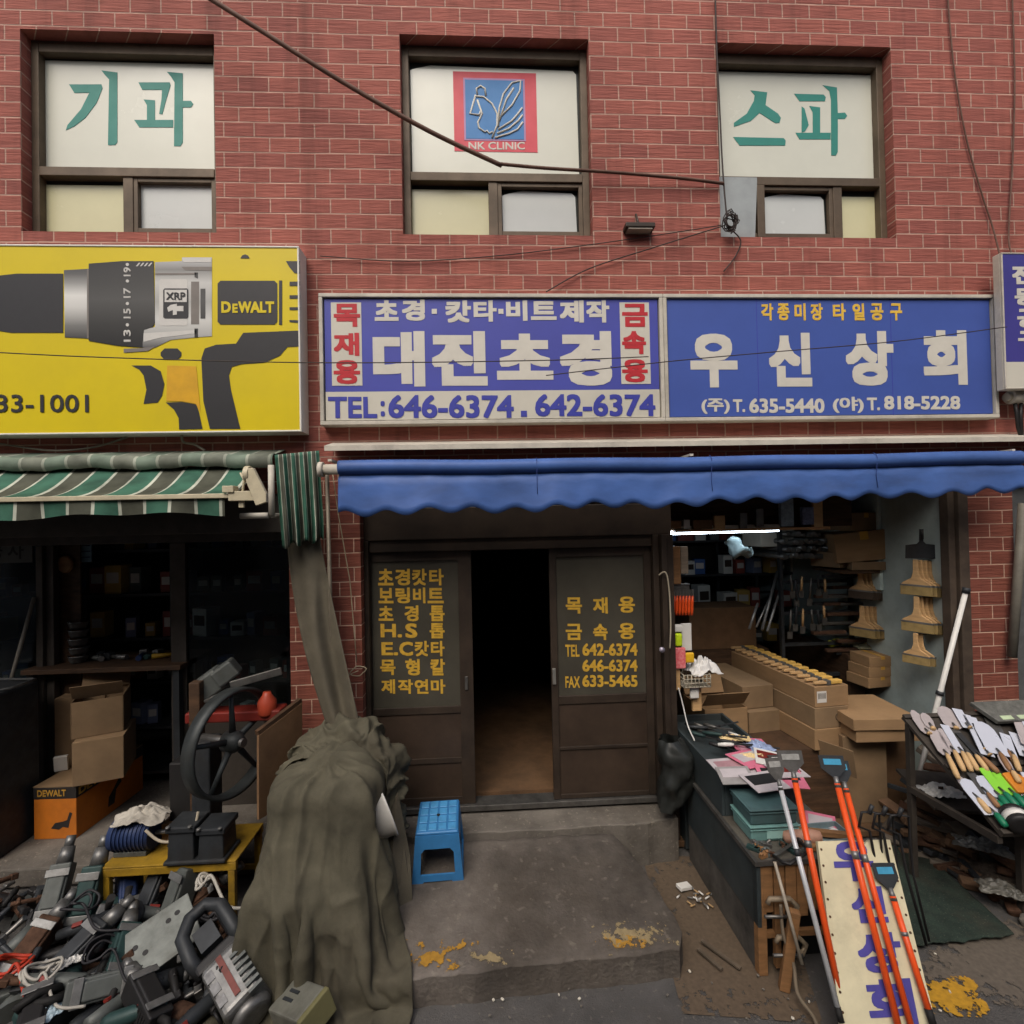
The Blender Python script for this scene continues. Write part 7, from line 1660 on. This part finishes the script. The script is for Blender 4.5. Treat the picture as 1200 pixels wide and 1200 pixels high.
rk_ = thing('trowel_rack', 'dark sloping rack full of trowels at the right pillar', 'rack', (RX0, RB.y, 0))
RACK = mat('dark_rack_board', (62, 56, 50), .7, var=.3, dirt=.4)
q = MB(); q.prism([(0, 0), (1.0, 0), (1.0, RL), (0, RL)], RB - RN * .03, RX, RU, .02); q.build('board', RACK, rk_)
q = MB()
for v in (0.0, .5, .97): q.prism([(0, v * RL), (1.0, v * RL), (1.0, v * RL + .03), (0, v * RL + .03)], RB - RN * .009, RX, RU, .016)
q.build('ledge', RACK, rk_, bevel=.003)
for x in (.02, .95):
    q = MB(); y, z = RO.y - .03, RO.z - .05; q.bb(RX0 + x, RX0 + x + .035, y - .018, y + .018, 0.0, z); q.build('leg', RACK, rk_)
q = MB(); y, z = RB.y + .03, RB.z - .05; q.bb(RX0 + .95, RX0 + .985, y - .018, y + .018, 0.0, z); q.build('leg', RACK, rk_); q = MB(); q.bb(RX0 + .40, RX0 + .435, y - .018 + .25, y + .018 + .25, 0.0, z + .12); q.build('leg', RACK, rk_)
q = MB(); q.beam((RX0 + .03, RO.y - .03, .62), (RX0 + .03, RB.y + .03, RB.z - .05), .03, .04); q.build('brace', RACK, rk_)
def onr(px, py, lift=.012):
    d = ray(px, py); t = (RB + RN * lift - CAM).dot(RN) / d.dot(RN); return CAM + d * t
Zr = lambda x, y: (1060 + x / 7.5, 820 + y / 7.5)
PINKW = mat('pale_pink_steel', (188, 178, 176), .4, .3, var=.1); WBL = mat('white_blade', (206, 210, 220), .25, .25, var=.03, scale=5); LIME = mat('lime_handle', (134, 206, 60), .4, var=.08); DGR = mat('dark_green_handle', (24, 112, 80), .4, var=.1); TAN = mat('tan_handle', (196, 162, 116), .55, var=.18, scale=10, stretch=(1, 1, 3))
BRW = mat('brown_handle', (142, 104, 70), .55, var=.2)
def trowel(label, tip, neck, butt, w, bm, hm, shape='leaf', lift=.012, slot=False, hw=.016):
    A, N_, B = onr(*Zr(*tip), lift), onr(*Zr(*neck), lift), onr(*Zr(*butt), lift)
    t = thing('trowel', label, 'trowel', tuple(B)); d = (A - N_); L = d.length; d.normalize(); s = d.cross(RN).normalized(); w_ = w
    if shape == 'leaf': pr = [(0, -.2), (.12, -.42), (.55, -.5), (.85, -.38), (1, -.12), (1, .12), (.85, .38), (.55, .5), (.12, .42), (0, .2)]
    elif shape == 'rect': pr = [(0, -.5), (1, -.5), (1, .5), (0, .5)]
    elif shape == 'round': pr = [(0, -.5), (.7, -.5), (.88, -.42), (.97, -.2), (1, .05), (.93, .3), (.8, .45), (.6, .5), (0, .5)]
    else: pr = [(0, -.4), (.5, -.5), (1, -.08), (1, .08), (.5, .5), (0, .4)]
    q = MB(); q.prism([(u * L, v * w_) for u, v in pr], N_, d, s, .003); q.build('blade', bm, t)
    if slot:
        q = MB(); q.prism([(.1 * L, -.1 * w_), (.8 * L, -.1 * w_), (.8 * L, .14 * w_), (.1 * L, .14 * w_)], N_ + RN * .004, d, s, .002); q.build('slot', GREYD, t)
    if butt != neck:
        e = (B - N_); q = MB(); n0 = N_ + RN * .014; q.tube([n0 - e * .04, n0 + e * .12, n0 + e * .4, n0 + e * .8, n0 + e * 1.0], hw, 10, taper=[.5, .85, 1.0, 1.05, .7]); q.build('handle', hm, t)
        q = MB(); q.tube([N_ + d * .04 + RN * .004, N_ + RN * .02, n0 + e * .06], .006, 6); q.build('tang', STEEL, t)
    return t
trowel('pale pinkish leaf trowel at the top left corner of the rack', (70, 90), (205, 300), (215, 315), .075, PINKW, TAN)
trowel('second pale pinkish leaf trowel overlapping the corner one', (170, 115), (235, 250), (250, 275), .07, PINKW, TAN, lift=.02)
trowel('long pale trowel with tan handle lying along the left rack edge', (245, 240), (365, 490), (465, 705), .085, PINKW, TAN, 'leaf', .024)
trowel('slim pale trowel with tan handle, next to the long left one', (310, 250), (430, 460), (515, 640), .06, PINKW, TAN, 'leaf', .024)
trowel('slim grey trowel with tan handle, third in the left group', (400, 255), (545, 480), (635, 635), .07, STEEL, TAN, 'rect', .02)
trowel('broad greyish pointed trowel at the upper left of the rack', (350, 60), (440, 250), (450, 270), .13, PINKW, TAN, 'leaf', .012)
trowel('long black narrow trowel with brown handle in the middle of the rack', (470, 290), (680, 520), (815, 655), .04, GREYD, BRW, 'rect', .03)
trowel('white plate float with a dark slot in the middle of the rack', (570, 145), (735, 490), (745, 500), .075, WBL, TAN, 'rect', .03, True)
trowel('wide white rounded trowel with brown handle right of the slotted float', (670, 190), (830, 480), (925, 640), .12, WBL, BRW, 'round', .042)
trowel('narrow bluish white trowel with tan handle right of the wide rounded one', (880, 300), (950, 500), (1000, 640), .055, WBL, TAN, 'rect', .03)
trowel('narrow white trowel at the upper right of the rack', (985, 140), (1080, 400), (1130, 540), .06, PINKW, BRW, 'rect', .045)
trowel('second narrow bluish white trowel with brown handle at the right', (960, 290), (1060, 500), (1110, 640), .055, WBL, BRW, 'rect', .024)
trowel('large white lilac trowel slanting over the lower left rack edge', (520, 690), (790, 1010), (885, 1130), .11, WBL, DGR, 'round', .02, hw=.018)
trowel('large white trowel with dark green handle, right of the lilac one', (690, 665), (830, 860), (925, 985), .12, WBL, DGR, 'round', .028, hw=.02)
trowel('lime green trowel at the lower middle of the rack', (690, 600), (870, 830), (985, 960), .06, LIME, DGR, 'rect', .034, hw=.02)
trowel('second lime green trowel right of the first lime one', (800, 640), (960, 840), (1060, 960), .055, LIME, DGR, 'rect', .034, hw=.02)
trowel('white trowel with green handle at the lower right of the rack', (1010, 690), (1120, 860), (1200, 960), .1, WBL, DGR, 'round', .03, hw=.02)
trowel('white rectangular float half under the slotted float', (540, 130), (690, 440), (700, 450), .05, WBL, TAN, 'rect', .012)
trowel('silver narrow trowel between the dark grey one and the black one', (440, 240), (620, 500), (720, 640), .045, STEEL, TAN, 'leaf', .016)
trowel('plain steel blade lying under the wide white rounded trowel', (760, 170), (900, 460), (990, 620), .08, STEEL, BRW, 'rect', .010)
trowel('bluish white blade in the upper right row, with brown handle', (1050, 180), (1150, 420), (1215, 560), .06, WBL, BRW, 'rect', .02)
trowel('last white blade at the far right of the upper row', (1120, 160), (1230, 430), (1300, 560), .065, WBL, TAN, 'round', .02)
trowel('white float over the printed packs at the far right', (1060, 120), (1130, 280), (1140, 290), .08, WBL, TAN, 'rect', .05)
trowel('pale steel trowel below the tan handles at the left rack edge', (460, 660), (640, 880), (740, 1010), .06, PINKW, TAN, 'leaf', .012)
trowel('white lilac blade between the large lilac one and the lime ones', (620, 660), (800, 900), (880, 1000), .09, WBL, DGR, 'round', .014, hw=.016)
trowel('third lime green trowel partly under the white one with green handle', (900, 680), (1040, 860), (1140, 980), .055, LIME, DGR, 'rect', .014, hw=.018)
trowel('pale blade with green handle at the lower right corner of the rack', (1120, 720), (1240, 900), (1310, 1000), .1, WBL, DGR, 'round', .02, hw=.02)
trowel('steel blade beside the dark grey trowel, tan handle', (350, 220), (500, 470), (580, 640), .05, WBL, TAN, 'rect', .03)
trowel('pale narrow blade left of the lime trowels', (580, 640), (720, 830), (820, 960), .05, STEEL, BRW, 'rect', .024, hw=.014)
trowel('pinkish leaf trowel in the gap above the leather pouch', (840, 470), (940, 640), (1000, 740), .06, PINKW, TAN, 'leaf', .05)
trowel('white blade lying across the foot of the green handles', (860, 820), (1000, 1000), (1080, 1090), .07, WBL, DGR, 'round', .012)
trowel('long white blade at the lower right, beside the pale one', (1060, 640), (1180, 840), (1260, 960), .055, WBL, DGR, 'rect', .04)
trowel('steel float in the upper gap by the pointed trowel', (460, 80), (560, 250), (570, 260), .06, WBL, TAN, 'rect', .03)
A = onr(*Zr(990, 740), .03); q = MB(); q.prism([(-.06, -.06), (.06, -.07), (.08, 0), (.03, .07), (-.05, .06)], A, RX, RU, .02); o = q.build('leather_pouch', mat('orange_leather', (196, 122, 36), .6, var=.15), None, loc=tuple(A), bevel=.005); tag(o, 'orange brown leather pouch among the green trowels', 'pouch')
A, B = onr(*Zr(560, 45), .03), onr(*Zr(1300, 190), .03); q = MB(); L_ = (B - A).x
q.prism([(0, 0), (L_, .0), (L_, -.16), (.06, -.16)], (A.x, A.y, A.z), RX, RU, .03); o = q.build('tool_pack', mat('grey_printed_pack', (104, 104, 98), .4, var=.35, scale=20), None, loc=tuple(A), bevel=.004); tag(o, 'row of dark grey printed packs along the top of the trowel rack', 'packet')
q = MB()
for k in range(5): q.prism([(.1 + k * .12, -.15), (.18 + k * .12, -.15), (.18 + k * .12, -.12), (.1 + k * .12, -.12)], (A.x, A.y, A.z) + RN * .031 if False else Vector((A.x, A.y, A.z)) + RN * .031, RX, RU, .002)
q.build('paper_label', mat('greenish_label', (180, 196, 160), .5), o)
A = onr(*Zr(985, 1050), .05); t = thing('tape_roll', 'black and white roll of tape at the foot of the trowel rack', 'tape', tuple(A))
Mt = Matrix.Translation(A) @ Matrix.Rotation(R(70), 4, 'Z') @ Matrix.Rotation(R(75), 4, 'Y')
q = MB(); q.lathe([(.03, -.05), (.06, -.05), (.06, -.018), (.03, -.018)], Mt, 24); q.lathe([(.03, .02), (.06, .02), (.06, .05), (.03, .05)], Mt, 24); q.build('black_ring', BLACK, t)
q = MB(); q.lathe([(.03, -.017), (.062, -.017), (.062, .019), (.03, .019)], Mt, 24); q.build('white_ring', WPLAST, t)
# white flat cover on the rack's lower shelf, scrap heap beneath
c = P(1103, 920, -.35); rag('plastic_cover', 'white domed plastic cover with a small dark logo under the trowel rack', 'cover', (c.x, c.y, c.z - .05), .12, .08, .05, WPLAST, 52, -.2)
o = sc.objects.get('plastic_cover'); q = MB(); q.box((-.03, -.045, .052), (.03, .004, .02)); q.build('logo', INK, o, local=True)
q = MB(); q.box((0, 0, 0), (.5, .4, .02)); o = q.build('scrap_board', RACK, None, loc=(c.x + .12, c.y + .05, c.z - .075), rot=(R(10), R(4), R(-8)), local=True, bevel=.003); tag(o, 'dark board under the white plastic cover', 'board')
rk = random.Random(17)
SCR = [mat('scrap_grey_wood', (116, 106, 94), .85, var=.35, stretch=(1, 1, 4), dirt=.4), mat('scrap_brown_wood', (110, 84, 62), .85, var=.35, dirt=.4), RUST, GREYD]
nm = ('greyish', 'brown', 'rusty', 'dark grey')
def heap_x(y): return lerp(3.26, 2.98, min(1.2, max(-.2, (y + .72) / .72)))
for k in range(170):
    y = lerp(-1.15, .0, rk.random()); dx = 1.25 * rk.random() ** 1.9; x = heap_x(y) + dx + .03
    L_ = rk.uniform(.15, .6) * (.6 + .4 * min(1, dx * 3)); z = .03 + min(.50, dx * 1.5) * rk.uniform(.5, 1.15) * (1 if y > -.75 else .55)
    q = MB(); q.box((0, 0, 0), (L_, rk.uniform(.025, .09), rk.uniform(.02, .05)))
    o = q.build('scrap_piece', SCR[k % 4], None, loc=(x, y, z), rot=(rk.uniform(-.3, .3), rk.uniform(-.15, .5), R(-55) + rk.gauss(0, .45)), local=True, bevel=.004)
    tag(o, '%s offcut in the scrap heap under the trowel rack' % nm[k % 4], 'scrap', 'offcuts heaped under the trowel rack')
rows = []
for j in range(40):
    y = lerp(.1, -1.25, j / 39); row = []
    for i in range(40):
        dx = i / 39 * 1.6 - .04; x = heap_x(y) + dx; row.append((x, y, max(-.02, min(.34, dx * .9) * (1 if y > -.8 else max(.3, 1 - (-.8 - y) * 2)) + .03 * fbm((x * 5, y * 5, 3)) + .012 * fbm((x * 16, y * 16, 8)))))
    rows.append(row)
q = MB(); q.grid(rows); o = q.build('scrap_rubble', mat('dark_rubble', (78, 68, 58), .95, var=.45, scale=14, bump=.8, bscale=60, speck=.3), None, loc=(3.5, -.5, 0)); tag(o, 'dark dusty mound of small scrap under the trowel rack', 'rubble', kind='stuff')
for k in range(9):
    p = G(1140 + k * 11 + rk.uniform(-6, 6), 1010 + k * 11 + rk.uniform(-8, 8), .05); q = MB(); q.box((0, 0, .0), (.11, .07, .06)); o = q.build('rubble_lump', (CONC, RUST)[k % 2], None, loc=(p.x, p.y, .035), rot=(rk.uniform(-.5, .5), .3, rk.uniform(0, 3)), local=True, bevel=.015)
    tag(o, '%s lump at the front edge of the scrap heap' % ('grey concrete', 'rusty')[k % 2], 'rubble', 'lumps along the scrap heap')
rag('plastic_scrap', 'grey crumpled plastic sheet on the scrap heap', 'plastic scrap', (G(1150, 990, .35).x, G(1150, 990, .35).y, .34), .14, .07, .05, mat('grey_plastic_sheet', (84, 84, 80), .35, var=.3, scale=14), 61, -.6)
rag('plastic_scrap', 'second greyish crumpled plastic sheet at the front of the scrap heap', 'plastic scrap', (G(1175, 1040, .16).x, G(1175, 1040, .16).y, .14), .13, .07, .05, mat('pale_plastic_sheet', (104, 102, 94), .35, var=.3, scale=14), 63, -.5)
rag('white_sack', 'small white scrap lying at the head of the green mat', 'plastic scrap', (G(1052, 978, .04).x, G(1052, 978, .04).y, .01), .08, .04, .03, WPLAST, 65, 0)
# green mat
GM = mat('dark_green_mat', (44, 58, 50), .95, var=.35, scale=8, bump=.7, bscale=220, dirt=.55, speck=.25)
co_ = [G(1036, 1000, .012), G(1064, 984, .012), G(1112, 1012, .012), G(1190, 1100, .012), G(1140, 1112, .012), G(1074, 1112, .012)]
rows = []; 
for j in range(30):
    v = j / 29; L0 = co_[0].lerp(co_[5], v); R0 = co_[1].lerp(co_[3], v) if v > .0 else co_[1]
    rows.append([tuple(L0.lerp(R0, i / 39) + Vector((0, .02 * fbm((i * .2, v * 6, 1)) * (1 if j == 29 else 0), .02 + .008 * fbm((i * .13, j * .17, 4))))) for i in range(40)])
q = MB(); q.grid(rows); o = q.build('floor_mat', GM, None, loc=(co_[0].x, co_[0].y, 0), solid=.008); tag(o, 'worn dark green mat between the cream board and the scrap heap', 'mat')
# cigarette packet and litter right of the ramp
lp = G(814, 1050, .015)
q = MB(); q.box((0, 0, .012), (.09, .055, .022)); o = q.build('paper_packet', WPLAST, None, loc=(lp.x - .04, lp.y + .08, .01), rot=(0, .1, .3), local=True, bevel=.003); tag(o, 'small white packet lying in the litter right of the ramp', 'packet')
for k in range(22):
    q = MB(); q.cyl((-.018, 0, 0), (.018, 0, 0), .005, n=8); o = q.build('cigarette_butt', (WPLAST, mat('butt_tan', (170, 140, 100), .8), mat('ash_grey', (110, 108, 104), .9))[k % 3], None, loc=(lp.x + rk.gauss(0, .05), lp.y + rk.gauss(-.02, .05), .014 + rk.random() * .01), rot=(0, rk.uniform(-.3, .3), rk.uniform(0, 6)), local=True)
    tag(o, '%s cigarette butt in the litter right of the ramp' % ('white', 'tan', 'grey')[k % 3], 'litter', 'cigarette butts right of the ramp')
for k, (x0, y0, x1, y1, lab) in enumerate(((822, 1102, 868, 1135, 'longer thin wooden lath on the ground before the counter'), (818, 1112, 846, 1136, 'shorter thin wooden lath on the ground before the counter'))):
    a, b = G(x0, y0, .02), G(x1, y1, .02); q = MB(); q.beam(a, b, .02, .01); o = q.build('wooden_lath', mat('grey_lath', (104, 92, 78), .85, var=.3, dirt=.4), None, loc=tuple(a)); tag(o, lab, 'timber')
for k in range(40):
    p = G(rk.uniform(480, 1180), rk.uniform(1120, 1198), 0); 
    q = MB(); q.box((0, 0, .004), (rk.uniform(.008, .02), rk.uniform(.006, .014), .008)); o = q.build('pebble', (OFFW, CONC)[k % 2], None, loc=(p.x, p.y, .008), rot=(0, 0, rk.uniform(0, 3)), local=True, bevel=.003); tag(o, '%s pebble on the road before the shops' % ('pale', 'grey')[k % 2], 'pebble', 'pebbles on the road')
# electric meter box and pipes at the right pillar
mb_ = thing('meter_box', 'pale plastic meter fitting with cables at the right end of the blue sign', 'meter', tuple(P(1190, 470, -.1)))
c = P(1192, 470, -.1); q = MB(); q.cyl(c + Vector((-.06, 0, .03)), c + Vector((.08, 0, .03)), .05, n=18); q.cyl(c + Vector((-.09, 0, .03)), c + Vector((-.06, 0, .03)), .03, n=14); q.build('body', OFFW, mb_)
q = MB(); q.tube([c + Vector((-.02, 0, 0)), c + Vector((-.03, -.02, -.1)), c + Vector((.0, 0, -.2)), c + Vector((.03, 0, -.3))], .012, 8); q.tube([c + Vector((.03, 0, 0)), c + Vector((.0, -.02, -.12)), c + Vector((.03, 0, -.3))], .012, 8); q.build('cable', BLACK, mb_)
a, b = P(1199, 590, -.06), P(1186, 770, -.06); q = MB(); q.tube([a, a.lerp(b, .5), b], .03, 12); o = q.build('drain_pipe', mat('grey_pipe', (112, 108, 98), .6, var=.2, dirt=.3), None, loc=tuple(b)); tag(o, 'grey pipe running down at the right brick pillar', 'pipe')
